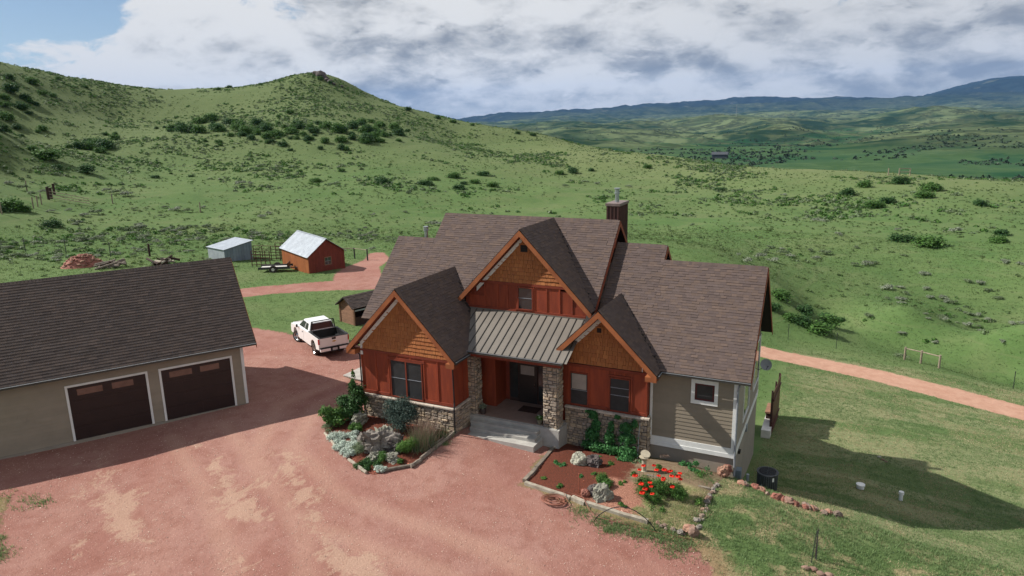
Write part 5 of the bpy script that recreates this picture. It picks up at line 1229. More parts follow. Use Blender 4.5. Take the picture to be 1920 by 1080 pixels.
# ------------------------------------------------------------------ garage
def build_garage():
    ph = 1.0325; c, s = math.cos(ph), math.sin(ph)
    G0 = Vector((-17.784, -9.642, 0.22))
    G = thing('garage', 'long tan garage with brown shingle roof and two dark overhead doors', 'garage', G0, ph)
    Mg = frame(G0, (c, s, 0), (-s, c, 0), (0, 0, 1))
    def P(a, b_, z): return Mg @ Vector((a, b_, z))
    ex = Vector((c, s, 0)); ey = Vector((-s, c, 0)); outn = -ey
    ridge_b, rz, ez_, eb, oh, La = 3.6, 7.21, 3.325, -0.445, 0.63, -15.0
    sl = (rz - ez_) / (ridge_b - eb); Ls = math.hypot(ridge_b - eb, rz - ez_)
    m_ = MB()
    prf = [(0, 0), (7.6, 0), (7.6, 3.05), (3.8, rz - 0.30), (0, 3.42)]
    m_.prism([P(La + 0.6, q[0] + 0.02, q[1] - (0.6 if q[1] == 0 else 0)) for q in prf], ex * (-La - 0.6 - 0.012)); m_.build('wall', 'garage_siding', G)
    m_ = MB(); P1 = dict(O=P(La, eb, ez_), e=ex, s=ey * (ridge_b - eb) + Vector((0, 0, rz - ez_)), Wd=oh - La, L=Ls)
    P2 = dict(O=P(oh, 2 * ridge_b - eb, ez_), e=-ex, s=-ey * (ridge_b - eb) + Vector((0, 0, rz - ez_)), Wd=oh - La, L=Ls)
    slab(m_, **P1); slab(m_, **P2); roof = m_.build('roof', 'roof_edge', G)
    pcs = []; shingle_plane(pcs, seed=77, exposure=0.16, wr=(0.30, 0.36), **P1); shingle_plane(pcs, seed=78, exposure=0.16, wr=(0.30, 0.36), **P2)
    emit(roof, 'shingle', pcs, 'shingle_garage')
    caps = []; ridge_caps(caps, P(oh, ridge_b, rz), P(La, ridge_b, rz), ey, sl); emit(roof, 'ridge_cap', caps, 'shingle_garage')
    # siding
    doors = [(-7.895, -4.463), (-3.981, -0.552)]
    bd = []; holes = [(d0 - La - 0.6, d1 - La - 0.6, -1, 2.75) for d0, d1 in doors]
    board_field(bd, P(La + 0.6, 0.0, 0.02), ex, outn, -La - 0.6, 3.34, 0.178, holes, seed=4)
    board_field(bd, P(0, 0.02, 0.02), ey, ex, 7.58, 3.34, 0.178, [(3.2, 4.2, 0, 2.1)], seed=5)
    emit(G, 'siding_board', bd, 'garage_siding')
    for a0, a1 in ((-0.11, 0.02),): m_ = MB(); m_.box(a0, a1, -0.045, 0.03, 0.0, 3.40, Mg); m_.build('corner_board', 'white_paint', G)
    m_ = MB(); m_.box(0.012, 0.045, 0.031, 0.14, 0.0, 3.40, Mg); m_.build('corner_board', 'white_paint', G)
    for d0, d1 in doors:
        m_ = MB(); w = 0.10
        m_.box(d0, d0 + w, -0.05, 0.02, -0.02, 2.745, Mg); m_.box(d1 - w, d1, -0.05, 0.02, -0.02, 2.745, Mg); m_.box(d0 + w, d1 - w, -0.05, 0.02, 2.645, 2.745, Mg)
        fr = m_.build('door_frame', 'white_paint', G)
        x0, x1 = d0 + w, d1 - w; wd = x1 - x0
        for k in range(4):
            z0 = 0.02 + k * 0.656
            m_ = MB(); m_.box(x0 + .003, x1 - .003, -0.004, 0.019, z0 + 0.004, z0 + 0.652, Mg); dp = m_.build('door_panel', 'garage_door', fr)
            for j in range(4):
                q0 = x0 + 0.10 + j * wd / 4 * 0.985; q1 = q0 + wd / 4 - 0.17
                if k == 3: continue
                m_ = MB(); m_.box(q0, q1, -0.010, -0.0045, z0 + 0.10, z0 + 0.55, Mg); m_.build('raised_field', 'garage_door', fr)
            if k == 3:
                for f0, f1 in ((0.11, 0.43), (0.55, 0.83)):
                    m_ = MB(); m_.box(x0 + wd * f0, x0 + wd * f1, -0.012, -0.0045, z0 + 0.20, z0 + 0.50, Mg); m_.build('door_window', 'garage_pane', fr)
    m_ = MB(); m_.box(La + 0.6, 0.02, -0.06, 0.0, -0.4, 0.015, Mg); m_.build('footing', 'stucco', G)
    a = P(La, eb - 0.05, ez_ - 0.05); c2 = P(oh, eb - 0.05, ez_ - 0.05)
    m_ = MB(); m_.bar(a, c2, 0.10, 0.10); m_.build('gutter', 'gutter', G)
    m_ = MB(); m_.bar(a - ey * .06 + Vector((0, 0, .05)), c2 - ey * .06 + Vector((0, 0, .05)), 0.018, 0.018); m_.build('gutter_lip', 'galvanised', G)
    for b0, z0, b1, z1 in ((eb, ez_, ridge_b, rz), (2 * ridge_b - eb, ez_, ridge_b, rz)):
        m_ = MB(); m_.prism([P(oh + .004, b0, z0 - .03), P(oh + .004, b1, z1 - .03), P(oh + .004, b1, z1 - .27), P(oh + .004, b0, z0 - .27)], ex * 0.03); m_.build('bargeboard', 'barge', G)
    m_ = MB(); m_.box(0.02, 0.75, 2.9, 4.1, 2.25, 2.29, Mg); m_.build('door_hood', 'galvanised', G)


build_garage()


# ------------------------------------------------------------------ sheds
def gabled_shed(name, label, A, Bp, depthv, he, hr_, wall_side, wall_end, roofmat, oh=0.25, plank=0.2, ridge_along='depth', window=None, group=None):
    """A, Bp: ends of the gable wall (x, y); depthv: vector of the long side; plank walls of upright boards"""
    A = Vector((A[0], A[1], 0)); Bp = Vector((Bp[0], Bp[1], 0)); D = Vector((depthv[0], depthv[1], 0)); w = (Bp - A); W_ = w.length; ex = w.normalized(); ed = D.normalized(); LD = D.length
    z0 = min(gz(A.x, A.y), gz(Bp.x, Bp.y)) - 0.05
    T = thing(name, label, 'shed', (A.x, A.y, z0)); zb = Vector((0, 0, z0))
    m_ = MB(); pr = [(0, -0.4), (W_, -0.4), (W_, he), (W_ / 2, hr_ - 0.08), (0, he)]
    m_.prism([A + zb + ex * q[0] + Vector((0, 0, q[1])) for q in pr], D); m_.build('wall', wall_end, T)
    outn = -ed; so = -ex
    # upright planks on the gable end
    x = 0; r = random.Random(3)
    while x < W_ - 0.02:
        pw = min(plank, W_ - x); xm = x + pw / 2; hh = he + (hr_ - 0.1 - he) * (1 - abs(xm - W_ / 2) / (W_ / 2))
        m_ = MB(); f = wall_frame(A + zb + ex * x, ex, outn); m_.box(0.006, pw - 0.006, -0.022, 0.0, -0.05, hh, f); m_.build('plank', wall_end, T); x += plank
    x = 0
    while x < LD - 0.02:
        pw = min(plank * 1.6, LD - x); f = wall_frame(A + zb + D - ed * x, -ed, so)
        m_ = MB(); m_.box(0.005, pw - 0.005, -0.018, 0.0, -0.05, he, f); m_.build('plank', wall_side, T)
        m_ = MB(); m_.box(-0.03, 0.03, -0.045, -0.019, -0.05, he, f); m_.build('batten', wall_side, T); x += plank * 1.6
    # roof: sheets of corrugated metal
    rise = hr_ - he; sl = rise / (W_ / 2)
    for side in (0, 1):
        e0 = (A - ex * oh if side == 0 else Bp + ex * oh); dirx = ex if side == 0 else -ex
        sv = dirx * (W_ / 2 + oh) + Vector((0, 0, sl * (W_ / 2 + oh))); Ls = sv.length
        O = e0 + zb - ed * oh + Vector((0, 0, he - sl * oh + 0.04)); n = 0; step = 0.65; tot = LD + 2 * oh
        while n * step < tot - 0.05:
            ww = min(step, tot - n * step); m_ = MB(); p0 = O + ed * (n * step)
            nn = ed.cross(sv).normalized(); nn = nn if nn.z > 0 else -nn
            f = frame(p0, ed, sv.normalized(), nn)
            m_.box(0.0, ww + 0.02, 0, Ls, -0.01, 0.008 + (n % 2) * 0.004, f)
            for q in range(3): m_.box(0.08 + q * 0.22, 0.11 + q * 0.22, 0, Ls, 0.0125, 0.03, f)
            m_.build('roof_sheet', roofmat, T); n += 1
    m_ = MB(); m_.bar(A + ex * W_ / 2 + zb - ed * (oh + .02) + Vector((0, 0, hr_ + 0.05)), A + ex * W_ / 2 + zb + ed * (LD + oh) + Vector((0, 0, hr_ + 0.05)), 0.2, 0.03); m_.build('ridge_cap', roofmat, T)
    if window:
        f0 = A + zb + ex * window[0] + Vector((0, 0, window[1])) - ed * 0.024
        wu = window_unit(T, f0, ex, outn, 0.75, 0.72, 'weathered_plank', 'glass', fw_=0.07, depth=0.03)
        for (a, b_, c, d) in ((0.355, 0.395, 0, 0.72), (0, 0.75, 0.34, 0.38)):
            m_ = MB(); m_.box(a, b_, -0.022, -0.013, c, d, wall_frame(f0, ex, outn)); m_.build('glazing_bar', 'dish_grey', wu)
    return T


gabled_shed('storage_shed', 'orange and red board shed with galvanised metal roof and one small window', (-39.85, 19.9), (-38.75, 24.3), (-7.0, 3.6), 2.05, 3.55, 'shed_orange', 'shed_red', 'galvanised', window=(2.0, 0.85))


def metal_shed():
    A = Vector((-54.5, 22.3, 0)); L = Vector((-58.25, 23.25, 0)); R = Vector((-53.35, 25.35, 0)); B4 = L + R - A
    z0 = gz(-54.5, 22.3) - 0.1; T = thing('metal_shed', 'low grey corrugated metal shed with a single sloping roof', 'shed', (A.x, A.y, z0))
    hs = {0: 1.50, 1: 1.50, 2: 2.15, 3: 2.15}
    def wall(P, Q, hp, hq, mat):
        d = (Q - P); Ln = d.length; e = d.normalized(); o = Vector((e.y, -e.x, 0)); n = int(Ln / 0.3); st = Ln / n
        for i in range(n):
            h0 = hp + (hq - hp) * (i / n); h1 = hp + (hq - hp) * ((i + 1) / n); a = P + e * (i * st); b_ = P + e * ((i + 1) * st - 0.03)
            m_ = MB(); m_.prism([a + Vector((0, 0, z0 - .5)), b_ + Vector((0, 0, z0 - .5)), b_ + Vector((0, 0, z0 + h1)), a + Vector((0, 0, z0 + h0))], o * 0.03); m_.build('wall_sheet', mat, T)
    m_ = MB(); m_.prism([A + Vector((0, 0, z0 + 1.45)), R + Vector((0, 0, z0 + 2.1)), R + Vector((0, 0, z0 - .6)), A + Vector((0, 0, z0 - .6))], L - A); m_.build('wall', 'grey_metal', T)
    wall(A, R, 1.45, 2.1, 'grey_metal'); wall(L, A, 1.45, 1.45, 'galvanised')
    e = (L - A).normalized(); u = (R - A); n = 8; st = ((L - A).length + 0.3) / n
    for i in range(n):
        p = A - e * 0.15 + e * (i * st) - u * 0.05 + Vector((0, 0, z0 + 1.50 - 0.03)); q = p + u * 1.1 + Vector((0, 0, 0.65 * 1.1)); m_ = MB()
        m_.prism([p, p + e * (st - 0.012), q + e * (st - 0.012), q], (0, 0, 0.03)); m_.build('roof_sheet', 'galvanised', T)


metal_shed()


def loafing_shed():
    A = Vector((-22.6, 5.45, 0)); Lb = Vector((-24.35, 6.0, 0)); z0 = gz(-23, 6) - 0.05
    e = (A - Lb).normalized(); d = Vector((-e.y, e.x, 0)); W_ = (A - Lb).length; LD = 4.2; he, hp = 1.55, 2.15
    T = thing('loafing_shed', 'small weathered brown plank shed with shingled roof and open dark front', 'shed', (A.x, A.y, z0)); zb = Vector((0, 0, z0))
    # gable end facing the camera: level planks
    k = 0; z = 0.0
    while z < hp - 0.1:
        h = 0.15; zz = z + h / 2
        x0, x1 = 0, W_
        if zz > he: q = (zz - he) / (hp - he) * W_ / 2; x0, x1 = q, W_ - q
        m_ = MB(); m_.box(x0 + 0.004, x1 - 0.004, -0.03, 0.0, z, z + h - 0.006, wall_frame(Lb + zb + e * 0, e, -d)); m_.build('plank', 'weathered_plank', T); z += h
    for x in (0.0, W_): m_ = MB(); m_.bar(Lb + zb + e * x - d * 0.04 + Vector((0, 0, -0.3)), Lb + zb + e * x - d * 0.04 + Vector((0, 0, he)), 0.11); m_.build('corner_post', 'weathered_plank', T)
    m_ = MB(); m_.prism([Lb + zb + Vector((0, 0, -.3)), Lb + zb + Vector((0, 0, he)), Lb + d * LD + zb + Vector((0, 0, he)), Lb + d * LD + zb + Vector((0, 0, -.3))], e * 0.05)
    m_.prism([Lb + d * LD + zb + Vector((0, 0, -.3)), A + d * LD + zb + Vector((0, 0, -.3)), A + d * LD + zb + Vector((0, 0, he)), (A + Lb) / 2 + d * LD + zb + Vector((0, 0, hp)), Lb + d * LD + zb + Vector((0, 0, he))], d * 0.05); m_.build('wall', 'dark_wood', T)
    for q in (1.4, 2.8, LD): m_ = MB(); m_.bar(A + d * q + zb + Vector((0, 0, -.3)), A + d * q + zb + Vector((0, 0, he)), 0.12); m_.build('post', 'weathered_plank', T)
    m_ = MB(); m_.bar(A + zb + e * .08 + Vector((0, 0, 1.22)), A + d * LD + e * .08 + zb + Vector((0, 0, 1.22)), 0.06, 0.10); m_.build('rail', 'galvanised', T)
    m_ = MB(); m_.bar(A + zb + e * .02 + Vector((0, 0, .35)), A + d * LD + e * .02 + zb + Vector((0, 0, .35)), 0.04, 0.7); m_.build('kick_board', 'dark_wood', T)
    m_ = MB(); sl = (hp - he) / (W_ / 2); pcs = []
    for sgn, E0 in ((1, Lb - e * 0.25), (-1, A + e * 0.25)):
        O = E0 + zb - d * 0.3 + Vector((0, 0, he - sl * .25 + .06)); sv = e * sgn * (W_ / 2 + .25) + Vector((0, 0, sl * (W_ / 2 + .25)))
        P = dict(O=O, e=d, s=sv, Wd=LD + .6, L=sv.length) if sgn < 0 else dict(O=O + d * (LD + .6), e=-d, s=sv, Wd=LD + .6, L=sv.length)
        slab(m_, t=0.06, **P); shingle_plane(pcs, seed=5 + sgn, **P)
    rf = m_.build('roof', 'roof_edge', T); emit(rf, 'shingle', pcs, 'shingle_garage', limit=60)


loafing_shed()


# ------------------------------------------------------------------ pickup truck
def build_truck():
    ph = 1.0417; T0 = (-18.855, -1.343, gz(-18.8, -1.3) - 0.02)
    T = thing('pickup_truck', 'white extended-cab pickup with black bed liner and headache rack parked on the red gravel', 'pickup truck', T0, ph)
    Mt = Matrix.Translation(T0) @ Matrix.Rotation(ph, 4, 'Z')
    def arch(cy, r, z0, n=9, rev=False):
        pts = [(cy - r * math.cos(PI * i / n), z0 + r * math.sin(PI * i / n)) for i in range(n + 1)]
        return pts
    L = 5.82; ax1, ax2 = 1.12, 4.78
    prof = [(0.0, 0.62)] + arch(ax1, 0.50, 0.55) + [(1.75, 0.50), (4.20, 0.50)] + arch(ax2, 0.50, 0.55) + [(5.55, 0.50), (L, 0.55), (L + 0.02, 0.95), (5.72, 1.16), (4.20, 1.30), (2.10, 1.33), (2.10, 1.37), (0.0, 1.37)]
    for sx in (-1, 1):
        m_ = MB(); pts = [Mt @ Vector((sx * 1.0, y, z)) for y, z in prof]; m_.prism(pts, Mt.to_3x3() @ Vector((-sx * 0.13, 0, 0)))
        m_.build('body_side', 'truck_white', T, bevel=0.035)
    m_ = MB(); m_.prism([Mt @ Vector((-0.875, y, z)) for y, z in ((4.15, 0.6), (L - .02, 0.6), (L, 0.98), (5.70, 1.20), (5.0, 1.31), (4.15, 1.36))], Mt.to_3x3() @ Vector((1.75, 0, 0))); m_.build('hood', 'truck_white', T, bevel=0.04)
    m_ = MB(); m_.box(-0.875, 0.875, 2.05, 4.16, 0.45, 1.31, Mt); m_.build('cab_floor', 'truck_white', T)
    # cab greenhouse
    lo = [(-0.90, 2.12, 1.30), (0.90, 2.12, 1.30), (0.90, 4.40, 1.28), (-0.90, 4.40, 1.28)]
    hi = [(-0.70, 2.24, 1.86), (0.70, 2.24, 1.86), (0.68, 3.62, 1.86), (-0.68, 3.62, 1.86)]
    m_ = MB(); m_.add(lo + hi, BOXF, Mt); cabn = m_.build('cab', 'truck_white', T, bevel=0.06)
    m_ = MB(); m_.box(-0.64, 0.64, 2.34, 3.52, 1.855, 1.885, Mt); m_.build('cab_roof', 'truck_white', T, bevel=0.025)
    def quad(pts, mat, name, par, off):
        P = [Vector(p) for p in pts]; n = (P[1] - P[0]).cross(P[3] - P[0]).normalized() * off
        b = MB(); b.prism([Mt @ (p + n) for p in P], Mt.to_3x3() @ (-n * 0.8)); return b.build(name, mat, par)
    def lerp3(y, t, sx): # point on side of the cab
        return (sx * (0.905 - 0.205 * t), y, 1.30 + 0.56 * t)
    for sx in (-1, 1):
        o = 0.012 * (1 if sx > 0 else -1)
        quad([lerp3(2.42, .12, sx), lerp3(2.98, .12, sx), lerp3(2.95, .82, sx), lerp3(2.52, .82, sx)], 'glass', 'rear_side_window', T, o)
        quad([lerp3(3.10, .12, sx), lerp3(4.12, .10, sx), lerp3(3.62, .84, sx), lerp3(3.07, .84, sx)], 'glass', 'side_window', T, o)
        b = MB(); b.box(sx * 1.02 - .02, sx * 1.02 + .16 * sx + .02, 3.98, 4.10, 1.24, 1.45, Mt); b.build('door_mirror', 'black_plastic', T, bevel=0.03)
        for y in (3.05, 4.18): b = MB(); b.box(sx * 0.998, sx * 1.003, y, y + 0.012, 0.60, 1.28, Mt); b.build('door_seam', 'black_plastic', T)
        b = MB(); b.box(sx * 1.0, sx * 1.02, 3.12, 3.28, 1.10, 1.14, Mt); b.build('door_handle', 'black_plastic', T)
        b = MB(); b.box(sx * 0.92, sx * 1.012, -0.015, 0.12, 0.98, 1.34, Mt); b.build('tail_light', 'tail_light', T, bevel=0.015)
    quad([(-0.80, 2.135, 1.40), (0.80, 2.135, 1.40), (0.66, 2.215, 1.80), (-0.66, 2.215, 1.80)], 'glass', 'rear_window', T, 0.012)
    quad([(0.82, 4.34, 1.34), (-0.82, 4.34, 1.34), (-0.64, 3.68, 1.82), (0.64, 3.68, 1.82)], 'glass', 'windscreen', T, 0.014)
    # bed
    m_ = MB(); m_.box(-0.875, 0.875, 0.06, 2.05, 0.70, 0.78, Mt); m_.build('bed_floor', 'black_plastic', T)
    for q in range(9): m_ = MB(); m_.box(-0.80 + q * 0.19, -0.72 + q * 0.19, 0.08, 2.0, 0.78, 0.80, Mt); m_.build('liner_rib', 'black_plastic', T)
    m_ = MB(); m_.box(-0.869, -0.835, 0.06, 2.05, 0.78, 1.38, Mt); m_.box(0.835, 0.869, 0.06, 2.05, 0.78, 1.38, Mt); m_.box(-0.834, 0.834, 2.0, 2.05, 0.78, 1.36, Mt); m_.box(-0.834, -0.62, 0.72, 1.52, 0.801, 1.05, Mt); m_.box(0.62, 0.834, 0.72, 1.52, 0.801, 1.05, Mt); m_.build('bed_liner', 'black_plastic', T)
    for sx in (-1, 1): m_ = MB(); m_.box(sx * 0.85, sx * 0.99, 0.02, 2.05, 1.372, 1.40, Mt); m_.build('bed_rail_cap', 'black_plastic', T)
    m_ = MB(); m_.box(-0.90, 0.90, -0.02, 0.055, 0.76, 1.36, Mt); tg = m_.build('tailgate', 'tailgate_paint', T, bevel=0.015)
    m_ = MB(); m_.box(-0.89, 0.89, -0.025, 0.06, 1.362, 1.40, Mt); m_.build('tailgate_cap', 'black_plastic', tg)
    m_ = MB(); m_.box(-0.13, 0.13, -0.032, -0.0215, 1.21, 1.33, Mt); m_.build('tailgate_handle', 'black_plastic', tg)
    m_ = MB(); m_.box(-0.13, 0.13, -0.034, -0.0215, 1.06, 1.11, Mt); m_.box(-0.05, 0.05, -0.035, -0.0216, 1.035, 1.135, Mt); m_.build('bow_tie_badge', 'gold', tg)
    for sx in (-1, 1): m_ = MB(); m_.box(sx * 0.62 - .33, sx * 0.62 + .33, -0.16, 0.02, 0.52, 0.70, Mt); m_.build('bumper_end', 'tailgate_paint', T, bevel=0.02)
    m_ = MB(); m_.box(-0.95, 0.95, -0.15, 0.03, 0.701, 0.745, Mt); m_.box(-0.28, 0.28, -0.12, 0.0, 0.45, 0.70, Mt); m_.build('bumper_step', 'black_plastic', T)
    m_ = MB(); m_.box(-0.16, 0.16, -0.135, -0.125, 0.52, 0.68, Mt); m_.build('licence_plate', 'plate', T)
    m_ = MB(); m_.box(-0.80, 0.80, 0.2, 5.5, 0.38, 0.56, Mt); m_.build('chassis', 'black_plastic', T)
    m_ = MB(); m_.tube([Mt @ Vector((0.62, -0.10, 0.42)), Mt @ Vector((0.62, 0.5, 0.44))], 0.045, 8); m_.build('exhaust', 'chrome', T)
    m_ = MB(); m_.box(-0.95, 0.95, L - 0.02, L + 0.14, 0.45, 0.78, Mt); m_.build('front_bumper', 'chrome', T, bevel=0.03)
    # headache rack
    m_ = MB()
    fr = [(-0.80, 1.96, 1.40), (-0.74, 1.96, 2.0), (0.74, 1.96, 2.0), (0.80, 1.96, 1.40)]
    for a, c in zip(fr[:-1], fr[1:]): m_.bar(Mt @ Vector(a), Mt @ Vector(c), 0.06, 0.05)
    for x in (-0.66, 0.66): m_.bar(Mt @ Vector((x, 1.96, 1.42)), Mt @ Vector((x, 1.96, 1.98)), 0.03)
    for sx in (-1, 1): m_.bar(Mt @ Vector((sx * .80, 1.90, 1.42)), Mt @ Vector((sx * .92, 1.2, 1.42)), 0.05, 0.04)
    m_.build('headache_rack', 'black_plastic', T)
    # wheels
    def wheel(x, y, steer=0.0):
        s_ = 1 if x > 0 else -1
        Mw = Mt @ Matrix.Translation((x, y, 0.41)) @ Matrix.Rotation(steer, 4, 'Z')
        b = MB(); prof_ = [(-0.13, 0.27), (-0.13, 0.38), (-0.09, 0.41), (0.09, 0.41), (0.13, 0.38), (0.13, 0.27)]; n = 24; vs = []; fs = []
        for xx, rr in prof_:
            for i in range(n): a = 2 * PI * i / n; vs.append((xx, rr * math.cos(a), rr * math.sin(a)))
        for j in range(5):
            for i in range(n): fs.append((j * n + i, j * n + (i + 1) % n, (j + 1) * n + (i + 1) % n, (j + 1) * n + i))
        b.add(vs, fs, Mw); w = b.build('wheel', 'tyre', T)
        b = MB(); xo = s_ * 0.10; vs = [(xo - s_ * .02, 0, 0)]; fs = []
        for rr, xx in ((0.09, xo + s_ * .01), (0.22, xo - s_ * 0.05), (0.27, xo + s_ * .01)):
            for i in range(n): a = 2 * PI * i / n; vs.append((xx, rr * math.cos(a), rr * math.sin(a)))
        for i in range(n): fs.append((0, 1 + i, 1 + (i + 1) % n))
        for j in range(2):
            for i in range(n): fs.append((1 + j * n + i, 1 + j * n + (i + 1) % n, 1 + (j + 1) * n + (i + 1) % n, 1 + (j + 1) * n + i))
        b.add(vs, fs, Mw)
        b.build('rim', 'chrome', w)
        b = MB()
        for i in range(8): a = 2 * PI * i / 8; b.bar(Mw @ Vector((xo, .16 * math.cos(a), .16 * math.sin(a))), Mw @ Vector((xo, .17 * math.cos(a + .25), .17 * math.sin(a + .25))), 0.05, 0.05)
        b.build('rim_hole', 'black_plastic', w)
    wheel(-0.86, ax1); wheel(0.86, ax1); wheel(-0.86, ax2, 0.45); wheel(0.86, ax2, 0.45)


build_truck()

# ------------------------------------------------------------------ garden beds
def log(a, c, r, label, seed, mat='grey_wood', square=False):
    a = Vector((a[0], a[1], gz(a[0], a[1]) + r * 0.6)); c = Vector((c[0], c[1], gz(c[0], c[1]) + r * 0.6)); b = MB(); g = random.Random(seed)
    pts = [a.lerp(c, i / 5) + Vector((g.uniform(-.02, .02), g.uniform(-.02, .02), g.uniform(-.01, .01))) for i in range(6)]
    if square:
        for p, q in zip(pts[:-1], pts[1:]): b.bar(p, q + (q - p) * 0.02, r * 1.9, r * 1.8)
    else: b.tube(pts, [r * g.uniform(0.85, 1.1) for _ in pts], 7)
    return b.build('edging_timber', mat, label=label, cat='garden edging', group='timbers edging the planting beds')


log((-5.90, -8.25), (-5.95, -11.2), 0.10, 'long grey log edging the left bed, running from the porch corner towards the drive', 1)
log((-6.02, -8.5), (-6.2, -10.3), 0.08, 'thinner grey log lying inside the long log of the left bed', 2)
log((-5.88, -11.25), (-5.98, -11.95), 0.10, 'short grey log stub at the right corner of the left bed', 3)
log((-5.95, -11.75), (-7.05, -12.85), 0.09, 'grey log along the front right edge of the left bed', 4)
log((-7.45, -13.12), (-8.85, -12.50), 0.075, 'pale bleached log along the front left edge of the left bed', 5, 'pale_timber')
log((-9.9, -11.95), (-11.6, -10.85), 0.06, 'thin pale log half hidden by silver plants on the left bed', 6, 'pale_timber')
log((-1.50, -6.1), (-1.16, -9.55), 0.08, 'weathered timber running from the porch pillar down the right bed', 7, 'grey_wood', True)
log((-1.15, -9.62), (-1.12, -10.82), 0.085, 'short weathered timber at the left corner of the right bed', 8, 'grey_wood', True)
log((-1.02, -10.97), (1.06, -11.25), 0.085, 'pale squared timber beside the coiled hose', 9, 'pale_timber', True)
log((1.12, -11.24), (1.70, -11.38), 0.10, 'short thick timber block between the two long front timbers', 10, 'pale_timber', True)
log((1.76, -11.36), (4.25, -11.52), 0.09, 'long pale squared timber under the black hoop', 11, 'pale_timber', True)
log((3.3, -8.15), (5.85, -7.98), 0.06, 'thin grey timber crossing the right bed behind the poppies', 12, 'grey_wood', True)


def stones_along(pts, n, size, mats, group, labels, seed):
    g = random.Random(seed); seg = [(Vector(a), Vector(b)) for a, b in zip(pts[:-1], pts[1:])]; tot = sum((b - a).length for a, b in seg)
    for i in range(n):
        t = (i + 0.5) / n * tot
        for a, b in seg:
            l = (b - a).length
            if t <= l: p = a.lerp(b, t / l); break
            t -= l
        s = size * g.uniform(0.5, 1.35); x, y = p.x + g.uniform(-.11, .11), p.y + g.uniform(-.11, .11)
        rock('edging_stone', x, y, gz(x, y) + s * 0.35, (s * g.uniform(.9, 1.3), s * g.uniform(.7, 1.0), s * g.uniform(.6, .85)), g.choice(mats), seed * 50 + i, None, g.uniform(0, 3), sub=3, rough=0.55, label=labels, cat='stone', group=group)


stones_along([(4.5, -11.42), (5.75, -11.45)], 9, 0.11, ('rock_tan', 'rock_grey'), 'stones along the front end of the right bed', 'small tan stone in the short row right of the long front timber', 11)
rock('edging_stone', 5.92, -11.40, gz(5.9, -11.4) + 0.16, (0.20, 0.17, 0.27), 'rock_tan', 901, sub=3, rough=0.5, label='upright tan stone at the front corner of the right bed', cat='stone')
rock('edging_stone', 5.70, -11.30, gz(5.7, -11.3) + 0.14, (0.22, 0.16, 0.17), 'rock_ochre', 902, sub=3, rough=0.5, label='reddish tan stone just left of the upright corner stone', cat='stone')
stones_along([(5.93, -11.0), (5.95, -9.9), (5.95, -8.1), (6.1, -7.2)], 20, 0.12, ('rock_tan', 'rock_grey', 'rock_tan'), 'stones along the right side of the right bed', 'rough brownish stone in the line between the right bed and the lawn', 12)
for i, (x, y, s, m_, lb) in enumerate(((6.08, -5.75, .24, 'rock_ochre', 'large orange rock at the house corner by the downspout'), (6.2, -5.6, .2, 'rock_red', 'red rock on top of the large orange corner rock'), (6.03, -6.0, .22, 'rock_ochre', 'orange rock in front of the corner rocks'))):
    rock('boulder', x, y, gz(x, y) + s * (0.9 if i != 1 else 1.9), (s, s * .8, s * 1.05), m_, 910 + i, sub=4, rough=0.6, label=lb, cat='rock')
stones_along([(6.7, -6.2), (7.4, -6.15), (8.2, -6.35), (8.8, -6.4), (10.0, -6.2), (10.75, -5.85)], 24, 0.17, ('rock_ochre', 'rock_tan', 'rock_red'), 'rocks along the top of the bank', 'reddish rock in the broken line along the top of the grass bank', 13)
# boulders
B = lambda x, y, s, m_, sd_, lb, up_=0.5, rz=0.0, rough=0.35: rock('boulder', x, y, gz(x, y) + s[2] * up_, s, m_, sd_, None, rz, 4, rough, label=lb, cat='rock')
B(0.28, -8.10, (0.38, 0.33, 0.40), 'rock_pale', 31, 'smooth pale grey boulder, left one of the pair on the red bark')
B(0.92, -8.02, (0.34, 0.28, 0.36), 'rock_dark', 32, 'rough dark boulder, right one of the pair on the red bark', rough=0.7)
B(2.20, -10.75, (0.42, 0.28, 0.42), 'rock_lichen', 33, 'lichen covered grey slab rock beside the front timbers', 0.4, 0.6, 0.6)
B(1.78, -10.55, (0.25, 0.22, 0.30), 'rock_dark', 34, 'dark rock behind the lichen covered rock', 0.5)
B(1.52, -10.82, (0.20, 0.18, 0.22), 'rock_red', 35, 'small rounded red rock beside the copper coloured pipes', 0.5)
k = 0
for (x, y, s, m_, lb) in ((-8.15, -11.25, (.85, .50, .62), 'rock_grey', 'big craggy brown boulder in the middle of the left bed'), (-8.85, -11.2, (.5, .42, .5), 'rock_grey', 'craggy boulder left of the big one, half behind silver plants'),
                          (-7.55, -10.95, (.42, .40, .50), 'rock_dark', 'dark craggy boulder right of the big brown one'), (-8.2, -10.75, (.6, .35, .68), 'rock_lichen', 'grey lichen topped boulder behind the big brown one'),
                          (-7.05, -11.85, (.30, .26, .26), 'rock_lichen', 'pale grey rock near the front of the left bed'), (-7.85, -12.05, (.28, .22, .22), 'rock_lichen', 'small grey rock in front of the big brown boulder'),
                          (-10.75, -9.35, (.60, .36, .36), 'rock_lichen', 'long flat grey rock at the back of the left bed'), (-6.05, -8.35, (.16, .14, .12), 'rock_tan', 'small stone at the foot of the porch side downspout')):
    k += 1; B(x, y, s, m_, 40 + k, lb, 0.45, k * 0.7, 0.95)


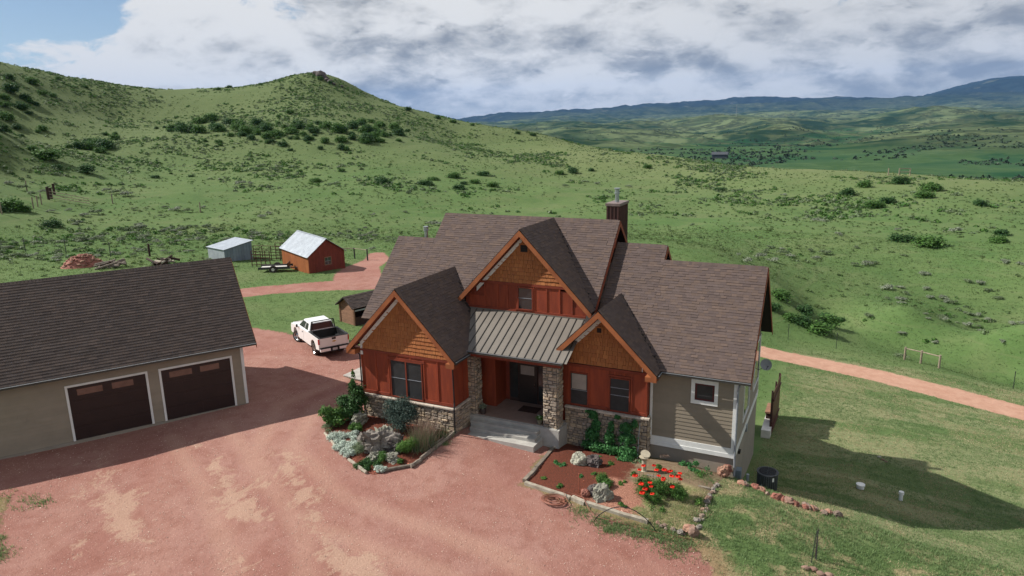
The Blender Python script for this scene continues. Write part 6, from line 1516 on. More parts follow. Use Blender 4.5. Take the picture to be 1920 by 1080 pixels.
def plant(name, label, cat, x, y, cl, n, leaf, mat, seed, group=None, aspect=0.55, flat=0.35, shell=0.5, stems=0, z=None):
    z0 = gz(x, y) if z is None else z
    V, F, T_ = leaf_cloud(n, cl, leaf, seed, flat, shell, aspect)
    if not stems:
        o = leaf_obj(name, V, F, T_, mat, None, Matrix.Translation((x, y, z0))); tag(o, label, cat, group); return o
    t = thing(name, label, cat, (x, y, z0), 0, group); leaf_obj('foliage', V + np.array([x, y, z0]), F, T_, mat, t)
    b = MB(); g = random.Random(seed)
    for i in range(stems):
        c = cl[i % len(cl)]; tip = Vector((x + c[0] + g.uniform(-.1, .1), y + c[1] + g.uniform(-.1, .1), z0 + c[2])); b.tube([(x + g.uniform(-.06, .06), y + g.uniform(-.06, .06), z0 - .05), tip], [0.03, 0.008], 5)
    b.build('stem', 'bark', t); return t


def lumps(n, R, hz, rr, seed, lift=0.4):
    g = random.Random(seed); o = []
    for i in range(n):
        a = g.uniform(0, 2 * PI); d = math.sqrt(g.random()) * R; r_ = rr * g.uniform(0.7, 1.2); o.append((d * math.cos(a), d * math.sin(a), lift + g.uniform(0, hz), r_, r_, r_ * 0.85))
    return o


plant('juniper_bush', 'big dark blue-green bush before the double window of the left gable', 'bush', -8.35, -9.25, [(-.1,0,.55,.62,.5,.5),(.35,.05,.7,.55,.5,.5),(-.45,.1,.85,.5,.45,.45),(0,.1,1.15,.62,.5,.42),(.5,.1,1.15,.42,.4,.35),(-.5,0,1.3,.36,.36,.3),(.15,.1,1.5,.42,.36,.28),(.75,.1,.9,.28,.3,.28),(.1,-.25,.3,.5,.35,.35)], 15000, 0.036, 'leaf_bluegreen', 3, stems=6, aspect=0.4)
plant('leafy_shrub', 'tall green leafy shrub at the left corner of the house', 'bush', -11.35, -9.1, [(0,0,.5,.6,.5,.55),(.3,.2,1.0,.5,.45,.5),(-.4,0,.9,.42,.4,.4),(.25,.2,1.5,.4,.36,.36),(.1,.1,1.85,.2,.2,.3),(-.2,-.3,.4,.5,.4,.4)], 5200, 0.07, 'leaf_dark', 4, stems=5)
plant('leafy_shrub', 'lower bright green part-lit shrub left of the tall corner shrub', 'bush', -11.8, -9.9, lumps(6, 0.42, 0.45, 0.34, 5, 0.28), 2600, 0.065, 'leaf_green', 5)
plant('climbing_vine', 'slim green vine shoot rising beside the left house corner', 'vine', -11.55, -8.6, [(0, 0, 1.5, .16, .16, .6), (0.05, 0, 2.2, .08, .08, .3)], 420, 0.07, 'leaf_green', 6)
for i, (x, y, R, lb) in enumerate(((-10.55, -11.2, .55, 'silver-white mound of groundcover at the left tip of the left bed'), (-10.0, -10.75, .45, 'silver-white mound near the back of the left bed'), (-9.55, -11.65, .50, 'silver-white mound spilling over the pale log'),
                                    (-9.25, -12.2, .42, 'silver-white mound at the front left edge of the left bed'), (-9.3, -10.6, .35, 'small silver mound left of the craggy boulders'), (-6.95, -12.68, .30, 'small round silver-white plant at the front corner of the left bed'), (-10.0, -11.75, .4, 'silver-white mound between the two largest silver mounds'))):
    plant('snow_in_summer', lb, 'plant', x, y, lumps(6, R * .75, 0.08, R * .42, 60 + i, 0.05), int(4200 * R / .4), 0.026, 'leaf_silver', 60 + i, group='silver groundcover plants on the left bed', flat=0.6, shell=0.6)
plant('feathery_plant', 'bright green feathery plant right of the boulders on the left bed', 'plant', -6.95, -10.95, lumps(9, .42, .30, .26, 70, .2), 6500, 0.03, 'leaf_lime', 70, aspect=.3)
plant('feathery_plant', 'small green mound in front of the big brown boulder', 'plant', -7.45, -12.0, lumps(6, .24, .16, .2, 71, .12), 2400, 0.03, 'leaf_green', 71, aspect=.4)
plant('low_creeper', 'dark green creeping mat at the front of the left bed', 'plant', -7.75, -12.55, lumps(8, .48, .05, .2, 72, .03), 2600, 0.035, 'leaf_dark', 72)
plant('grey_shrub', 'grey-green wiry clump left of the boulders', 'plant', -8.85, -11.75, lumps(6, .32, .2, .24, 73, .15), 2800, 0.03, 'leaf_sage_dull', 73, aspect=.3)
plant('grey_shrub', 'olive wiry clump at the far left of the left bed', 'plant', -11.6, -10.6, lumps(4, .3, .15, .2, 74, .1), 1300, 0.035, 'leaf_sage_dull', 74, aspect=.3)
plant('low_creeper', 'green leafy clump behind the silver mounds', 'plant', -10.35, -9.95, lumps(5, .35, .15, .2, 75, .12), 1500, 0.045, 'leaf_green', 75)
plant('low_creeper', 'small green tuft near the timber log corner', 'plant', -6.55, -11.85, lumps(3, .15, .08, .13, 76, .08), 600, 0.035, 'leaf_green', 76)
plant('low_creeper', 'green leafy clump on the red bark below the dark bush', 'plant', -8.9, -10.1, lumps(4, .25, .12, .16, 77, .1), 900, 0.05, 'leaf_green', 77)


def grass_clump(label, x, y, n, h, mat, mat2, seed, lean=0.75, spread=0.22):
    z0 = gz(x, y); t = thing('ornamental_grass', label, 'grass clump', (x, y, z0))
    g = np.random.default_rng(seed)
    P = np.c_[g.normal(size=(n, 2)) * spread + [x, y], np.full(n, z0)]
    V, F, T_ = blades(P, h * (0.6 + 0.5 * g.random(n)), seed, 1, 0.012, lean, 0.02); leaf_obj('blade', V, F, T_, mat, t)
    n2 = n // 3; P = np.c_[g.normal(size=(n2, 2)) * spread + [x, y], np.full(n2, z0)]
    V, F, T_ = blades(P, h * 1.35 * (0.7 + 0.4 * g.random(n2)), seed + 1, 1, 0.012, lean, 0.02); leaf_obj('seed_stem', V, F, T_, mat2, t)


grass_clump('tall tan and green grass clump by the right side logs of the left bed', -6.5, -10.3, 800, 0.95, 'leaf_sage_dull', 'dry_stem', 81)
grass_clump('dry pinkish grass clump nearest the house on the left bed', -6.75, -9.6, 420, 1.0, 'dry_stem', 'dry_stem', 82)
grass_clump('thin greyish grass clump behind the brick coloured mulch', -6.35, -8.95, 160, 0.5, 'leaf_dark', 'dry_stem', 83)
# right bed
def vine(label, cl, n, seed): return plant('climbing_vine', label, 'vine', 0, 0, cl, int(n * 1.5), 0.055, 'leaf_vine', seed, group=None, z=0.0, flat=0.1, shell=0.45, aspect=0.75)
vine('left green vine climbing the stone wall, reaching the sill', [(0.15, -6.0, 1.05, .22, .12, .2), (0.3, -6.0, .6, .22, .15, .35), (0.15, -6.05, .1, .32, .18, .4), (0.4, -6.2, -.35, .45, .25, .25), (-0.05, -6.1, -.35, .3, .2, .22), (0.05, -6.0, 1.25, .3, .1, .1)], 3600, 91)
vine('middle green vine on the stone wall between two taller ones', [(1.05, -6.05, .7, .14, .1, .3), (1.0, -6.1, .15, .25, .16, .4), (1.05, -6.2, -.35, .45, .25, .25)], 2200, 92)
vine('right green vine spreading from the wall onto the bed', [(1.75, -6.05, .75, .3, .14, .3), (2.15, -6.05, 1.0, .14, .1, .25), (1.85, -6.1, .25, .4, .2, .35), (1.9, -6.3, -.3, .45, .3, .3), (1.95, -6.75, -.4, .35, .3, .18), (1.3, -6.0, 1.2, .14, .08, .12)], 4200, 93)
log((2.33, -6.35), (2.36, -6.15), 0.03, 'small stake at the foot of the right vine', 13)
b = MB(); b.tube([(2.36, -6.25, -0.5), (2.33, -6.0, 0.3), (2.36, -5.95, 1.1)], 0.018, 6); tag(b.build('vine_pole', 'galvanised'), 'thin grey pole standing beside the right vine against the stone wall', 'pole')
plant('low_creeper', 'low green tuft left of the pale boulder', 'plant', -0.42, -8.70, lumps(5, .25, .03, .12, 94, .04), 1100, .035, 'leaf_vine', 94)
plant('low_creeper', 'tiny green tuft near the left corner of the right bed', 'plant', -0.50, -10.25, lumps(3, .08, .04, .09, 95, .05), 350, .035, 'leaf_lime', 95)
plant('leafy_shrub', 'rounded green plant in the middle of the right bed', 'plant', 1.95, -9.75, lumps(6, .28, .1, .24, 96, .15), 2800, .035, 'leaf_green', 96)
plant('low_creeper', 'spreading green mat by the beige wall of the right bed', 'plant', 4.75, -6.35, lumps(7, .5, .03, .17, 97, .05), 1700, .04, 'leaf_vine', 97)
plant('low_creeper', 'small green weeds between boulders and shrub', 'plant', 1.35, -9.0, lumps(3, .16, .06, .09, 98, .05), 300, .04, 'leaf_green', 98)
for i_, (x_, y_, R_, lf_, lb_) in enumerate(((0.6, -6.9, .22, 'leaf_vine', 'green sprigs on the bark below the left vine'), (1.6, -7.6, .20, 'leaf_green', 'green weed clump right of the dark boulder'), (2.6, -6.9, .22, 'leaf_sage_dull', 'dull green weeds behind the bird bath'), (5.4, -6.3, .30, 'leaf_vine', 'green mat beside the corner rocks'), (3.1, -10.9, .16, 'leaf_green', 'weed tuft behind the long pale timber'), (5.5, -9.2, .26, 'leaf_lime', 'bright grass tussock at the right side of the right bed'), (4.4, -10.6, .24, 'leaf_green', 'green tussock in front of the poppies'),(-0.1, -7.3, .13, 'leaf_green', 'tiny green weed near the porch end of the right bed'), (0.9, -9.4, .14, 'leaf_vine', 'small green weed left of the rounded plant'), (2.7, -8.3, .16, 'leaf_green', 'small weed tuft left of the bird bath'),
    (3.6, -7.2, .2, 'leaf_green', 'sparse weeds on brown soil right of the bird bath'), (2.6, -9.3, .15, 'leaf_lime', 'little lime green weed between shrub and poppies'), (0.3, -10.6, .14, 'leaf_green', 'small weed just behind the front timber'), (4.3, -7.6, .2, 'leaf_sage_dull', 'dull green weed patch behind the poppies'), (5.3, -7.0, .25, 'leaf_green', 'green weed patch by the right edge stones'))):
    plant('weed_tuft', lb_, 'plant', x_, y_, lumps(4, R_, .04, R_ * .6, 140 + i_, .04), 350, .035, lf_, 140 + i_)
plant('grey_shrub', 'sparse dry twiggy plant beside the beige foundation', 'plant', 3.6, -5.95, lumps(3, .18, .2, .16, 99, .2), 260, .035, 'dry_stem', 99, aspect=.15)


def poppies():
    x, y = 4.0, -9.7; z0 = gz(x, y); t = thing('poppy_plant', 'wide clump of tall bright red poppies in the right bed', 'flowers', (x, y, z0)); g = random.Random(8)
    V, F, T_ = leaf_cloud(16000, [(3.55, -9.45, z0 + .35, .40, .35, .35), (4.15, -9.5, z0 + .35, .45, .4, .38), (4.75, -9.35, z0 + .3, .42, .35, .30), (4.1, -10.15, z0 + .2, .42, .25, .26), (3.6, -9.9, z0 + .25, .3, .25, .25), (5.0, -9.5, z0 + .2, .35, .3, .2)], .036, 8, .2, .3, .32)
    leaf_obj('foliage', V, F, T_, 'leaf_green', t)
    for i, (px, py, h) in enumerate([(3.35, -9.5, .95), (3.45, -9.3, 1.05), (3.2, -9.6, .7), (3.85, -9.2, 1.1), (3.98, -9.3, .98), (4.1, -9.4, .8), (4.3, -9.3, 1.05), (4.32, -9.5, .78), (4.55, -9.3, 1.05), (4.62, -9.42, .9), (4.85, -9.35, .9), (4.95, -9.35, .8), (4.72, -9.7, .6), (3.85, -9.75, .62), (3.95, -9.95, .58), (3.55, -9.95, .6), (3.7, -10.35, .45), (4.1, -10.35, .5), (4.3, -9.45, .68), (4.9, -9.25, 1.0), (3.75, -10.1, .5), (4.45, -9.2, .95)]):
        s_ = g.uniform(.075, .115); ch = g.random(); fz = z0 + h
        vs = [(px, py, fz - s_ * .5)]; n = 8
        for rr, zz in ((s_, fz), (s_ * .75, fz + s_ * .35)):
            for q in range(n): a = 2 * PI * q / n; k_ = 1 + .22 * (q % 2); vs.append((px + rr * k_ * math.cos(a), py + rr * k_ * math.sin(a), zz + g.uniform(-.012, .012)))
        fs = [(0, 1 + q, 1 + (q + 1) % n) for q in range(n)] + [(1 + q, 1 + (q + 1) % n, n + 1 + (q + 1) % n, n + 1 + q) for q in range(n)]
        b = MB(); b.add(vs, fs, None, ch); fl = b.build('flower', 'poppy_red', t); b = MB(); b.tube([(px, py, z0), (px, py, fz - s_ * .4)], .006, 3, .5, False); b.build('flower_stem', 'leaf_green', t)


poppies()
# bird bath
def bird_bath():
    x, y = 3.08, -7.78; z0 = gz(x, y); t = thing('bird_bath', 'cream coloured pedestal bird bath with tilted broken bowl', 'bird bath', (x, y, z0))
    b = MB(); b.tube([(x, y, z0), (x, y, z0 + .06), (x, y, z0 + .10), (x, y, z0 + .55), (x, y, z0 + .62)], [.14, .14, .10, .095, .13], 14); b.build('pedestal', 'birdbath', t)
    b = MB(); b.tube([(x, y, z0 + .62), (x, y, z0 + .70), (x, y, z0 + .72)], [.10, .21, .22], 18); b.build('bowl', 'birdbath', t)
    b = MB(); M4 = Matrix.Translation((x + .02, y + .06, z0 + .79)) @ Matrix.Rotation(.35, 4, 'X') @ Matrix.Rotation(.25, 4, 'Y'); b.tube([M4 @ Vector((0, 0, 0)), M4 @ Vector((0, 0, .06))], [.15, .21], 14); b.build('bowl_piece', 'birdbath', t)


bird_bath()
for (x, y, h, lb) in ((1.22, -10.72, .82, 'rusty upright rod with a small head, left one beside the red rock'), (1.45, -10.80, .62, 'shorter upright rod with dark tip, right one beside the red rock')):
    z0 = gz(x, y); b = MB(); b.tube([(x, y, z0), (x, y, z0 + h)], .017, 6); b.tube([(x, y, z0 + h), (x, y, z0 + h + .06)], .03, 6); tag(b.build('irrigation_riser', 'copper_pipe'), lb, 'pipe')


def hose():
    pts = []; g = random.Random(4); cx, cy = 0.55, -11.72; n = 11 * 22
    for i in range(n):
        t = i / 22; a = 2 * PI * t; R = 0.19 + 0.028 * (t % 9) + 0.02 * math.sin(t * 2.3); ox = .05 * math.sin(t * 1.7); oy = .04 * math.cos(t * 2.1)
        px, py = cx + ox + R * 1.25 * math.cos(a), cy + oy + R * 0.95 * math.sin(a); pts.append((px, py, gz0 + 0.015 + 0.012 * (t)))
    pts += [(0.95, -11.45, gz0 + .12), (0.75, -11.18, gz0 + .22), (1.2, -11.12, gz0 + .16), (1.6, -11.25, gz0 + .2), (2.0, -11.7, gz0 + .02), (2.4, -12.05, gz0), (3.2, -12.0, gz0 - .06), (4.0, -11.95, gz0 - .12), (4.9, -11.9, gz0 - .16), (5.9, -11.75, gz0 - .22)]
    sp = [Vector(p) for p in pts]
    b = MB(); b.tube(sp, .0135, 6); tag(b.build('garden_hose', 'hose', smooth=True), 'coiled reddish brown garden hose on the gravel before the timbers', 'hose')


gz0 = gz(0.55, -11.72)
hose()
b = MB(); pts = []
for i in range(25):
    t = i / 24; x = 2.40 + (4.68 - 2.40) * t; y = -12.25 + .35 * t; pts.append((x, y, gz(x, y) + 0.78 * math.sin(PI * t) ** 0.75))
b.tube(pts, .018, 6); tag(b.build('garden_hoop', 'black_plastic', smooth=True), 'black plastic pipe bent into a low arch over the front timber', 'hoop')


def pot(x, y, z, r_, mat, label, leafmat, flowers, seed):
    t = thing('flower_pot', label, 'plant pot', (x, y, z)); b = MB(); b.tube([(x, y, z), (x, y, z + r_ * 1.6), (x, y, z + r_ * 1.75)], [r_ * .7, r_, r_ * 1.1], 14); b.build('pot', mat, t)
    V, F, T_ = leaf_cloud(300, [(x, y, z + r_ * 2.1, r_ * 1.1, r_ * 1.1, r_ * .8)], .035, seed); leaf_obj('foliage', V, F, T_, leafmat, t)
    if flowers: V, F, T_ = leaf_cloud(40, [(x, y, z + r_ * 2.5, r_ * .9, r_ * .9, r_ * .6)], .03, seed + 1); leaf_obj('blossom', V, F, T_, 'leaf_silver', t)


pot(-5.33, -6.55, 0.50, .17, 'terracotta', 'dark flower pot beside the left porch pillar', 'leaf_sage', False, 5)
pot(-2.28, -6.58, 0.49, .15, 'pot_olive', 'olive flower pot with pale blossoms beside the right porch pillar', 'leaf_lime', True, 6)
b = MB(); b.box(-3.9, -2.9, -5.6, -4.9, .505, .52); tag(b.build('door_mat', 'dark_wood'), 'dark door mat in front of the porch door', 'mat')
b = MB(); b.prism([(-16.1, -3.95, 0.0), (-11.7, -4.6, 0.0), (-11.7, -2.3, 0.0), (-16.0, -2.3, 0.0)], (0, 0, 0.06)); tag(b.build('concrete_pad', 'concrete'), 'pale concrete slab beside the left end of the house', 'slab')

# ---- side yard
def ac_unit():
    x, y = 7.78, -4.75; z0 = -1.78; s_ = 0.44; t = thing('air_conditioner', 'round dark grey outdoor air conditioner unit below the bank beside the house', 'air conditioner', (x, y, z0 - .3))
    n = 28
    b = MB(); b.tube([(x, y, z0 - .3), (x, y, z0 + 1.05)], .40, n); b.build('coil_casing', 'dark_interior', t)
    for q in range(n): a = 2 * PI * q / n; b = MB(); b.box(.405, .43, -.030, .030, z0 - .28, z0 + 1.02, Matrix.Translation((x, y, 0)) @ Matrix.Rotation(a, 4, 'Z')); b.build('louvre', 'ac_grey', t)
    b = MB(); b.tube([(x, y, z0 + 1.02), (x, y, z0 + 1.07)], .46, n); b.build('top_ring', 'ac_grey', t)
    b = MB(); b.tube([(x, y, z0 + 1.071), (x, y, z0 + 1.08)], .36, n); b.build('fan_opening', 'dark_interior', t)
    b = MB()
    for rr in (.12, .20, .28, .355):
        b.tube([(x + rr * math.cos(2 * PI * q / 24), y + rr * math.sin(2 * PI * q / 24), z0 + 1.095) for q in range(25)], .006, 4, caps=False)
    for q in range(6): a = PI * q / 6; b.tube([(x - .36 * math.cos(a), y - .36 * math.sin(a), z0 + 1.10), (x + .36 * math.cos(a), y + .36 * math.sin(a), z0 + 1.10)], .006, 4)
    b.build('fan_guard', 'ac_grey', t)
    b = MB(); M4 = Matrix.Translation((x, y, 0)) @ Matrix.Rotation(-.9, 4, 'Z'); b.box(.431, .436, -.04, .04, z0 + .78, z0 + .95, M4); b.build('badge', 'pvc', t)


ac_unit()
b = MB(); b.tube([(6.98, -4.9, -2.2), (6.98, -4.9, -.95)], .07, 8); tag(b.build('utility_pipe', 'galvanised'), 'short grey capped pipe between the house wall and the air conditioner', 'pipe')
x, y = 11.62, -0.2; z0 = gz(x, y); b = MB(); b.tube([(x, y, z0 - .1), (x, y, z0 + .18), (x, y, z0 + .181), (x, y, z0 + .24)], [.17, .17, .20, .20], 18); tag(b.build('septic_riser', 'pvc'), 'short wide white capped pipe in the shaded lawn', 'pipe cap')
x, y = 13.33, -0.26; z0 = gz(x, y); b = MB(); b.tube([(x, y, z0 - .1), (x, y, z0 + .34), (x, y, z0 + .341), (x, y, z0 + .46)], [.085, .085, .12, .11], 14); tag(b.build('vent_pipe', 'pvc'), 'taller narrow white capped pipe in the shaded lawn', 'pipe')
for i, (x, y, s_, lb) in enumerate(((12.62, 5.5, .13, 'white stone on the bare earth spot of the shaded lawn'), (12.8, 5.2, .11, 'tan stone beside the white stone on the lawn'), (12.95, 5.0, .08, 'small stone nearest the house shadow on the lawn'))):
    rock('stone', x, y, gz(x, y) + .04, (s_, s_ * .7, s_ * .4), 'rock_pale' if i == 0 else 'rock_tan', 950 + i, label=lb, cat='stone')


def privacy_screen():
    A = Vector((6.98, 5.9, -3.9)); Bq = Vector((7.08, 9.1, -4.0)); t = thing('privacy_screen', 'dark red wooden privacy screen standing on the lawn behind the house', 'screen', A)
    tops = (-1.10, -1.15)
    n = 11; d = (Bq - A)
    for i in range(n):
        p = A + d * (i / n); q = A + d * ((i + 0.94) / n); zt = -1.18 + (0.10 if i < 4 else 0.18 if i > 6 else 0.02)
        b = MB(); b.prism([(p.x, p.y, p.z), (q.x, q.y, q.z), (q.x, q.y, zt), (p.x, p.y, zt)], (0.03, 0, 0)); b.build('board', 'maroon', t)
    for f in (0.0, 0.5, 1.0): p = A + d * f; b = MB(); b.box(p.x - .1, p.x - .005, p.y - .05, p.y + .05, p.z, -0.98); b.build('post', 'dark_wood', t)
    for z in (-3.3, -1.6): b = MB(); b.bar(A + Vector((.06, 0, z - A.z)), Bq + Vector((.06, 0, z - Bq.z)), .04, .09); b.build('rail', 'maroon', t)


privacy_screen()
b = MB(); b.box(6.50, 7.0, 5.2, 8.3, -3.75, -3.2); tag(b.build('patio_step', 'deck_white'), 'pale patio step behind the right rear corner of the house', 'step')
t = thing('patio_bench', 'dark low bench on the patio behind the house', 'bench', (6.7, 7.6, -3.2)); b = MB(); b.box(6.50, 6.98, 6.9, 8.4, -2.85, -2.75); b.build('seat', 'weathered_plank', t)
for yy in (7.0, 8.3): b = MB(); b.box(6.55, 6.93, yy - .04, yy + .04, -3.2, -2.85); b.build('leg', 'dark_wood', t)
# stakes on the front lawn with bare patch
for (x, y, h, dx, m_, lb) in ((9.86, -10.5, 1.25, .10, 'post_green', 'leaning green metal stake nearest the camera on the lawn'), (10.02, -10.2, 1.1, -.03, 'dark_metal', 'upright metal stake behind the leaning one'), (9.98, -9.9, 1.0, .02, 'post_green', 'third thin stake beside the young tree')):
    z0 = gz(x, y); b = MB(); b.bar((x, y, z0 - .1), (x + dx, y + .1, z0 + h), .035, .03); tag(b.build('garden_stake', m_), lb, 'stake')
b = MB(); z0 = gz(10, -10)
for q in range(14): a = q * 2.4; zz = z0 + .3 + .06 * q; b.tube([(9.97, -10.1, zz - .12), (9.97 + .22 * math.cos(a), -10.1 + .22 * math.sin(a), zz + .12)], [.006, .003], 4)
b.tube([(9.97, -10.1, z0), (9.99, -10.08, z0 + 1.35)], [.02, .006], 5); tag(b.build('young_tree', 'bark'), 'bare thin sapling tied between the stakes on the lawn', 'sapling')
for i in range(5):
    x, y = 9.7 + .25 * i, -11.0 + .1 * (i % 2); rock('stone', x, y, gz(x, y) + .05, (.16, .12, .09), 'rock_tan', 970 + i, label='tan stone lying around the foot of the staked sapling', cat='stone', group='stones round the sapling')

# ---- fences
def brace_fence():
    P = [(15.3, 30.4), (16.45, 29.75), (17.7, 29.0)]; z = [gz(*p) for p in P]
    t = thing('fence_brace', 'weathered three-post rail fence section beyond the gravel lane', 'fence', (P[0][0], P[0][1], z[0]))
    tops = []
    for (x, y), zz in zip(P, z): b = MB(); b.tube([(x, y, zz - .2), (x, y, zz + 1.15)], .085, 8); b.build('post', 'post_wood', t); tops.append(Vector((x, y, zz + 1.02)))
    for a, c in zip(tops[:-1], tops[1:]): b = MB(); b.tube([a, c], .05, 7); b.build('rail', 'post_wood', t)


brace_fence()


def post(x, y, h, mat, label, group, r_=0.035, wood=False):
    z0 = gz(x, y); b = MB()
    if wood: b.tube([(x, y, z0 - .2), (x + .03, y, z0 + h)], r_, 7)
    else: b.bar((x, y, z0 - .2), (x, y, z0 + h), r_, r_); b.bar((x, y, z0 + h - .12), (x, y, z0 + h + .003), r_ * 1.3, r_ * 1.3)
    return tag(b.build('fence_post', mat), label, 'fence post', group)


for (x, y, lb) in ((6.07, 29.5, 'thin steel fence post just right of the house roof, beyond the lane'), (10.0, 29.3, 'thin steel fence post between the roof edge and the rail fence'), (22.4, 26.8, 'lone steel fence post at the right edge, beyond the lane')):
    post(x, y, 1.45, 'post_green', lb, 'steel posts beyond the gravel lane', 0.05)
for (x, y) in ((-78.2, 14.0), (-74.0, 16.2), (-67.8, 17.5)):
    post(x, y, 1.7, 'post_green', 'thin steel fence post behind the garage roof', 'steel posts behind the garage', 0.07)
post(-64.6, 20.2, 1.5, 'dark_wood', 'short dark wooden fence post left of the grey metal shed', None, .12, True)
for (x, y) in ((-105.4, 31.3), (-106.6, 32.7), (-108.1, 34.2), (-100.9, 24.2), (-121.3, 39.8), (-107.9, 46.2), (-92.0, 51.2)):
    post(x, y, 1.8, 'post_wood', 'thin grey fence post in the pasture at the far left', 'posts in the left pasture', .10, True)
t = thing('corral_gate', 'dark wooden corner posts and rails of a gate in the far left pasture', 'gate', (-113.5, 39, gz(-113.5, 39)))
for (x, y, h) in ((-112.4, 38.0, 2.2), (-113.6, 39.2, 1.9), (-118.4, 42.7, 1.9)): z0 = gz(x, y); b = MB(); b.tube([(x, y, z0 - .2), (x, y, z0 + h)], .22, 8); b.build('post', 'dark_wood', t)
for q in range(3): b = MB(); b.tube([(-112.4, 38.0, gz(-112.4, 38) + .5 + .5 * q), (-107, 41.5, gz(-107, 41.5) + .4 + .4 * q)], .06, 5); b.build('rail', 'post_wood', t)
# gate by the orange shed
t = thing('pipe_gate', 'low grey rail gate between two posts right of the orange shed', 'gate', (-43.5, 31.9, gz(-43.5, 31.9)))
GP = [(-44.9, 31.0), (-43.5, 31.9), (-40.8, 30.9)]
for (x, y) in GP: z0 = gz(x, y); b = MB(); b.tube([(x, y, z0 - .2), (x, y, z0 + 1.35)], .09, 7); b.build('post', 'dark_metal', t)
for a, c in zip(GP[:-1], GP[1:]):
    b = MB(); b.tube([(a[0], a[1], gz(*a) + 1.25), (c[0], c[1], gz(*c) + 1.25)], .045, 6); b.build('rail', 'post_wood', t)
# skyline gate
t = thing('ranch_gate', 'small wooden gate frame standing on the skyline of the right slope', 'gate', (22.5, 180.9, gz(22.5, 180.9)))
for (x, y) in ((21.2, 179.6), (23.9, 182.2), (18.6, 178.0)): z0 = gz(x, y); b = MB(); b.tube([(x, y, z0 - .3), (x, y, z0 + 1.9)], .14, 7); b.build('post', 'post_wood', t)
for q in (.9, 1.8): b = MB(); b.tube([(21.2, 179.6, gz(21.2, 179.6) + q), (23.9, 182.2, gz(23.9, 182.2) + q)], .10, 6); b.build('rail', 'post_wood', t)
# stock panels beside the metal shed
def panel_gate(label, a, c, h, seed):
    t = thing('stock_panel', label, 'livestock panel', (a[0], a[1], gz(*a))); A = Vector((a[0], a[1], gz(*a))); Cc = Vector((c[0], c[1], gz(*c)))
    for q in range(5): b = MB(); o = Vector((0, 0, .2 + q * (h - .2) / 4)); b.tube([A + o, Cc + o], .04, 5); b.build('rail', 'rust', t)
    for q in range(5): p = A.lerp(Cc, q / 4); b = MB(); b.tube([p, p + Vector((0, 0, h))], .05, 5); b.build('upright', 'rust', t)


panel_gate('nearer rusty stock panel behind the flat trailer', (-49.3, 21.3), (-47.9, 22.6), 1.75, 1)
panel_gate('farther dark stock panel joining the grey metal shed', (-52.9, 25.1), (-48.9, 26.6), 1.7, 2)
panel_gate('arched stock panel between the two sheds', (-50.9, 26.6), (-48.9, 27.9), 2.0, 3)


def trailer():
    x, y = -44.8, 20.2; z0 = gz(x, y); t = thing('utility_trailer', 'low flat trailer with pale deck parked left of the orange shed', 'trailer', (x, y, z0)); a = .55
    M4 = Matrix.Translation((x, y, z0)) @ Matrix.Rotation(a, 4, 'Z')
    for q in range(6): b = MB(); b.box(-1.5, 1.6, -.75 + q * .25, -.52 + q * .25, .42, .46, M4); b.build('deck_board', 'deck_white', t)
    for yy in (-.82, .78): b = MB(); b.box(-1.6, 1.7, yy, yy + .05, .36, .62, M4); b.build('side_rail', 'dark_metal', t)
    b = MB(); b.tube([M4 @ Vector((1.6, 0, .35)), M4 @ Vector((2.6, 0, .35))], .05, 5); b.build('drawbar', 'dark_metal', t)
    for yy in (-1.0, .98):
        b = MB(); b.tube([M4 @ Vector((0, yy - .1, .40)), M4 @ Vector((0, yy + .1, .40))], .40, 16); w = b.build('wheel', 'tyre', t); b = MB(); s_ = -1 if yy < 0 else 1
        b.tube([M4 @ Vector((0, yy + s_ * .105, .40)), M4 @ Vector((0, yy + s_ * .12, .40))], .17, 12); b.build('rim', 'deck_white', w)
    b = MB(); b.box(1.4, 1.45, -.8, .8, .46, .95, M4); b.build('end_gate', 'dark_metal', t)


trailer()
def pile(name, label, cat, x, y, n, R, hgt, s, mats, seed):
    t = thing(name, label, cat, (x, y, gz(x, y))); g = random.Random(seed); z0 = gz(x, y)
    me = {m_: [rock_mesh(seed + i, m_, 1) for i in range(3)] for m_ in mats}
    for i in range(n):
        a = g.uniform(0, 2 * PI); d = math.sqrt(g.random()); zz = z0 + hgt * (1 - d * d) - .05; q = g.choice(list(me)); sc = s * g.uniform(.6, 1.3)
        M4 = Matrix.Translation((x + R[0] * d * math.cos(a), y + R[1] * d * math.sin(a), zz)) @ Matrix.Rotation(g.uniform(0, 3), 4, 'Z') @ Matrix.Diagonal((sc * 1.3, sc, sc * .6, 1))
        link('stone', g.choice(me[q]), t, M4)
    n_ = 16; b = MB(); vs = [(x, y, z0 + hgt)]; fs = []
    for j, rr in enumerate((.5, .85, 1.15)):
        for i in range(n_): a = 2 * PI * i / n_; vs.append((x + R[0] * rr * math.cos(a), y + R[1] * rr * math.sin(a), z0 + hgt * max(1 - rr * rr * .9, 0) - .1))
    for i in range(n_): fs.append((0, 1 + i, 1 + (i + 1) % n_))
    for j in range(2):
        for i in range(n_): fs.append((1 + j * n_ + i, 1 + (j + 1) * n_ + i, 1 + (j + 1) * n_ + (i + 1) % n_, 1 + j * n_ + (i + 1) % n_))
    b.add(vs, fs); b.build('heap', 'rock_red', t, smooth=True)


pile('rubble_pile', 'mound of red earth and broken red stone behind the garage roof', 'rubble pile', -64.9, 12.2, 150, (1.4, 2.2), 1.25, .18, ('rock_red', 'rock_ochre'), 300)


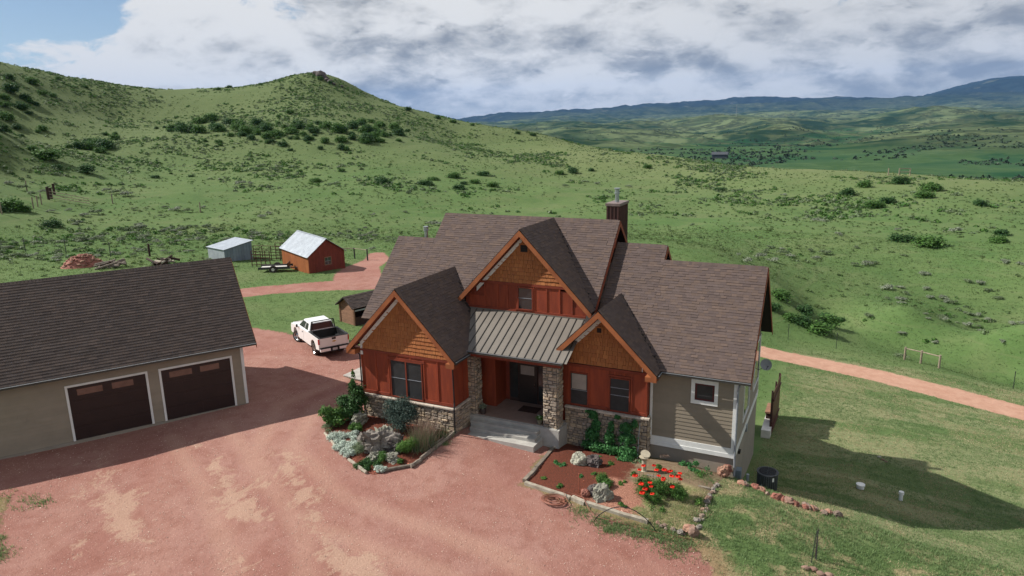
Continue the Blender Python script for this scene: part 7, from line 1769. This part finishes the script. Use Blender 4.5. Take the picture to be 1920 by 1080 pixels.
def log_pile(label, x, y, n, L, seed):
    t = thing('log_pile', label, 'wood pile', (x, y, gz(x, y))); g = random.Random(seed); z0 = gz(x, y)
    for i in range(n):
        a = g.uniform(0, PI); l = L * g.uniform(.4, 1); cx, cy = x + g.uniform(-.6, .6), y + g.uniform(-1.4, 1.4); zz = z0 + .12 + g.uniform(0, .5); d = Vector((math.cos(a), math.sin(a), g.uniform(-.4, .4))) * l / 2
        b = MB(); b.tube([Vector((cx, cy, zz)) - d, Vector((cx, cy, zz)) + d], g.uniform(.07, .16), 7, g.random()); b.build('log', g.choice(('grey_wood', 'dark_wood', 'pale_timber', 'grey_wood')), t)


log_pile('tangled grey log pile right of the red rubble mound', -61.2, 13.2, 16, 2.4, 1)
log_pile('second pile of pale and dark logs just above the garage ridge', -58.9, 17.8, 18, 2.2, 2)

# ------------------------------------------------------------------ vegetation
def extra_bushes():
    q = random.Random(77); o = []
    for (x, y, w) in GREEN:
        d = math.hypot(x - CAM.x, y - CAM.y)
        if 150 < d < 285 and x < -115:
            for _ in range(3): o.append((x + q.uniform(-9, 9), y + q.uniform(-7, 7), w * q.uniform(.35, .85)))
    q.shuffle(o); return o[:170]


EXTRA = extra_bushes()


def sage_proto(seed, n, mat, leaf):
    V, F, T_ = leaf_cloud(n, lumps(6, .30, .12, .20, seed, .16), leaf, seed, .3, .35, .45)
    return mesh_np('sagebrush', V, F, mat, T_)


def shrub_proto(seed, n, mat, leaf):
    V, F, T_ = leaf_cloud(n, [(0, 0, .12, .46, .46, .30)] + [(c[0], c[1], c[2], c[3], c[4], c[2] + .08) for c in lumps(9, .30, .16, .22, seed, .18)], leaf, seed, .3, .5, .6)
    return mesh_np('shrub', V, F, mat, T_)


SG = [sage_proto(500 + i, 520, 'leaf_sage' if i < 3 else 'leaf_sage_dull', .045) for i in range(5)]
SH = [shrub_proto(520 + i, 1800, ('leaf_green', 'leaf_dark', 'leaf_dark', 'leaf_green')[i], .042) for i in range(4)]
g = random.Random(17)


def region(x, y):
    d = math.hypot(x - CAM.x, y - CAM.y); az = math.atan2(x - CAM.x, y - CAM.y) - yaw
    side_ = 'left' if az < -0.16 else 'middle' if az < 0.12 else 'right'
    return d, side_


def bush_label(d, s_, w, x, y):
    sz_ = 'large' if w > 5.5 else 'small' if w < 2.6 else 'middling'
    if s_ == 'right' and d < 100: return sz_.replace('middling', 'low') + ' leafy green bush in the hollow right of the house roof', 'bushes in the hollow'
    if d > 240 and w < 4: return 'small dark bush near the skyline of the ' + ('left hill' if x < -190 else 'conical hill'), 'bushes near the skyline'
    if d > 185 and s_ == 'left' and x < -215: return sz_ + ' dark bush on the flank of the far left hill', 'bushes on the far left hill'
    if d > 185 and s_ != 'right': return sz_ + (' dark green bush in the left half of the hillside thicket' if x < -170 else ' dark green bush in the right half of the hillside thicket'), 'bushes of the hillside thicket'
    if s_ == 'right': return sz_ + (' round green bush near the skyline gate' if d > 180 else ' round green bush on the open slope right of the chimney'), 'bushes on the right slope'
    if s_ == 'middle': return sz_ + (' green bush on the slope well above the house ridge' if d > 165 else ' green bush on the slope above the house ridge'), 'bushes above the house'
    return sz_ + ' dark green bush in the pasture at the far left', 'bushes in the left pasture'


for i, (x, y, w) in enumerate(GREEN + EXTRA):
    d, s_ = region(x, y)
    lb, gp = bush_label(d, s_, w, x, y)
    o = link('bush', SH[i % 4], None, Matrix.Translation((x, y, gz(x, y) - .03 * w)) @ Matrix.Rotation(g.uniform(0, 6), 4, 'Z') @ Matrix.Diagonal((w * 1.15, w * 1.15, w * (g.uniform(.45, .7) if d < 190 else g.uniform(.6, .9)), 1)))
    tag(o, lb, 'bush', gp)
# scattered sagebrush: hand-placed ones, then others in drifts
sites = [(x, y, w) for x, y, w in SAGE]
rs = np.random.default_rng(31)
cand = []
N0 = 110000
ang = yaw + rs.uniform(-0.70, 0.70, N0); dd = 62 + (rs.random(N0) ** 0.75) * 300
cx = CAM.x + np.sin(ang) * dd; cy = CAM.y + np.cos(ang) * dd
den = fbm(cx / 26, cy / 26, 4, 41) * .6 + fbm(cx / 7, cy / 7, 3, 42) * .4
road = np.maximum(line_sd(ROAD, cx, cy), line_sd(PATH, cx, cy)); road = np.maximum(road, line_sd(SPUR, cx, cy))
azr = ang - yaw
yard = (dd < 92) & (azr < 0.17)
zz = ground(cx, cy)
uphill = np.clip((zz + 2) / 20, 0, 1)
p = np.clip((den - .50) * 5.0 + uphill * .42 - ((azr > .1) & (dd < 190)) * .22, 0, 1) * np.clip((dd - 50) / 60, 0.15, 1)
keep = (rs.random(N0) < p * .95) & (road < -3) & ~yard & ~((cx > 6) & (cy < 33))
cx, cy, zz, dd, uphill = cx[keep], cy[keep], zz[keep], dd[keep], uphill[keep]
sz = 0.45 + rs.random(len(cx)) ** 2 * 1.1
order = np.argsort(-(sz / dd))
big = order[:190 - 0]
for i in big:
    sites.append((float(cx[i]), float(cy[i]), float(sz[i] * 1.15)))
for i, (x, y, w) in enumerate(sites):
    d, s_ = region(x, y)
    sz_ = 'broad' if w > 2.4 else 'small' if w < 1.3 else 'middling'
    place = {'right': ('in the hollow beyond the gravel lane', 'half way up the slope right of the house', 'high on the slope right of the house'), 'middle': ('just behind the house', 'on the slope above the house', 'high on the slope above the house'),
             'left': ('in the pasture just behind the sheds', 'in the middle of the left pasture', 'at the foot of the left hill')}[s_][0 if d < 100 else 1 if d < 150 else 2]
    lb, gp = sz_ + ' grey-green sagebrush ' + place, 'sagebrush ' + place
    o = link('sagebrush', SG[i % 5], None, Matrix.Translation((x, y, gz(x, y) - .02)) @ Matrix.Rotation(g.uniform(0, 6), 4, 'Z') @ Matrix.Diagonal((w, w * g.uniform(.7, 1), w * g.uniform(.5, .8), 1)))
    tag(o, lb, 'sagebrush', gp)
# the rest of the brush, far too many to count: one mass
rest = order[190:]
def mass(name, label, X_, Y_, Z_, S_, k, leaf, mat, seed, hz=.5):
    q = np.random.default_rng(seed); n = len(X_)
    d = q.normal(size=(n, k, 3)); d /= np.linalg.norm(d, axis=2)[:, :, None]; d[:, :, 2] = np.abs(d[:, :, 2])
    rr = .30 + .22 * q.random((n, k, 1)); P = np.stack([X_, Y_, Z_], 1)[:, None] + d * rr * S_[:, None, None] * np.array([1, 1, hz * 1.5])
    nr = d + q.normal(size=(n, k, 3)) * .5; nr /= np.linalg.norm(nr, axis=2)[:, :, None]; a = np.cross(nr, q.normal(size=(n, k, 3))); a /= np.linalg.norm(a, axis=2)[:, :, None]; b_ = np.cross(nr, a)
    s_ = leaf * S_[:, None, None] * (.6 + .8 * q.random((n, k, 1)))
    V = np.stack([P - a * s_, P - b_ * s_ * .7, P + a * s_, P + b_ * s_ * .7], 2).reshape(-1, 3)
    tone = np.repeat(q.random(n), k) * .6 + q.random(n * k) * .4
    tag(link(name, mesh_np(name, V, np.arange(len(V)).reshape(-1, 4), mat, tone)), label, kind='stuff')


h1 = rest[::2]; h2 = rest[1::2]
mass('hillside_brush', 'countless small grey-green brush tufts over the hillside', cx[h1], cy[h1], zz[h1], sz[h1] * .95, 26, .16, 'leaf_sage_dull', 1)
mass('hillside_scrub', 'countless small dark green scrub tufts over the hillside', cx[h2], cy[h2], zz[h2], sz[h2] * 1.0, 26, .16, 'leaf_green', 2)
N4 = 26000
a4 = yaw + rs.uniform(-0.70, 0.70, N4); d4 = 80 + (rs.random(N4) ** 0.8) * 260; x4 = CAM.x + np.sin(a4) * d4; y4 = CAM.y + np.cos(a4) * d4
k4 = (fbm(x4 / 15, y4 / 15, 3, 70) + .3 * rs.random(N4) > .56) & (line_sd(ROAD, x4, y4) < -2) & (line_sd(SPUR, x4, y4) < -2) & (y4 > 34 - (x4 < -5) * 30); x4, y4 = x4[k4], y4[k4]; z4 = ground(x4, y4)
mass('hillside_tufts', 'small pale and green grass tufts all over the hillside', x4, y4, z4, .28 + .5 * rs.random(len(x4)) ** 2, 9, .24, 'blade_meadow', 4)
# meadow tussocks
N1 = 60000
ang = yaw + rs.uniform(-0.70, 0.70, N1); d1 = 44 + (rs.random(N1) ** 0.9) * 75
tx = CAM.x + np.sin(ang) * d1; ty = CAM.y + np.cos(ang) * d1
blocked = (poly_sd(DRIVE, tx, ty) > -.3) | (line_sd(ROAD, tx, ty) > -.2) | (line_sd(PATH, tx, ty) > -.3) | (line_sd(SPUR, tx, ty) > -.2) | ((tx > -13.5) & (tx < 6.6) & (ty > -9) & (ty < 5))
lawn_m = (tx > 6) & (ty < 25); mown = (ty < 12) & (tx < -18) & (tx > -34)
kp = ~blocked & ~(lawn_m & (rs.random(N1) < .8)); tx, ty, d1 = tx[kp], ty[kp], d1[kp]
tz_ = ground(tx, ty); H_ = .06 + .10 * rs.random(len(tx)) * np.clip(d1 / 90, .5, 1.6)
wd = .010 + d1 * .00028
V, F, T_ = blades(np.c_[tx, ty, tz_ - .02], H_, 5, 4, np.repeat(wd, 1), .7, .12)
half = len(F) * 3 // 4
tag(link('meadow_grass', mesh_np('meadow_grass', V, F, 'blade_meadow', T_)), 'rough green grass tussocks of the pasture and hillside', kind='stuff')
# near lawn
N2 = 150000
lx_ = rs.uniform(4.3, 30, N2); ly_ = rs.uniform(-27, 26, N2)
dl = np.hypot(lx_ - CAM.x, ly_ - CAM.y); azl = np.arctan2(lx_ - CAM.x, ly_ - CAM.y) - yaw
edge = poly_sd(DRIVE, lx_, ly_) + (fbm(lx_ / .5, ly_ / .5, 3, 50) - .5) * 1.4
inb = poly_sd(BEDR, lx_, ly_)
ok = (dl > 14) & (np.abs(azl) < .72) & (edge < .05) & (line_sd(PATH, lx_, ly_) < -.1) & ((inb < -.1) | ((ly_ < -8.1) & (lx_ > 4.2))) & ~((lx_ < 6.7) & (ly_ > -5.6)) & (rs.random(N2) < np.clip(34 / dl, .35, 1))
lx_, ly_, dl = lx_[ok], ly_[ok], dl[ok]
dryf = fbm(lx_ / 2.2, ly_ / 2.2, 4, 60); dryl = fbm(lx_ / 6 + ly_ / 14, ly_ / 3.2, 3, 61)
isdry = (dryf > .50) & (rs.random(len(lx_)) < .8) | ((ly_ > -5) & (dryl > .52) & (rs.random(len(lx_)) < .35))
lz = ground(lx_, ly_)
hh = np.where(ly_ > -5.5, .035 + .04 * rs.random(len(lx_)), .045 + .06 * rs.random(len(lx_)) + .03 * (dryf < .45))
for nm, sel, mt, lb in (('lawn_grass', ~isdry, 'blade_green', 'short green grass on the bank and lawn right of the drive'), ('dry_grass', isdry, 'blade_dry', 'straw coloured dry grass on the bank and lawn')):
    V, F, T_ = blades(np.c_[lx_, ly_, lz - .01][sel], hh[sel] * (.75 if nm == 'dry_grass' else 1), 7, 5, .008 + dl[sel] * .00022, .8, .07)
    tag(link(nm, mesh_np(nm, V, F, mt, T_)), lb, kind='stuff')
# grass tufts invading the drive: west edge, by the timbers, by the slab
def tufts(name, label, spots, mat, seed, h=.10):
    q = np.random.default_rng(seed); Ps = []
    for (x, y, R, n) in spots: a = q.normal(size=(n, 2)) * R * .5; Ps.append(np.c_[x + a[:, 0], y + a[:, 1]])
    P = np.vstack(Ps); V, F, T_ = blades(np.c_[P, ground(P[:, 0], P[:, 1]) - .01], h * (.5 + q.random(len(P))), seed, 4, .012, .8, .05)
    tag(link(name, mesh_np(name, V, F, mat, T_)), label, kind='stuff')


tufts('verge_grass', 'patchy green grass creeping onto the left edge of the gravel', [(-18.4, -20.4, .8, 60), (-17.9, -20.2, .4, 40), (-16.9, -23.1, .7, 800), (-15.9, -23.3, .6, 400), (-19.6, -21.0, .8, 60), (-17.7, -23.4, .9, 700)], 'blade_green', 71)
tufts('edge_weeds', 'thin weeds along the outer side of the front timbers', [(1.8, -11.9, .6, 120), (2.7, -12.1, .5, 160), (3.4, -12.2, .5, 180), (4.1, -12.2, .5, 200), (3.1, -12.55, .3, 90), (4.9, -12.0, .6, 220), (5.7, -12.0, .5, 200), (5.4, -12.6, .6, 150), (-5.8, -9.4, .3, 60), (-15.5, -2.1, .5, 160), (-13.8, -2.0, .6, 160)], 'blade_green', 72, .09)
tufts('bed_dry_grass', 'dry straw grass inside the right end of the right bed', [(5.2, -9.9, .9, 700), (4.9, -10.7, .8, 600), (5.5, -8.7, .5, 300), (4.2, -10.9, .6, 300)], 'blade_dry', 73, .10)
tufts('bed_green_grass', 'fresh green grass inside the right end of the right bed', [(5.2, -9.9, .9, 420), (4.9, -10.6, .8, 380), (5.4, -7.1, .6, 420), (4.9, -7.4, .6, 260), (4.2, -10.9, .6, 260)], 'blade_green', 74, .10)
# loose stones on the drive, chips in the beds
def chips(name, label, X_, Y_, s0, s1, mat, seed, lift=.2):
    q = np.random.default_rng(seed); n = len(X_); Z_ = ground(X_, Y_)
    base = np.array([(1, 0, 0), (-.5, .87, 0), (-.5, -.87, 0), (0, 0, .8)]); s_ = s0 + (s1 - s0) * q.random(n) ** 3
    an = q.random(n) * 6.28; cs, sn = np.cos(an), np.sin(an); sx = s_ * (.7 + .6 * q.random(n)); sy = s_ * (.5 + .5 * q.random(n))
    P = np.empty((n, 4, 3))
    for j in range(4):
        bx_, by_ = base[j, 0] * sx, base[j, 1] * sy; P[:, j, 0] = X_ + bx_ * cs - by_ * sn; P[:, j, 1] = Y_ + bx_ * sn + by_ * cs; P[:, j, 2] = Z_ + base[j, 2] * s_ * (1 + lift) - .004 + (0 if j == 3 else 0)
    F = (np.arange(n)[:, None, None] * 4 + np.array([(0, 1, 3), (1, 2, 3), (2, 0, 3)])[None]).reshape(-1, 3)
    tag(link(name, mesh_np(name, P.reshape(-1, 3), F, mat, np.repeat(q.random(n), 3))), label, kind='stuff')


q = np.random.default_rng(90); X_ = q.uniform(-24, 9, 60000); Y_ = q.uniform(-32, 2, 60000)
inn = (poly_sd(DRIVE, X_, Y_) > -.2) & (fbm(X_ / 1.2, Y_ / 1.2, 3, 80) + .25 * q.random(60000) > .58); X_, Y_ = X_[inn], Y_[inn]
chips('loose_gravel', 'loose pink and pale stones strewn over the drive', X_, Y_, .008, .034, 'pebble', 91)
X_ = q.uniform(-12, 6.2, 34000); Y_ = q.uniform(-13, -5.8, 34000); a_ = (poly_sd(BEDL, X_, Y_) > .05) | ((poly_sd(BEDR, X_, Y_) > .05) & (X_ < 2.9)); X_, Y_ = X_[a_], Y_[a_]
chips('bark_mulch', 'red bark chips covering the planting beds', X_, Y_, .035, .10, 'bark_chip', 92, -.5)
X_ = q.normal(2.9, .55, 2600); Y_ = q.normal(-10.1, .55, 2600); a_ = (poly_sd(BEDR, X_, Y_) > .1); X_, Y_ = X_[a_], Y_[a_]
chips('tan_rock_mulch', 'orange and tan broken rock spread between shrub and poppies', X_, Y_, .03, .085, 'pebble_pale', 93)
# outcrop on the summit
k = 0
for (x, y, s_) in ((-204.2, 216, 1.5), (-202.5, 215.4, 2.2), (-200.1, 215.2, 1.2), (-198.5, 214.2, 1.0), (-194.8, 213.8, .9), (-206.0, 215.8, 1.2), (-192.6, 216.3, .8), (-196.8, 214.0, 1.1)):
    k += 1; rock('outcrop_rock', x, y, gz(x, y) + s_ * .3, (s_ * 1.2, s_, s_ * .9), 'rock_dark', 980 + k, label='dark rock of the outcrop on the summit of the conical hill', cat='rock', group='summit rocks')
# ---- far valley
def far_z(x, y): return float(ground(np.array([x]), np.array([y]), False)[0])
q = np.random.default_rng(55); N3 = 16000
az = yaw + q.uniform(-.15, .75, N3); dq = 650 * np.exp(q.random(N3) * 2.0); X_ = CAM.x + np.sin(az) * dq; Y_ = CAM.y + np.cos(az) * dq
zz_ = ground(X_, Y_, False); nn = fbm(X_ / 180, Y_ / 180, 4, 90); line_ = np.abs(fbm(X_ / 500, Y_ / 500, 3, 91) - .5)
kp = ((nn > .60) | (line_ < .018)) & (q.random(N3) < .9); X_, Y_, zz_, dq = X_[kp], Y_[kp], zz_[kp], dq[kp]
mass('distant_trees', 'dark trees and brush dotted through the far valley', X_, Y_, zz_ - 1, 3.5 + 4 * q.random(len(X_)), 12, .26, 'far_tree', 3, .8)
t = thing('farm_building', 'tiny grey-roofed farm building far down in the valley', 'barn', (-178, 1100, far_z(-178, 1100)))
z0 = far_z(-178, 1100); b = MB(); b.box(-190, -167, 1094, 1106, z0 - 5, z0 + 6); b.build('wall', 'ac_grey', t); b = MB(); b.prism([(-191, 1093, z0 + 6), (-191, 1107, z0 + 6), (-191, 1100, z0 + 10)], (25, 0, 0)); b.build('roof', 'ac_grey', t)
z0 = far_z(-646, 4417); b = MB(); b.bar((-646, 4417, z0 - 5), (-646, 4417, z0 + 70), 1.6, 1.6); tag(b.build('radio_mast', 'dish_grey'), 'thin radio mast on the distant hill', 'mast')

# ---- air
hb = MB(); hb.box(-20000, 20000, -9000, 27000, -900, 1500)
m = bpy.data.materials.new('haze'); m.use_nodes = True; t_ = m.node_tree; t_.nodes.clear(); Nn = NT(t_)
pv = Nn.n('ShaderNodeVolumePrincipled'); pv.inputs['Color'].default_value = (0.27, 0.52, 1.0, 1); pv.inputs['Density'].default_value = HAZE; pv.inputs['Anisotropy'].default_value = 0.0
o_ = Nn.n('ShaderNodeOutputMaterial'); t_.links.new(pv.outputs[0], o_.inputs['Volume']); MATS['haze'] = m
tag(hb.build('haze', 'haze'), kind='stuff')
